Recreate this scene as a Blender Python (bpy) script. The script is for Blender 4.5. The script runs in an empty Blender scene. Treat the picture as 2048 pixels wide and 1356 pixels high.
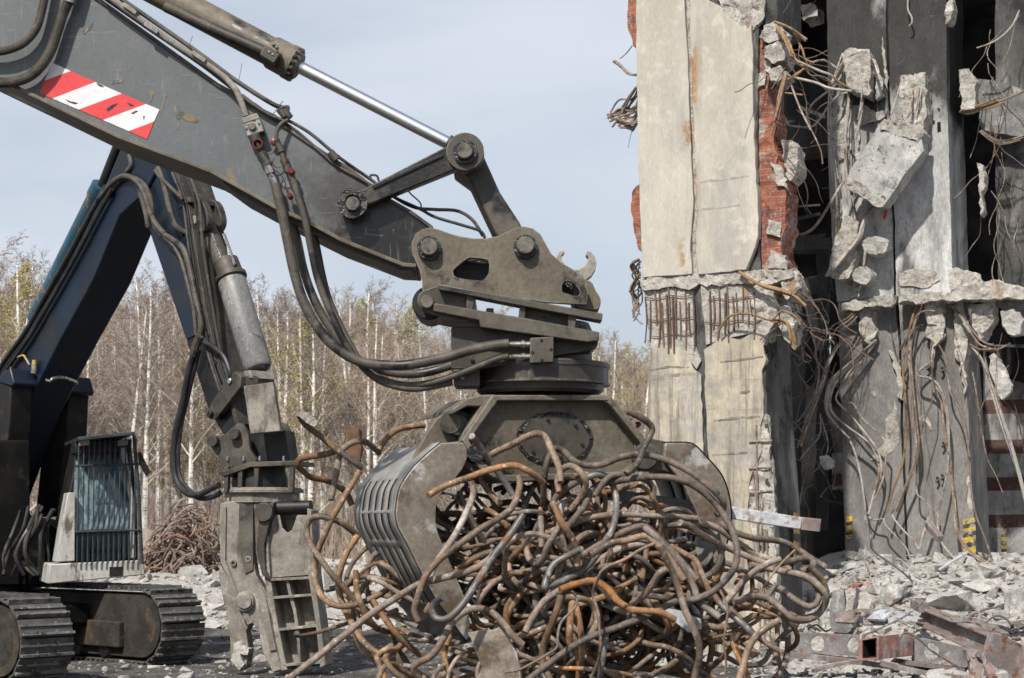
import bpy, bmesh, math, random
from mathutils import Vector, Matrix, noise
from mathutils.geometry import tessellate_polygon
random.seed(7)
S = bpy.context.scene
COL = S.collection
F, HX, HY, CZ = 3500.0, 1024.0, 1050.0, 1.8     # focal length and horizon, in photograph pixels; eye height in metres
V = Vector

def P(px, py, d):
    return V(((px-HX)/F*d, d, CZ+(HY-py)/F*d))

class Plane:
    """an upright plane through a point at a given distance, turned by yaw degrees; n points away from the viewer"""
    def __init__(s, px, d, yaw=0):
        s.o = P(px, HY, d); a = math.radians(yaw); s.n = V((math.sin(a), math.cos(a), 0)); s.t = V((math.cos(a), -math.sin(a), 0))
    def pt(s, px, py, off=0.0):
        r = V(((px-HX)/F, 1, (HY-py)/F)); c = V((0, 0, CZ))
        return c + r*(((s.o-c).dot(s.n)+off)/r.dot(s.n))

def sm(x, a=0.0, b=1.0):
    t = max(0.0, min(1.0, (x-a)/(b-a))); return t*t*(3-2*t)

def catmull(pts, n=6, closed=False):
    out = []; m = len(pts)
    if m < 3 and not closed:
        a, b = pts[0], pts[-1]; return [a.lerp(b, i/n) for i in range(n+1)]
    for i in range(m if closed else m-1):
        g = (lambda k: pts[k % m]) if closed else (lambda k: pts[max(0, min(m-1, k))])
        p0, p1, p2, p3 = g(i-1), g(i), g(i+1), g(i+2)
        for j in range(n):
            t = j/n
            out.append(0.5*((2*p1)+(p2-p0)*t+(2*p0-5*p1+4*p2-p3)*t*t+(3*p1-p0-3*p2+p3)*t*t*t))
    if not closed: out.append(pts[-1].copy())
    return out

def curve2(poly, n=4, closed=True):
    return [(v.x, v.y) for v in catmull([V((a, b, 0)) for a, b in poly], n, closed)]

def ell(cx, cy, rx, ry=None, n=28):
    ry = ry or rx
    return [(cx+rx*math.cos(2*math.pi*i/n), cy+ry*math.sin(2*math.pi*i/n)) for i in range(n)]

def jag(poly, amp=3, step=14, seed=1):
    r = random.Random(seed); out = []
    for i, a in enumerate(poly):
        b = poly[(i+1) % len(poly)]; L = math.hypot(b[0]-a[0], b[1]-a[1]); k = max(1, int(L/step)); out.append(a)
        for j in range(1, k):
            t = (j+r.uniform(-.3, .3))/k; out.append((a[0]+(b[0]-a[0])*t+r.uniform(-amp, amp), a[1]+(b[1]-a[1])*t+r.uniform(-amp, amp)))
    return out

class MB:
    def __init__(s): s.v = []; s.f = []; s.m = []
    def add(s, vs, fs, m=0):
        o = len(s.v); s.v += vs; s.f += [tuple(i+o for i in f) for f in fs]; s.m += [m]*len(fs); return s
    def prism(s, pl, poly, o0, o1, holes=(), m=0):
        loops = [poly]+list(holes)
        fr = [[pl.pt(x, y, o0) for x, y in lp] for lp in loops]; d = pl.n*(o1-o0)
        vs = [p for lp in fr for p in lp]; N = len(vs); vs = vs+[p+d for p in vs]
        fs = []
        if holes:
            tri = tessellate_polygon([[V((x, y, 0)) for x, y in lp] for lp in loops])
            fs += [tuple(t) for t in tri]+[tuple(i+N for i in reversed(t)) for t in tri]
        else:
            fs += [tuple(range(N)), tuple(range(2*N-1, N-1, -1))]
        b = 0
        for lp in fr:
            k = len(lp)
            for i in range(k): fs.append((b+i, b+i+N, b+(i+1) % k+N, b+(i+1) % k))
            b += k
        return s.add(vs, fs, m)
    def tube(s, pts, r, n=10, m=0, cap=True, smooth=0):
        if smooth: pts = catmull(pts, smooth)
        k = len(pts); rs = r if isinstance(r, (list, tuple)) else [r]*k
        t = (pts[1]-pts[0]).normalized(); u = t.orthogonal().normalized(); vs = []
        for i in range(k):
            t2 = (pts[min(i+1, k-1)]-pts[max(i-1, 0)])
            t2 = t2.normalized() if t2.length > 1e-9 else t
            u = (u-t2*u.dot(t2)); u = u.normalized() if u.length > 1e-6 else t2.orthogonal().normalized(); w = t2.cross(u); t = t2
            for j in range(n):
                a = 2*math.pi*j/n; vs.append(pts[i]+(u*math.cos(a)+w*math.sin(a))*rs[i])
        fs = [(i*n+j, i*n+(j+1) % n, (i+1)*n+(j+1) % n, (i+1)*n+j) for i in range(k-1) for j in range(n)]
        if cap: fs += [tuple(range(n-1, -1, -1)), tuple(range((k-1)*n, k*n))]
        return s.add(vs, fs, m)
    def lathe(s, a, b, prof, n=28, m=0):
        """turned body: prof = [(t along a-b in 0..1, radius)]"""
        ax = (b-a); t = ax.normalized(); u = t.orthogonal().normalized(); w = t.cross(u); vs = []; k = len(prof)
        for q, r in prof:
            for j in range(n):
                g = 2*math.pi*j/n; vs.append(a+ax*q+(u*math.cos(g)+w*math.sin(g))*r)
        fs = [(i*n+j, i*n+(j+1) % n, (i+1)*n+(j+1) % n, (i+1)*n+j) for i in range(k-1) for j in range(n)]
        fs += [tuple(range(n-1, -1, -1)), tuple(range((k-1)*n, k*n))]
        return s.add(vs, fs, m)
    def pin(s, pl, px, py, rpx, o0, o1, m=0, chamfer=0.006, n=24):
        a = pl.pt(px, py, o0); b = a+pl.n*(o1-o0); r = rpx/F*a.y; c = min(.3, chamfer/abs(o1-o0))
        return s.lathe(a, b, [(0, max(r-chamfer, r*.5)), (c, r), (1-c, r), (1, max(r-chamfer, r*.5))], n, m)
    def ring(s, pl, px, py, r1, r0, o0, o1, m=0):
        return s.prism(pl, ell(px, py, r1), o0, o1, [ell(px, py, r0)], m)
    def box(s, c, sx, sy, sz, rot=None, m=0):
        vs = []
        for x in (-.5, .5):
            for y in (-.5, .5):
                for z in (-.5, .5):
                    q = V((x*sx, y*sy, z*sz)); vs.append(c+(rot @ q if rot else q))
        return s.add(vs, [(0, 1, 3, 2), (4, 6, 7, 5), (0, 4, 5, 1), (2, 3, 7, 6), (0, 2, 6, 4), (1, 5, 7, 3)], m)
    def bar(s, a, b, w, h, up=V((0, 0, 1)), m=0):
        """rectangular bar from a to b"""
        t = (b-a).normalized(); x = t.cross(up).normalized(); z = x.cross(t)
        vs = [p+x*(i*w/2)+z*(j*h/2) for p in (a, b) for i, j in ((-1, -1), (1, -1), (1, 1), (-1, 1))]
        return s.add(vs, [(3, 2, 1, 0), (4, 5, 6, 7)]+[(i, (i+1) % 4, (i+1) % 4+4, i+4) for i in range(4)], m)
    def build(s, name, mats, parent=None, loc=None, bevel=0, rough=None, smooth=35, solid=0):
        mats = mats if isinstance(mats, (list, tuple)) else [mats]
        root = V((0, 0, 0))
        if parent is not None: root = V(parent['_o']) if '_o' in parent else V((0, 0, 0))
        elif loc is not None: root = V(loc)
        elif s.v:
            n = len(s.v); root = V((sum(v.x for v in s.v)/n, sum(v.y for v in s.v)/n, min(v.z for v in s.v)))
        me = bpy.data.meshes.new(name); me.from_pydata([tuple(v-root) for v in s.v], [], s.f)
        for q in mats: me.materials.append(q)
        me.polygons.foreach_set('material_index', s.m)
        bm = bmesh.new(); bm.from_mesh(me)
        bmesh.ops.recalc_face_normals(bm, faces=bm.faces)
        if rough:
            amp, sc, L, it = rough
            bmesh.ops.triangulate(bm, faces=bm.faces)
            for _ in range(it):
                es = [e for e in bm.edges if e.calc_length() > L]
                if not es: break
                bmesh.ops.subdivide_edges(bm, edges=es, cuts=1)
                bmesh.ops.triangulate(bm, faces=[f for f in bm.faces if len(f.verts) > 3])
            for v in bm.verts:
                w = v.co+root; v.co += noise.noise_vector(w*sc)*amp+noise.noise_vector(w*sc*2.7)*amp*.5+noise.noise_vector(w*sc*6.3)*amp*.28
        bm.to_mesh(me); bm.free()
        me.shade_smooth(); me.set_sharp_from_angle(angle=math.radians(smooth))
        o = bpy.data.objects.new(name, me); COL.objects.link(o)
        if parent is not None: o.parent = parent
        else: o.location = root
        o['_o'] = tuple(root)
        if solid:
            md = o.modifiers.new('solid', 'SOLIDIFY'); md.thickness = solid; md.offset = 0; md.material_offset_rim = len(mats)-1
        if bevel:
            md = o.modifiers.new('bevel', 'BEVEL'); md.width = bevel; md.segments = 2; md.limit_method = 'ANGLE'; md.angle_limit = math.radians(40)
        return o

def tag(o, label=None, cat=None, group=None, kind=None):
    if label: o['label'] = label
    if cat: o['category'] = cat
    if group: o['group'] = group
    if kind: o['kind'] = kind
    return o
def thing(name, label, cat, loc, group=None):
    o = bpy.data.objects.new(name, None); COL.objects.link(o); o.location = loc; o.empty_display_size = .2; o['_o'] = tuple(loc)
    return tag(o, label, cat, group)
def copy_tree(o, parent=None):
    c = o.copy(); COL.objects.link(c); c.parent = parent
    for ch in list(o.children): copy_tree(ch, c)
    return c

LPL = Plane(1400, 24, 25); LPT = LPL.t; LPC = LPL.pt(1377, 240).dot(LPT)
# ------------------------------------------------------------------ materials
def _n(nt, t, **k):
    n = nt.nodes.new('ShaderNode'+t)
    for a, b in k.items():
        if a in n.inputs: n.inputs[a].default_value = b
        else: setattr(n, a, b)
    return n
def pmat(name, c0, c1, scale=4, st=(1, 1, 1), rough=.6, metal=0.0, bump=.25, bs=60, bd=.004, layers=(), rnd=0, spec=.4, brick=None, coat=0, bumps=(), grain=.21, gs=38, kk_=.80, edge=None):
    """two-tone noise base, then worn layers: dict(c, s scale, lo, hi, r rough, st stretch, g gradient (vec,a,b), mode, k, h height)"""
    c0 = tuple(z*kk_ for z in c0); c1 = tuple(z*kk_ for z in c1); layers = [dict(l, c=tuple(z*kk_ for z in l['c'])) if l.get('c') else dict(l) for l in layers]
    if brick: brick = dict(brick, mortar=tuple(z*kk_ for z in brick['mortar']))
    m = bpy.data.materials.new(name); m.use_nodes = True; nt = m.node_tree; nt.nodes.clear(); L = nt.links.new
    out = _n(nt, 'OutputMaterial'); bs_ = _n(nt, 'BsdfPrincipled'); L(bs_.outputs[0], out.inputs[0])
    tc = _n(nt, 'TexCoord'); geo = _n(nt, 'NewGeometry'); info = _n(nt, 'ObjectInfo')
    off = _n(nt, 'VectorMath', operation='SCALE'); off.inputs[0].default_value = (37, 19, 53); L(info.outputs['Random'], off.inputs['Scale'])
    pos = _n(nt, 'VectorMath', operation='ADD'); L(tc.outputs['Object'], pos.inputs[0]); L(off.outputs[0], pos.inputs[1])
    def ns(sc, stt=(1, 1, 1), det=5, kind='noise', seed=0, dist=0, rg=.55):
        mp = _n(nt, 'Mapping'); mp.inputs['Scale'].default_value = stt; mp.inputs['Location'].default_value = (seed*3.1, seed*1.7, seed*2.3); L(pos.outputs[0], mp.inputs[0])
        if kind == 'voronoi': t = _n(nt, 'TexVoronoi', Scale=sc); L(mp.outputs[0], t.inputs['Vector']); return t.outputs['Distance']
        if kind == 'crack': t = _n(nt, 'TexVoronoi', Scale=sc, feature='DISTANCE_TO_EDGE'); L(mp.outputs[0], t.inputs['Vector']); return t.outputs['Distance']
        t = _n(nt, 'TexNoise', Scale=sc, Detail=det, Roughness=rg, Distortion=dist); L(mp.outputs[0], t.inputs['Vector']); return t.outputs['Fac']
    def rng(sock, a, b, x=0., y=1.):
        r = _n(nt, 'MapRange', interpolation_type='SMOOTHSTEP'); r.inputs[1].default_value = a; r.inputs[2].default_value = b; r.inputs[3].default_value = x; r.inputs[4].default_value = y; L(sock, r.inputs[0]); return r.outputs[0]
    def mth(op, a, b):
        q = _n(nt, 'Math', operation=op)
        for i, z in enumerate((a, b)):
            if isinstance(z, (int, float)): q.inputs[i].default_value = z
            else: L(z, q.inputs[i])
        return q.outputs[0]
    def mix(f, a, b):
        q = _n(nt, 'Mix', data_type='RGBA'); L(f, q.inputs[0])
        for i, z in ((6, a), (7, b)):
            if isinstance(z, tuple): q.inputs[i].default_value = (*z[:3], 1)
            else: L(z, q.inputs[i])
        return q.outputs[2]
    hgt = None
    if brick:
        mp = _n(nt, 'Mapping'); mp.inputs['Rotation'].default_value = brick.get('rot', (math.radians(90), 0, 0)); L(tc.outputs['Object'], mp.inputs[0])
        b = _n(nt, 'TexBrick', Scale=1.0); b.inputs['Brick Width'].default_value = .26; b.inputs['Row Height'].default_value = .077; b.inputs['Mortar Size'].default_value = .008
        b.inputs['Color1'].default_value = (*c0, 1); b.inputs['Color2'].default_value = (*c1, 1); b.inputs['Mortar'].default_value = (*brick['mortar'], 1); b.inputs['Bias'].default_value = -.1
        wv = _n(nt, 'VectorMath', operation='ADD'); nz = _n(nt, 'TexNoise', Scale=5.0); L(tc.outputs['Object'], nz.inputs['Vector'])
        wsc = _n(nt, 'VectorMath', operation='SCALE'); wsc.inputs['Scale'].default_value = .03; L(nz.outputs['Color'], wsc.inputs[0]); L(mp.outputs[0], wv.inputs[0]); L(wsc.outputs[0], wv.inputs[1]); L(wv.outputs[0], b.inputs['Vector'])
        col = b.outputs['Color']; hgt = mth('MULTIPLY', b.outputs['Fac'], -2.0)
    else:
        col = mix(rng(ns(scale, st, 6), .38, .62), c0, c1)
    rgh = rough; met = metal
    for i, l in enumerate(layers):
        l = dict(l)
        if 'g' not in l and 'attr' not in l: l['lo'] = .5+(l['lo']-.5)*.54; l['hi'] = max(.5+(l['hi']-.5)*.60, l['lo']+.06)
        if 'attr' in l:
            at = _n(nt, 'Attribute', attribute_name=l['attr']); k = at.outputs['Fac']
            k = rng(mth('ADD', k, mth('MULTIPLY', mth('SUBTRACT', ns(l.get('s', 3), seed=i+1), .5), l.get('k', .8))), l['lo'], l['hi'])
        else:
            nz = ns(l.get('s', 3), l.get('st', (1, 1, 1)), l.get('det', 9), l.get('kind', 'noise'), i+1+l.get('seed', 0), l.get('dist', 0), l.get('rg', .68))
            if 'g' in l:
                vec, a, b = l['g']; dp = _n(nt, 'VectorMath', operation='DOT_PRODUCT'); dp.inputs[1].default_value = vec; L(geo.outputs['Position'], dp.inputs[0]); g = rng(dp.outputs['Value'], a, b)
                if l.get('mode') == 'mul': k = mth('MULTIPLY', rng(nz, l['lo'], l['hi']), g)
                else: k = rng(mth('ADD', g, mth('MULTIPLY', mth('SUBTRACT', nz, .5), l.get('k', 1.5)*1.6)), l['lo'], l['hi'])
            elif 'band' in l:
                vec, c_, hw = l['band']; dp = _n(nt, 'VectorMath', operation='DOT_PRODUCT'); dp.inputs[1].default_value = vec; L(geo.outputs['Position'], dp.inputs[0])
                k = mth('MULTIPLY', rng(nz, l['lo'], l['hi']), rng(mth('ABSOLUTE', mth('SUBTRACT', dp.outputs['Value'], c_), 0), hw*.25, hw, 1, 0))
            else: k = rng(nz, l['lo'], l['hi'])
        if l.get('amt', 1) != 1: k = mth('MULTIPLY', k, l['amt'])
        if l.get('c') is not None: col = mix(k, col, l['c'])
        if 'r' in l:
            q = _n(nt, 'Mix', data_type='FLOAT'); L(k, q.inputs[0]); q.inputs[3].default_value = l['r']
            if isinstance(rgh, (int, float)): q.inputs[2].default_value = rgh
            else: L(rgh, q.inputs[2])
            rgh = q.outputs[0]
        if 'm' in l:
            q = _n(nt, 'Mix', data_type='FLOAT'); L(k, q.inputs[0]); q.inputs[3].default_value = l['m']
            if isinstance(met, (int, float)): q.inputs[2].default_value = met
            else: L(met, q.inputs[2])
            met = q.outputs[0]
        if l.get('h'): hh = mth('MULTIPLY', k, l['h']); hgt = hh if hgt is None else mth('ADD', hgt, hh)
    if grain:
        gf = mth('MULTIPLY', rng(ns(gs, st, 9, seed=13, rg=.75), .33, .67, 1-grain, 1+grain), rng(ns(scale*2.3, st, 9, seed=17, rg=.72), .34, .66, 1-grain*.8, 1+grain*.8))
        vm = _n(nt, 'VectorMath', operation='SCALE'); L(gf, vm.inputs['Scale'])
        if isinstance(col, tuple): vm.inputs[0].default_value = col
        else: L(col, vm.inputs[0])
        col = vm.outputs[0]
    if edge:
        bv = _n(nt, 'Bevel', Radius=.012); bv.samples = 4; dp = _n(nt, 'VectorMath', operation='DOT_PRODUCT'); L(bv.outputs[0], dp.inputs[0]); L(geo.outputs['Normal'], dp.inputs[1])
        em = mth('MULTIPLY', rng(dp.outputs['Value'], .995, .86), rng(ns(9, det=8, seed=21, rg=.7), .42, .60)); col = mix(em, col, tuple(edge))
    if rnd:
        h = _n(nt, 'HueSaturation'); L(col, h.inputs['Color']); r = _n(nt, 'MapRange'); L(info.outputs['Random'], r.inputs[0]); r.inputs[3].default_value = 1-rnd; r.inputs[4].default_value = 1+rnd; L(r.outputs[0], h.inputs['Value'])
        r2 = _n(nt, 'MapRange'); ad = _n(nt, 'Math', operation='FRACT'); L(mth('MULTIPLY', info.outputs['Random'], 7.3), ad.inputs[0]); L(ad.outputs[0], r2.inputs[0]); r2.inputs[3].default_value = 1-rnd*1.4; r2.inputs[4].default_value = 1+rnd*.1; L(r2.outputs[0], h.inputs['Saturation']); col = h.outputs[0]
    if isinstance(col, tuple): bs_.inputs['Base Color'].default_value = (*col, 1)
    else: L(col, bs_.inputs['Base Color'])
    for nm, z in (('Roughness', rgh), ('Metallic', met)):
        if isinstance(z, (int, float)): bs_.inputs[nm].default_value = z
        else: L(z, bs_.inputs[nm])
    bs_.inputs['Specular IOR Level'].default_value = spec
    if coat: bs_.inputs['Coat Weight'].default_value = coat; bs_.inputs['Coat Roughness'].default_value = .12
    if bump:
        hb = mth('MULTIPLY', ns(bs, det=7, seed=9, rg=.65), 1.0); hgt = hb if hgt is None else mth('ADD', hb, hgt)
        for sc, kk in bumps: hgt = mth('ADD', hgt, mth('MULTIPLY', ns(sc, det=6, seed=5), kk))
        bp = _n(nt, 'Bump', Strength=bump, Distance=bd); L(hgt, bp.inputs['Height']); L(bp.outputs[0], bs_.inputs['Normal'])
    return m

RUST = (.17, .075, .03); DUST = (.42, .38, .32); GREASE = (.008, .008, .008)
M = {}
M['stick'] = pmat('grey_paint', (.108, .120, .124), (.128, .141, .145), 1.2, rough=.42, grain=0.09, bump=.12, bs=70, spec=.5, layers=[
    dict(c=(.13, .13, .12), s=5, lo=.52, hi=.8, r=.6, amt=.6),
    dict(c=(.045, .042, .036), s=2.2, lo=.35, hi=.75, g=((1, 0, -.15), -1.95, -1.2), r=.5, k=1.3),
    dict(c=(.012, .011, .010), s=5, lo=.62, hi=1.1, g=((1, 0, -.2), -1.95, -1.25), r=.28, k=2.0, seed=4),
    dict(c=(.28, .29, .29), s=30, st=(1, 1, .10), lo=.72, hi=.82, dist=2.5, amt=.35, seed=3, rg=.5),
    dict(c=(.3, .3, .3), s=24, st=(.09, 1, 1), lo=.73, hi=.82, dist=3, amt=.35, seed=6, rg=.5),
    dict(c=(.26, .16, .07), s=6, st=(1, 1, .5), lo=.76, hi=.86, r=.85, seed=8, amt=.7),
    dict(c=(.02, .02, .02), s=40, lo=.76, hi=.86, seed=2, amt=.6)])
M['dark'] = pmat('greasy_steel', (.044, .037, .029), (.070, .059, .045), 2.5, edge=(.2, .19, .17), rough=.5, bump=.2, bs=90, spec=.45, layers=[
    dict(c=(.105, .093, .072), s=2.4, lo=.46, hi=.75, r=.72), dict(c=(.011, .011, .011), s=2.6, lo=.56, hi=.76, r=.28, seed=3),
    dict(c=(.2, .19, .17), s=26, st=(1, 1, .3), lo=.74, hi=.84, seed=5, amt=.4), dict(c=(.14, .085, .045), s=9, lo=.74, hi=.84, seed=7, r=.85, amt=.5)])
M['greasy'] = pmat('grease_covered_steel', (.009, .009, .009), (.022, .021, .019), 4, rough=.36, bump=.35, bs=60, bd=.008, layers=[dict(c=(.075, .066, .052), s=3, lo=.55, hi=.75, r=.7), dict(c=(.16, .15, .13), s=24, lo=.74, hi=.84, seed=5, amt=.5)])
M['dusty'] = pmat('dusty_olive_steel', (.110, .091, .066), (.155, .130, .094), 1.6, edge=(.26, .25, .225), rough=.6, bump=.16, bs=80, spec=.35, layers=[
    dict(c=(.17, .155, .125), s=3, lo=.5, hi=.8, r=.75), dict(c=(.025, .023, .02), s=3.2, lo=.60, hi=.74, r=.35, seed=3),
    dict(c=(.20, .15, .09), s=7, lo=.70, hi=.84, seed=5, amt=.5), dict(c=(.3, .29, .26), s=40, st=(.3, 1, 1), lo=.74, hi=.84, seed=8, amt=.4)])
M['grease'] = pmat('black_grease', (.007, .007, .007), (.018, .017, .016), 8, rough=.22, bump=.7, bs=45, bd=.012, spec=.5, layers=[dict(c=(.05, .045, .04), s=9, lo=.58, hi=.72, r=.55)])
M['pin'] = pmat('worn_pin_steel', (.16, .145, .12), (.22, .20, .17), 14, rough=.4, metal=.6, bump=.15, bs=120, layers=[dict(c=(.05, .045, .04), s=10, lo=.52, hi=.7, r=.5)])
M['chrome'] = pmat('chrome', (.85, .86, .88), (.82, .83, .85), 3, rough=.30, metal=1, bump=0, grain=0, kk_=1)
M['zinc'] = pmat('zinc_fitting', (.55, .53, .48), (.42, .40, .36), 30, rough=.3, metal=.9, bump=.1, layers=[dict(c=(.06, .05, .04), s=18, lo=.55, hi=.68, r=.6, m=.1)])
M['hose'] = pmat('dusty_rubber_hose', (.062, .053, .044), (.10, .086, .07), 7, rough=.62, bump=.15, bs=120, layers=[dict(c=(.018, .017, .017), s=4, lo=.55, hi=.7, r=.4), dict(c=(.2, .17, .13), s=14, lo=.66, hi=.78, amt=.5)])
M['rubber'] = pmat('black_rubber', (.018, .018, .019), (.035, .034, .033), 6, rough=.45, bump=.1, bs=100)
M['red'] = pmat('red_film', (.62, .05, .055), (.56, .045, .05), 5, rough=.4, bump=.03, grain=.07, kk_=1, layers=[dict(c=(.1, .03, .03), s=9, lo=.70, hi=.77, seed=4), dict(c=(.35, .1, .09), s=30, lo=.66, hi=.75, amt=.5)])
M['white_film'] = pmat('white_film', (.70, .68, .69), (.62, .60, .60), 5, rough=.4, bump=.03, grain=.07, kk_=1, layers=[dict(c=(.25, .22, .2), s=10, lo=.70, hi=.77, seed=2), dict(c=(.3, .3, .3), s=36, lo=.68, hi=.75, seed=4)])
M['redcap'] = pmat('red_plastic', (.16, .014, .014), (.07, .01, .01), 20, rough=.4, bump=.05)
M['blue'] = pmat('blue_paint', (.0035, .0092, .021), (.005, .0145, .033), 1.2, rough=.42, grain=0.1, bump=.05, bs=50, spec=.45, layers=[
    dict(c=(.016, .017, .018), s=1.6, lo=.5, hi=.75, r=.6), dict(c=(.2, .2, .2), s=40, lo=.78, hi=.88, seed=3, amt=.4)])
M['bluelight'] = pmat('blue_barrel_paint', (.025, .085, .13), (.035, .105, .15), 2, rough=.45, bump=.06, layers=[dict(c=(.35, .13, .03), s=5, lo=.64, hi=.7, r=.85), dict(c=(.05, .05, .05), s=4, lo=.55, hi=.75, seed=4)])
M['mach'] = pmat('oily_dark_steel', (.007, .007, .007), (.016, .015, .014), 4, rough=.5, bump=.25, bs=50, layers=[dict(c=(.03, .026, .02), s=3, lo=.58, hi=.80, r=.8), dict(c=(.11, .10, .085), s=30, lo=.74, hi=.86, seed=4, r=.8, amt=.6)])
M['grime'] = pmat('dirty_stick_plate', (.042, .037, .03), (.075, .066, .052), 3, st=(1, 1, .3), rough=.6, bump=.2, bs=60, layers=[dict(c=(.02, .025, .03), s=3, lo=.55, hi=.7), dict(c=(.16, .14, .11), s=14, lo=.66, hi=.76, seed=3)])
M['barrel'] = pmat('scuffed_grey_barrel', (.19, .19, .185), (.25, .245, .235), 2.5, st=(1, 1, .4), rough=.5, bump=.15, bs=50, layers=[dict(c=(.17, .12, .085), s=6, lo=.66, hi=.82, st=(1, 1, .3), r=.8), dict(c=(.04, .05, .06), s=7, lo=.66, hi=.72, seed=4), dict(c=(.5, .49, .46), s=22, lo=.70, hi=.76, seed=6)])
M['tan'] = pmat('dusty_tan_steel', (.20, .182, .155), (.29, .265, .225), 1.6, edge=(.5, .47, .41), rough=.7, bump=.3, bs=50, layers=[dict(c=(.13, .10, .075), s=2.5, lo=.55, hi=.78), dict(c=(.42, .395, .34), s=4, lo=.58, hi=.8, seed=5), dict(c=(.06, .054, .048), s=3, st=(1, 1, .4), lo=.56, hi=.76, seed=8, amt=.85), dict(c=(.14, .10, .065), s=7, lo=.60, hi=.75, seed=12, amt=.7)])
M['shoe'] = pmat('polished_track_steel', (.17, .165, .155), (.25, .24, .23), 5, rough=.45, metal=.3, bump=.3, bs=50, layers=[dict(c=(.045, .04, .035), s=5, lo=.5, hi=.65, r=.75, m=0.), dict(c=(.3, .29, .27), s=18, lo=.68, hi=.75, r=.7, m=0., seed=4)])
M['trackside'] = pmat('muddy_track_frame', (.022, .019, .016), (.045, .038, .03), 4, rough=.85, bump=.5, bs=25, bd=.02, layers=[dict(c=(.085, .062, .033), s=2.0, st=(1, 1, .5), lo=.58, hi=.76), dict(c=(.1, .095, .085), s=14, lo=.70, hi=.84, seed=5)])
M['glass'] = pmat('cab_glass', (.035, .075, .085), (.19, .265, .28), 9, st=(1.5, 1.5, .07), rough=.12, bump=.3, bs=4, bd=.012, spec=.9, coat=.6, layers=[dict(c=(.3, .3, .24), s=14, st=(1.5, 1.5, .05), lo=.66, hi=.76, seed=4)])  # pale vertical streaks and teal tone paint reflections into the glass colour
M['glassdark'] = pmat('cab_lower_glass', (.006, .012, .012), (.012, .022, .02), 6, st=(1.5, 1.5, .3), rough=.1, bump=0, spec=.6)
M['cabwhite'] = pmat('cab_white_paint', (.55, .54, .50), (.42, .40, .36), 3, st=(1, 1, .4), rough=.5, grain=0.12, bump=.1, layers=[dict(c=(.13, .11, .085), s=5, st=(1, 1, .35), lo=.55, hi=.72, r=.8)])
M['bars'] = pmat('guard_bar_paint', (.03, .04, .045), (.05, .06, .065), 6, rough=.5, bump=.1)
M['yellow'] = pmat('yellow_paint', (.62, .42, .02), (.5, .33, .02), 9, rough=.6, bump=.1, layers=[dict(c=(.3, .29, .26), s=10, lo=.5, hi=.66), dict(c=(.08, .08, .08), s=14, lo=.6, hi=.7, seed=4)])
M['blackpaint'] = pmat('black_paint', (.03, .032, .036), (.05, .05, .055), 9, rough=.6, bump=.1, layers=[dict(c=(.3, .29, .27), s=9, lo=.52, hi=.68)])
M['rod'] = pmat('rusty_rod', (.19, .098, .042), (.185, .122, .066), 5, rough=.70, kk_=.92, metal=.0, grain=0.3, bump=.35, bs=70, bd=.005, rnd=.42, spec=.4, layers=[
    dict(c=(.24, .105, .035), s=3.5, lo=.55, hi=.75, r=.8), dict(c=(.075, .052, .034), s=3.0, lo=.54, hi=.74, r=.55, seed=3),
    dict(c=(.32, .25, .17), s=5, lo=.56, hi=.76, r=.9, seed=6, amt=.8), dict(c=(.50, .46, .39), s=48, lo=.64, hi=.80, r=.95, seed=2, amt=.7), dict(c=(.035, .026, .02), s=14, lo=.64, hi=.80, seed=9, amt=.8)])
M['rodgrey'] = pmat('grey_steel_rod', (.12, .115, .11), (.16, .15, .14), 5, rough=.45, metal=.2, bump=.3, bs=70, rnd=.25, layers=[dict(c=(.18, .09, .04), s=4, lo=.56, hi=.7, r=.8, m=0.), dict(c=(.38, .36, .33), s=10, lo=.58, hi=.78, r=.9, m=0., seed=3), dict(c=(.05, .05, .05), s=8, lo=.64, hi=.8, seed=6)])
M['rebar'] = pmat('old_rebar', (.20, .125, .075), (.27, .195, .135), 5, rough=.8, bump=.3, bs=60, rnd=.3, layers=[dict(c=(.40, .35, .28), s=4, lo=.52, hi=.7), dict(c=(.10, .06, .04), s=6, lo=.62, hi=.72, seed=4)])
M['rebarpale'] = pmat('pale_dusty_rebar', (.36, .31, .26), (.46, .42, .37), 4, rough=.85, bump=.3, bs=60, rnd=.25, layers=[dict(c=(.22, .14, .09), s=4, lo=.56, hi=.7)])
M['rebaror'] = pmat('orange_rusty_rebar', (.27, .155, .065), (.33, .205, .09), 5, rough=.8, bump=.3, bs=60, rnd=.2, layers=[dict(c=(.15, .08, .04), s=6, lo=.58, hi=.7)])
M['shell'] = pmat('worn_shell_steel', (.20, .17, .135), (.26, .225, .185), 2.0, edge=(.55, .54, .51), rough=.5, metal=.1, bump=.2, bs=60, layers=[
    dict(c=(.12, .085, .055), s=3, lo=.5, hi=.68, r=.6), dict(c=(.055, .053, .05), s=2.6, lo=.56, hi=.72, r=.35, seed=3), dict(c=(.50, .49, .47), s=5, st=(.6, 1, 1), lo=.60, hi=.74, r=.8, m=0., seed=5, amt=.75),
    dict(c=(.5, .5, .49), s=40, st=(1, 1, .25), lo=.72, hi=.84, seed=8, amt=.5)])
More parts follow.
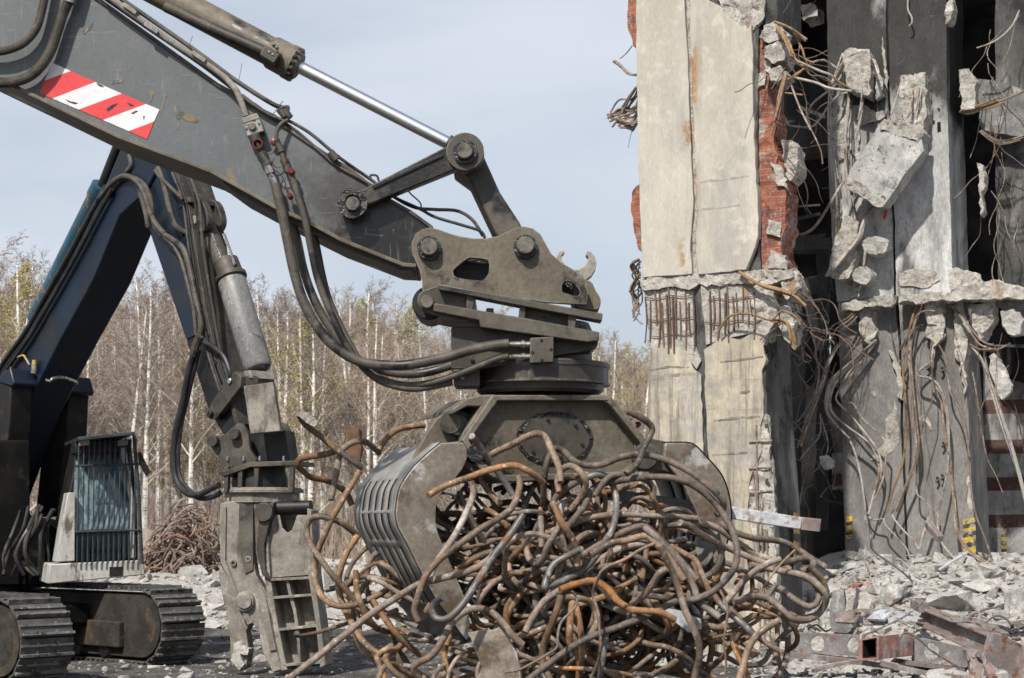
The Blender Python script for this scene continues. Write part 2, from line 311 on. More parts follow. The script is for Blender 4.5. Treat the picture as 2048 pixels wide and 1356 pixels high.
M['shellback'] = pmat('scoured_shell_back', (.23, .22, .205), (.31, .30, .28), 3, st=(1, 1, .25), rough=.42, metal=.0, bump=.2, bs=60, layers=[
    dict(c=(.10, .10, .10), s=2.4, lo=.55, hi=.75, r=.4, st=(1, 1, .4)), dict(c=(.035, .035, .036), s=3, g=((0, 0, 1), 1.95, 1.35), lo=.3, hi=.9, k=.6, seed=8, r=.35), dict(c=(.34, .32, .28), s=6, st=(1, 1, .2), lo=.56, hi=.80, r=.7, seed=3), dict(c=(.03, .03, .035), s=9, lo=.70, hi=.82, seed=7, st=(.5, 1, 1), amt=.7)])  # the height layer paints shade into the lower part of the back
M['tubewhite'] = pmat('dusty_white_tube', (.50, .51, .53), (.40, .41, .43), 5, rough=.75, bump=.25, bs=40, layers=[dict(c=(.25, .2, .16), s=6, lo=.6, hi=.7)])
BL = dict(rough=.88, spec=.2)
M['cream'] = pmat('cream_concrete', (.475, .44, .375), (.545, .505, .435), 1.6, st=(1, 1, .35), grain=0.085, bump=.25, bs=55, bumps=((5, .6),), layers=[
    dict(c=(.40, .385, .345), s=1.3, lo=.45, hi=.75, st=(1, 1, .25)), dict(c=(.64, .60, .52), s=3, lo=.55, hi=.75, seed=4, amt=.6),
    dict(c=(.27, .25, .22), s=40, lo=.74, hi=.86, seed=6, amt=.5), dict(c=(.36, .335, .285), s=5, st=(1, 1, .05), lo=.54, hi=.78, seed=8, amt=.55), dict(c=(.36, .18, .06), s=2.4, st=(.6, .6, .5), lo=.49, hi=.66, seed=12, band=(tuple(LPT), LPC, .2), amt=.9), dict(c=(.30, .28, .25), s=.9, st=(.1, .1, 1.6), lo=.66, hi=.76, seed=15, amt=.5)], **BL)
M['yellowish'] = pmat('weathered_yellow_concrete', (.48, .42, .32), (.53, .475, .375), 1.6, st=(1, 1, .3), grain=0.13, bump=.5, bs=45, bumps=((9, .8),), layers=[
    dict(c=(.26, .24, .205), s=3.2, st=(1, 1, .10), lo=.48, hi=.7, amt=.85), dict(c=(.30, .285, .26), s=1.0, lo=.52, hi=.72, seed=19, amt=.7), dict(c=(.42, .40, .36), s=1.5, lo=.52, hi=.72, seed=5), dict(c=(.18, .16, .135), s=34, lo=.70, hi=.84, seed=3, amt=.6),
    dict(c=(.17, .15, .125), s=7, st=(1, 1, .05), lo=.52, hi=.74, seed=11, amt=.75), dict(c=(.12, .11, .10), s=1.6, st=(1, 1, .5), lo=.66, hi=.80, seed=23, amt=.6), dict(c=(.24, .21, .18), s=2.2, st=(.1, .1, 2.2), lo=.72, hi=.80, seed=9, amt=.5, rg=.5)], **BL)
M['broken'] = pmat('broken_concrete', (.50, .47, .42), (.40, .375, .335), 5, bump=.9, bs=30, bd=.02, bumps=((8, 1.2),), layers=[dict(c=(.25, .225, .20), s=10, lo=.56, hi=.7), dict(c=(.6, .57, .52), s=6, lo=.58, hi=.75, seed=4), dict(c=(.32, .19, .09), s=4, lo=.68, hi=.76, seed=6, st=(1, 1, .3), amt=.7)], **BL)
M['soot'] = pmat('sooty_grey_concrete', (.31, .305, .295), (.41, .405, .395), 1.2, st=(1, 1, .4), bump=.35, bs=50, bumps=((7, .7),), layers=[
    dict(c=(.54, .54, .53), s=1.3, lo=.42, hi=.7, st=(1, 1, .3)), dict(c=(.66, .66, .65), s=1.5, st=(1, 1, .35), lo=.40, hi=.62, band=((0, 0, 1), 6.1, 1.5), amt=.8, seed=22), dict(c=(.12, .115, .11), s=1.2, st=(1, 1, .35), lo=.54, hi=.74, seed=3),
    dict(c=(.055, .053, .05), s=1.1, g=((0, 0, 1), 6.9, 9.3), lo=.30, hi=.80, k=1.5, seed=5, st=(1, 1, .5)), dict(c=(.16, .15, .135), s=3, g=((0, 0, 1), 5.3, 4.9), lo=.4, hi=.9, k=1.2, seed=2, st=(1, 1, .3), amt=.75),
    dict(c=(.42, .41, .39), s=22, lo=.74, hi=.86, seed=7, amt=.45), dict(c=(.08, .08, .08), s=34, lo=.75, hi=.86, seed=9, amt=.6)], **BL)
M['sootwhite'] = pmat('pale_grey_concrete', (.50, .50, .50), (.60, .60, .595), 2, st=(1, 1, .25), grain=0.16, bump=.3, bs=50, layers=[
    dict(c=(.25, .25, .25), s=3, st=(1, 1, .3), lo=.55, hi=.75), dict(c=(.04, .038, .036), s=1.2, g=((0, 0, 1), 7.0, 8.9), lo=.30, hi=.72, k=.7, seed=5), dict(c=(.2, .2, .2), s=3, g=((0, 0, 1), 5.3, 4.9), lo=.4, hi=.9, k=1., seed=2, amt=.8), dict(c=(.15, .15, .15), s=22, lo=.74, hi=.86, seed=3, amt=.6)], **BL)
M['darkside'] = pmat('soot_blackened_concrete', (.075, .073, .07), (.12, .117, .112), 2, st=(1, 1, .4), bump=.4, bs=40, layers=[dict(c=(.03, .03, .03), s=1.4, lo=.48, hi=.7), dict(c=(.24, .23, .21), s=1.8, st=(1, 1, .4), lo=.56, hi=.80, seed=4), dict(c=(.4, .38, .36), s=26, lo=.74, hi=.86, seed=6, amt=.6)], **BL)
M['void'] = pmat('charred_and_shade_black', (.012, .012, .012), (.03, .029, .028), 1.5, rough=.95, bump=.3, bs=20, spec=.1)  # charred black; also painted shade inside the box tube and pillar holes
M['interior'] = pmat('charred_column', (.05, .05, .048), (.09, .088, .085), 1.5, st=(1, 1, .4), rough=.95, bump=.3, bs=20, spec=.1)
M['brick'] = pmat('red_brick', (.36, .115, .065), (.24, .085, .06), rough=.88, bump=.8, bs=40, bd=.015, spec=.2, brick=dict(mortar=(.26, .21, .18)), layers=[dict(c=(.42, .17, .085), s=3, lo=.54, hi=.74), dict(c=(.11, .07, .06), s=5, lo=.58, hi=.74, seed=3), dict(c=(.46, .40, .35), s=5, lo=.56, hi=.72, seed=6, amt=.8), dict(c=(.40, .36, .33), s=1.2, lo=.58, hi=.75, seed=16, amt=.7)])
M['bandgrey'] = pmat('grey_painted_wall', (.27, .26, .245), (.33, .32, .305), 2, bump=.2, layers=[dict(c=(.15, .14, .135), s=4, st=(1, 1, .3), lo=.55, hi=.7)], **BL)
M['bandbrown'] = pmat('brown_painted_band', (.085, .05, .043), (.11, .066, .057), 3, bump=.2, layers=[dict(c=(.2, .18, .16), s=9, lo=.64, hi=.72)], **BL)
M['rubble'] = pmat('rubble_concrete', (.42, .405, .372), (.51, .49, .455), 3, bump=1.0, bs=24, bd=.02, rnd=.12, layers=[dict(c=(.28, .265, .245), s=3, lo=.54, hi=.7), dict(c=(.53, .515, .485), s=5, lo=.58, hi=.78, seed=4), dict(c=(.28, .2, .15), s=5, lo=.74, hi=.84, seed=7)], **BL)
M['chunkdark'] = pmat('dark_concrete_slab', (.16, .16, .155), (.22, .215, .205), 3, bump=.6, bs=30, bd=.015, layers=[dict(c=(.36, .345, .32), s=4, lo=.56, hi=.7)], **BL)
M['beam'] = pmat('red_oxide_steel', (.21, .16, .145), (.185, .16, .15), 2, edge=(.4, .38, .36), rough=.7, bump=.3, bs=40, layers=[dict(c=(.32, .15, .12), s=2.0, lo=.60, hi=.76), dict(c=(.38, .36, .345), s=3, st=(1, 1, .5), lo=.48, hi=.74, seed=3), dict(c=(.14, .065, .03), s=5, lo=.62, hi=.72, seed=6)])
M['beamgrey'] = pmat('dusty_steel_beam', (.20, .185, .18), (.27, .255, .25), 3, rough=.7, bump=.3, bs=40, layers=[dict(c=(.20, .12, .10), s=3, lo=.55, hi=.7), dict(c=(.42, .40, .38), s=4, lo=.6, hi=.74, seed=4)])
M['ground'] = pmat('site_ground', (.075, .069, .063), (.12, .112, .104), 1.4, rough=.95, bump=1.0, bs=14, bd=.05, spec=.15, bumps=((3, 1.0),), layers=[
    dict(c=(.19, .18, .168), s=2.2, lo=.5, hi=.72), dict(c=(.045, .041, .038), s=1.1, lo=.55, hi=.7, seed=3), dict(c=(.36, .345, .32), s=22, lo=.64, hi=.72, seed=4), dict(c=(.46, .44, .41), attr='rub', s=2.5, lo=.35, hi=.7)])
M['forestfloor'] = pmat('leaf_litter', (.10, .075, .05), (.15, .12, .075), 1.0, rough=.95, bump=.5, bs=10, bd=.05)
M['bark'] = pmat('birch_bark', (.66, .63, .57), (.76, .73, .67), 3, kk_=1.08, rough=.85, grain=0.1, bump=.2, bs=20, rnd=.15, layers=[dict(c=(.06, .05, .045), s=4.5, st=(.5, .5, 4.2), lo=.575, hi=.66), dict(c=(.27, .215, .17), s=1.0, lo=.52, hi=.75, seed=4, amt=.8)])
M['branch'] = pmat('pale_branch', (.40, .345, .28), (.50, .44, .37), 3, kk_=1.08, rough=.85, bump=0, rnd=.15)
M['twig'] = pmat('brown_twigs', (.24, .18, .14), (.31, .245, .19), .6, kk_=1.08, rough=.85, bump=0, rnd=.22)
M['twigy'] = pmat('budding_twigs', (.25, .205, .10), (.32, .27, .13), .6, kk_=1.08, rough=.85, bump=0, rnd=.15)
M['leaf'] = pmat('young_leaves', (.24, .21, .06), (.30, .26, .08), 2, kk_=1.08, rough=.7, bump=0)
M['plank'] = pmat('weathered_timber', (.30, .27, .235), (.37, .34, .30), 3, st=(1, 1, .2), rough=.85, bump=.3, bs=30)

M['rustdrum'] = pmat('rusty_sheet', (.10, .055, .03), (.16, .09, .05), 3, rough=.9, bump=.3)
M['rodfar'] = pmat('far_rusty_rod', (.20, .115, .07), (.27, .19, .14), 1.2, rough=.85, bump=0, rnd=.35)

M['shoedark'] = pmat('dirty_track_shoe', (.07, .066, .06), (.11, .105, .095), 4, rough=.7, bump=.4, bs=40)

M['house'] = pmat('near_black_panel', (.004, .004, .004), (.010, .0095, .009), 2, rough=.85, bump=.2, bs=30, spec=.12, layers=[dict(c=(.03, .026, .02), s=3, lo=.62, hi=.84)])  # near-black colour for engine house, undercarriage and slot rims
M['rebardark'] = pmat('dark_rusty_rebar', (.12, .065, .038), (.17, .10, .06), 5, rough=.85, bump=.3, bs=60, rnd=.25)
M['scuff'] = pmat('scuffed_primer', (.20, .155, .095), (.27, .22, .15), 8, rough=.8, bump=.2, bs=60, layers=[dict(c=(.10, .11, .115), s=22, st=(1, 1, .3), lo=.5, hi=.62)])
M['coverm'] = pmat('dusty_cylinder_cover', (.014, .013, .0125), (.024, .022, .02), 2, rough=.7, bump=.2, bs=40, spec=.25, layers=[dict(c=(.05, .046, .04), s=3, lo=.55, hi=.8), dict(c=(.006, .006, .006), s=34, lo=.66, hi=.74, seed=4)])
M['redbeam'] = pmat('worn_red_primer', (.36, .17, .14), (.30, .15, .125), 3, rough=.75, bump=.3, bs=40, layers=[dict(c=(.42, .38, .36), s=3, st=(1, 1, .4), lo=.5, hi=.72), dict(c=(.15, .10, .085), s=4, lo=.6, hi=.76, seed=3)])

M['block'] = pmat('grey_block_concrete', (.40, .395, .38), (.48, .475, .46), 2, rough=.9, bump=.4, bs=40, bumps=((6, .8),), spec=.2, layers=[dict(c=(.24, .235, .225), s=2.2, lo=.5, hi=.72), dict(c=(.56, .555, .54), s=3, lo=.54, hi=.74, seed=4), dict(c=(.12, .115, .11), s=14, lo=.64, hi=.74, seed=6)])
M['creamdark'] = pmat('stained_cream_concrete', (.38, .355, .31), (.46, .43, .375), 6, rough=.9, bump=.2, bs=50, spec=.2)
M['brickbit'] = pmat('dusty_brick_bits', (.34, .16, .11), (.38, .26, .21), 5, rough=.9, bump=.4, bs=40, spec=.2)
M['grimeline'] = pmat('dark_formwork_seam', (.17, .15, .125), (.30, .27, .22), 8, rough=.9, bump=.3, bs=50, spec=.2)
M['brownbark'] = pmat('grey_brown_bark', (.17, .135, .105), (.25, .20, .16), 3, st=(1, 1, .2), kk_=1, rough=.9, bump=.3, bs=20, rnd=.2)
SUN_E, SKY_E, EXPO, CLOUD, CLOUDC = 5.0, .10, 0.18, (.58, .97), (6.35, 6.85, 7.65, 1)
# ------------------------------------------------------------------ the grey excavator arm in front
A = Plane(1024, 9.0, 0)
arm = thing('excavator_arm', 'scratched grey excavator arm with red and white hazard stripes reaching across the sky', 'excavator arm', P(430, HY, 9.3)-V((0, 0, CZ)))
def pp(pts, d): return [P(x, y, d) for x, y in pts]
mb = MB()
stick_poly = [(-480, -75), (-500, -200), (-470, -330), (-260, -190), (60, -100), (200, 0), (437, 170), (512, 210), (552, 240), (672, 322), (702, 339), (774, 397), (822, 424), (870, 458), (884, 490), (866, 520), (833, 531), (807, 529), (762, 511), (682, 479), (612, 441), (560, 419), (420, 341), (235, 272), (80, 197), (-260, 33)]
mb.prism(A, stick_poly, .06, .5)
stick = mb.build('stick', M['stick'], arm, bevel=.006)
mb = MB()
lo = [(-480, -75), (-260, 33), (80, 197), (235, 272), (420, 341), (560, 419), (612, 441), (682, 479), (762, 511), (807, 529), (833, 531)]
mb.prism(A, [(x, y-4) for x, y in lo]+[(x-1, y+4) for x, y in reversed(lo)], .025, .53)
mb.build('edge_flange', M['dusty'], stick, bevel=.004)
mb = MB(); lo2 = [(490, 383), (560, 421), (612, 443), (682, 481), (762, 514), (807, 533), (831, 535)]
mb.prism(A, [(440, 362)]+lo2+[(826, 541), (800, 540), (680, 494), (560, 434), (480, 391)], .09, .47)
mb.build('belly_plate', M['dark'], stick, bevel=.004)
mb = MB(); hi = [(-470, -330), (-260, -190), (60, -100), (200, 0), (437, 170), (512, 210), (552, 240), (672, 322), (702, 339), (774, 397), (822, 424), (866, 456)]
mb.prism(A, [(x, y-4) for x, y in hi]+[(x-1, y+4) for x, y in reversed(hi)], .045, .515)
mb.build('top_flange', M['dark'], stick, bevel=.004)
mb = MB()
for i, q in enumerate([[(106, 126), (141, 142), (89, 161)], [(141, 142), (191, 164), (105, 197), (79, 186), (89, 161)], [(191, 164), (243, 187), (157, 219), (105, 197)],
          [(243, 187), (292, 208), (206, 240), (157, 219)], [(292, 208), (319, 219), (308, 243), (257, 262), (206, 240)], [(308, 243), (294, 278), (257, 262)]]):
    mb.prism(A, q, .0565, .0595, m=(0 if i % 2 == 0 else 1))
hz = mb.build('hazard_marking', [M['white_film'], M['red']], stick)
for i, q in enumerate(([(212, 218), (224, 210), (236, 206), (228, 213), (216, 222)], [(130, 198), (142, 203), (156, 206), (150, 208), (136, 203)], [(192, 166), (204, 170), (208, 174), (198, 172)], [(262, 226), (272, 221), (276, 222), (266, 228)], [(286, 232), (290, 232), (288, 240)], [(254, 204), (262, 208), (268, 210), (260, 212)])):
    mb = MB(); mb.prism(A, jag(q, .8, 4, i), .0545, .0575); mb.build('black_scuff', M['rubber'], hz)
for i, q in enumerate(([(348, 210), (356, 213), (360, 222), (372, 226), (388, 230), (397, 238), (393, 246), (376, 242), (362, 236), (354, 240), (349, 228)], [(330, 188), (333, 189), (326, 215), (322, 229), (320, 228)], [(300, 182), (308, 184), (303, 200), (300, 206)], [(222, 163), (238, 160), (247, 160), (246, 164), (224, 168)], [(163, 62), (175, 54), (187, 45), (183, 56), (168, 69)], [(355, 246), (358, 245), (356, 260), (353, 260)], [(150, 48), (158, 44), (153, 54), (147, 56)])):
    mb = MB(); mb.prism(A, jag(q, 1.2, 4, i), .058, .0605); mb.build('paint_scuff', M['scuff'], stick)
# linkage
def dogbone(p0, r0, p1, r1, w0, w1, o0, o1, name, mat, parent):
    mb = MB(); a, b = V((*p0, 0)), V((*p1, 0)); t = (b-a).normalized(); n = V((-t.y, t.x, 0))
    def arc(c, r, s0, w):
        th = math.asin(min(.95, w/r)); base = math.atan2((t*s0).y, (t*s0).x)
        return [(c[0]+r*math.cos(base+s0*0+q), c[1]+r*math.sin(base+q)) for q in [(-math.pi+th)+(2*math.pi-2*th)*i/16 for i in range(17)]]
    poly = arc(p0, r0, -1, w0)+arc(p1, r1, 1, w1)
    mb.prism(A, poly, o0, o1); return mb.build(name, mat, parent, bevel=.006)
link = dogbone((705, 406), 29, (930, 303), 36, 16, 25, -.035, .05, 'side_link', M['greasy'], arm)
mb = MB(); mb.prism(A, [(744, 388), (890, 318), (897, 333), (750, 402)], -.034, -.02); mb.prism(A, [(744, 371), (885, 306), (888, 312), (747, 378)], -.045, -.03)
mb.build('link_rib', M['greasy'], link, bevel=.003)
link2 = dogbone((705, 406), 29, (930, 303), 36, 16, 25, .515, .6, 'side_link', M['dark'], arm)
mb = MB(); mb.prism(A, [(903, 330), (962, 300), (1000, 385), (1040, 446), (1072, 520), (1020, 520), (985, 455), (938, 356)], .08, .46)
mb.build('tipping_link', M['dark'], arm, bevel=.01)
mb = MB(); mb.ring(A, 705, 406, 30, 17, -.06, -.032)
mb.build('grease_collar', M['grease'], arm, bevel=.008, rough=(.004, 30, .02, 2))
mb = MB(); mb.ring(A, 930, 303, 38, 18, -.055, .05); mb.build('boss_ring', M['dark'], arm, bevel=.008)
mb = MB(); mb.ring(A, 930, 303, 24, 17, -.075, -.05); mb.build('grease_collar', M['grease'], arm, bevel=.005)
for (x, y, r, o0) in ((705, 407, 14.5, -.085), (929, 301, 16.5, -.10), (858, 493, 17.5, -.065), (1051, 490, 18, -.065)):
    mb = MB(); mb.pin(A, x, y, r, o0, .64); mb.build('pin', M['pin'], arm)
for x, y in ((858, 493), (1051, 490)):
    mb = MB(); mb.ring(A, x, y+3, 24, 16, -.028, .002); mb.build('grease_collar', M['grease'], arm, bevel=.006)
# bracket of the coupler
bp = [(824, 505), (823, 486), (831, 468), (845, 458), (860, 455), (878, 459), (900, 467), (922, 473), (947, 477), (972, 477), (997, 472), (1015, 463), (1030, 456), (1048, 453), (1066, 457), (1081, 469), (1091, 487), (1103, 508), (1120, 524), (1148, 540), (1165, 552), (1172, 563), (1176, 585), (1173, 609), (1090, 604), (874, 574), (845, 584), (844, 562), (839, 540), (831, 521)]
h1 = curve2([(906, 544), (911, 535), (934, 517), (945, 515), (970, 518), (978, 524), (977, 546), (967, 559), (955, 561), (914, 555)], 3)
h2 = curve2([(1124, 581), (1125, 567), (1134, 561), (1145, 565), (1159, 581), (1157, 591), (1148, 591), (1129, 586)], 3)
mb = MB(); mb.prism(A, bp, -.002, .05, [h1, h2]); mb.build('bracket_plate', M['dusty'], arm, bevel=.006)
mb = MB(); mb.prism(A, [(x, min(y, 556 if x < 1000 else 575)) for x, y in bp if not (y > 540 and x < 860)], .51, .56); mb.build('bracket_plate', M['dark'], arm, bevel=.006)
mb = MB(); mb.prism(A, [(898, 508), (985, 508), (990, 556), (1100, 560), (1165, 562), (1165, 592), (1120, 592), (985, 566), (898, 564)], .14, .17); mb.build('hole_shade_sheet', M['grease'], arm)  # black sheet added behind the bracket holes to paint their dark inside
mb = MB(); mb.prism(A, curve2([(1150, 560), (1180, 562), (1191, 580), (1201, 598), (1200, 612), (1192, 620), (1150, 612)], 3), .1, .46); mb.prism(A, [(880, 560), (1150, 596), (1150, 608), (880, 576)], .05, .12)
mb.build('lock_body', M['dusty'], arm, bevel=.006)
hk = [(1112, 518), (1117, 505), (1126, 500), (1130, 504), (1123, 511), (1123, 519), (1131, 532), (1146, 540), (1157, 539), (1169, 532), (1175, 524), (1177, 515), (1172, 509), (1175, 501), (1181, 503), (1189, 512), (1193, 526), (1191, 539), (1184, 551), (1171, 561), (1150, 556), (1130, 535)]
for o0 in (.12, .36):
    mb = MB(); mb.prism(A, hk, o0, o0+.08); mb.build('claw_hook', M['tan'], arm, bevel=.004)
# cylinder
D = 9.28
a, b = P(597, 133, D), P(921, 299, D)
mb = MB(); mb.tube([a-(b-a)*.2, b], .034, 32); cyl_rod = mb.build('piston_rod', M['chrome'], arm)
c0, c1 = P(-150, -265.2, D), P(599, 134, D); Lc = (c1-c0).length
mb = MB(); rr = .077
mb.lathe(c0, c1, [(0, rr), (.92, rr), (.928, .088), (.967, .09), (.97, .094), (.984, .094), (.985, .075), (.995, .075), (1, .066)], 36)
barrel = mb.build('cylinder_barrel', M['dusty'], arm)
t = (c1-c0).normalized(); u = t.orthogonal().normalized(); w = t.cross(u)
for i in range(16):
    g = 2*math.pi*i/16; q = c0+t*Lc*.984+(u*math.cos(g)+w*math.sin(g))*.084
    mb = MB(); mb.lathe(q, q+t*.022, [(0, .011), (.8, .011), (1, .008)], 6); mb.build('bolt', M['dark'], barrel)
mb = MB(); q0, q1 = P(330, 12, D-.08), P(540, 108, D-.09); mb.tube([q0, q0.lerp(q1, .5)+V((0, 0, -.005)), q1], .03, 14, smooth=6); mb.bar(P(527, 104, D-.1), P(556, 122, D-.1), .09, .06)
mb.build('oil_line', M['dark'], barrel, bevel=.006)
for x, y in ((547, 88), (553, 93), (538, 103), (545, 108)):
    mb = MB(); mb.pin(A, x, y, 4, .13, .17, n=12); mb.build('bolt', M['zinc'], barrel)
mb = MB(); mb.tube([P(895, 285, D), P(915, 296, D)], .045, 28); mb.build('rod_collar', M['dark'], cyl_rod)
# pipes along the top edge
def pipe(pts, r, mat, name='hose', d=9.02, parent=arm, n=12, sm_=8):
    mb = MB(); v = pp(pts, d) if not isinstance(d, (list, tuple)) else [P(x, y, q) for (x, y), q in zip(pts, d)]
    mb.tube(v, r, n, smooth=sm_); return mb.build(name, mat, parent)
pipe([(205, -16), (260, 25), (350, 88), (430, 140), (466, 172), (481, 200), (492, 232)], .0165, M['tan'], 'steel_pipe', 9.0)
pipe([(222, -16), (300, 38), (400, 108), (470, 160), (540, 205), (566, 216)], .0125, M['hose'], 'steel_pipe', 9.04)
pipe([(190, -16), (300, 60), (400, 128), (455, 170), (500, 205), (540, 230), (575, 244)], .009, M['dark'], 'steel_pipe', 9.03)
for x, y in ((262, 16), (305, 55), (400, 112)):
    mb = MB(); mb.prism(A, [(x-14, y-12), (x+12, y+6), (x+8, y+13), (x-18, y-5)], -.03, .05); mb.build('pipe_clamp', M['tan'], arm, bevel=.003)
hoseset = [
 ([(484, 190), (520, 217), (555, 236), (600, 268), (640, 303), (672, 330), (720, 357), (760, 380)], .0085, 'hose', [9.05]*8),
 ([(566, 215), (576, 214), (574, 226), (566, 236), (590, 248), (625, 270), (680, 316), (740, 358), (790, 395), (830, 415), (870, 419), (915, 422), (945, 440), (966, 472)], .009, 'hose', [9.04]*7+[9.12]*7),
 ([(575, 240), (562, 248), (554, 262), (553, 282)], .010, 'hose', [9.02, 9.0, 8.99, 8.99]),
 ([(760, 380), (800, 400), (840, 418), (870, 434), (920, 449), (960, 462), (970, 477)], .008, 'rubber', [9.1]*7),
 ([(808, 368), (820, 386), (840, 405), (842, 418)], .004, 'rubber', [9.12]*4),
 ([(741, 356), (742, 350), (754, 352), (758, 362), (768, 372)], .006, 'hose', [9.06]*5)]
for pts, r, mt, d in hoseset: pipe(pts, r, M[mt], 'hose', d)
for x, y in ((668, 312), (575, 228), (566, 226)):
    mb = MB(); mb.tube(pp([(x-7, y-8), (x+5, y+8)], 9.03), .02, 10); mb.build('hose_clamp', M['hose'], arm)
pipe([(376, 97), (385, 72)], .0012, M['rubber'], 'cable_tie', 9.02, sm_=2); pipe([(478, 160), (484, 127)], .0012, M['rubber'], 'cable_tie', 9.02, sm_=2); pipe([(545, 230), (566, 202)], .002, M['rubber'], 'cable_tie', 9.0, sm_=2)
# spiral wrapped hoses
def spiral(pts, r, d):
    c = catmull(pp(pts, d), 40); L = [0]
    for i in range(1, len(c)): L.append(L[-1]+(c[i]-c[i-1]).length)
    n = int(L[-1]/.0042); out = []; rs = []; j = 0
    for i in range(n):
        q = L[-1]*i/n
        while j < len(L)-2 and L[j+1] < q: j += 1
        out.append(c[j].lerp(c[j+1], (q-L[j])/max(1e-9, L[j+1]-L[j]))); rs.append(r*(1.0 if i % 2 else .9))
    mb = MB(); mb.tube(out, rs, 14); return mb.build('spiral_hose', M['hose'], arm, smooth=20)
spiral([(96, -40), (90, -8), (83, 25), (72, 58), (50, 84), (25, 97), (0, 103), (-30, 104), (-70, 104)], .022, 9.0)
spiral([(150, -40), (142, -8), (127, 25), (115, 62), (102, 100), (82, 132), (58, 153), (25, 164), (-10, 165), (-70, 160)], .0275, 9.0)
mb = MB(); mb.tube(pp([(152, -40), (139, 6)], 9.0), .034, 20); mb.build('hose_ferrule', M['zinc'], arm)
# quick couplings on the side of the stick
mb = MB(); mb.prism(A, [(485, 246), (519, 234), (528, 262), (494, 273)], -.015, .06); blk = mb.build('valve_block', M['zinc'], arm, bevel=.004)
mb = MB(); mb.prism(A, [(483, 236), (513, 226), (519, 236), (486, 247)], -.02, .06); mb.build('flange', M['tan'], blk, bevel=.003)
mb = MB(); mb.pin(A, 504, 253, 8, -.035, 0, n=18); mb.build('plug', M['pin'], blk)
for x, y in ((493, 257), (518, 247)):
    mb = MB(); mb.pin(A, x, y, 3, -.02, 0, n=10, chamfer=.002); mb.build('bolt', M['dark'], blk)
def fitting(pts, rs, mat, d=9.0, n=16, name='quick_coupling'):
    mb = MB(); v = pp(pts, d); out = []; q = []
    for i, p in enumerate(v):
        out += [p, p+(v[min(i+1, len(v)-1)]-p)*.999 if i < len(v)-1 else p+(p-v[i-1])*.01]; q += [rs[i], rs[i]]
    mb.tube(out, q, n); return mb.build(name, mat, arm, smooth=30)
fitting([(508, 270), (512, 282), (521, 298)], [.03, .018, .018], M['dark'])
fitting([(519, 296), (523, 306), (534, 326), (536, 331)], [.016, .023, .026, .022], M['dark'])
fitting([(533, 328), (538, 338), (541, 347), (543, 352), (552, 370)], [.022, .026, .014, .02, .02], M['zinc'], n=8)
fitting([(553, 280), (558, 292), (563, 304), (567, 318), (573, 333), (577, 344)], [.016, .02, .013, .02, .022, .016], M['dark'])
fitting([(572, 330), (578, 346)], [.013, .017], M['zinc'])
for x, y, r in ((515, 287, 10.5),):
    mb = MB(); mb.ring(A, x, y, r, r-2.6, -.03, .02); mb.build('red_ring', M['redcap'], arm)
for x, y, r in ((548, 284, 8), (582, 342, 6.5), (579, 391, 5.5)):
    mb = MB(); mb.pin(A, x, y, r, -.03 if x > 570 else .02, .03, n=18); mb.build('dust_cap', M['redcap'], arm)
pipe([(524, 303), (533, 308), (546, 305), (553, 292)], .0025, M['rubber'], 'cap_lanyard', 8.98)
pipe([(548, 318), (545, 328), (555, 335), (568, 330), (575, 318)], .0025, M['redcap'], 'cap_lanyard', 8.98)
pipe([(549, 340), (560, 348), (569, 362), (573, 380), (578, 392)], .0025, M['rubber'], 'cap_lanyard', 9.0)

# ------------------------------------------------------------------ the grapple with its rotator
grap = thing('grapple', 'dusty steel clamshell grapple on its turntable gripping a tangle of rusty rods', 'grapple', P(1080, HY, 9.4)-V((0, 0, CZ)))
def ear(name, off0, off1, mat):
    mb = MB()
    mb.prism(A, curve2([(834, 603), (836, 590), (845, 582), (860, 573), (874, 570)], 3, False)+[(940, 580), (940, 622), (960, 632), (930, 640), (885, 632), (862, 628), (846, 622), (837, 612)], off0, off1)
    return mb.build(name, mat, grap, bevel=.006)
ear('coupler_ear', .0, .05, M['dark']); ear('coupler_ear', .5, .55, M['dark'])
mb = MB(); mb.pin(A, 854, 603, 14, -.03, .58); mb.build('coupler_pin', M['pin'], grap)
mb = MB(); mb.pin(A, 858, 606, 34, .12, .43); mb.build('coupler_bushing', M['mach'], grap)
mb = MB()
mb.prism(A, [(874, 567), (1024, 594), (1206, 627), (1204, 642), (1040, 611), (878, 579)], -.06, .07); mb.build('coupler_top_plate', M['dark'], grap, bevel=.005)
mb = MB(); mb.prism(A, [(868, 606), (890, 609), (1050, 636), (1199, 664), (1198, 681), (1175, 684), (960, 654), (958, 640), (866, 622)], -.04, .58); mb.build('coupler_base_plate', M['dark'], grap, bevel=.005)
for q in ([(934, 585), (950, 588), (945, 624), (932, 620)], [(1040, 606), (1052, 608), (1050, 642), (1036, 640)], [(1136, 624), (1154, 627), (1150, 660), (1136, 657)]):
    mb = MB(); mb.prism(A, q, -.035, .57); mb.build('web_post', M['dark'], grap, bevel=.005)
mb = MB(); mb.prism(A, [(1048, 606), (1140, 623), (1140, 656), (1048, 640)], .03, .08); mb.build('web_plate', M['dusty'], grap)
for x, y in ((980, 623), (1166, 657), (1085, 640)):
    mb = MB(); mb.pin(A, x, y+1, 9, .02, .08, n=6); mb.tube([A.pt(x, y-6, .05), A.pt(x, y+6, .05)], .02, 6); mb.build('bolt', M['dark'], grap)
RD = 9.38
def disc(prof, name, mat, cx=1080, n=56):
    mb = MB(); zs = [P(cx, y, RD) for y, r in prof]; top, bot = zs[0], zs[-1]; H = (bot-top).length
    mb.lathe(top, bot, [((zs[i]-top).length/H, r/F*RD) for i, (y, r) in enumerate(prof)], n); return mb.build(name, mat, grap)
disc([(648, 98), (662, 104), (700, 104), (732, 104)], 'rotator_motor', M['dark'])
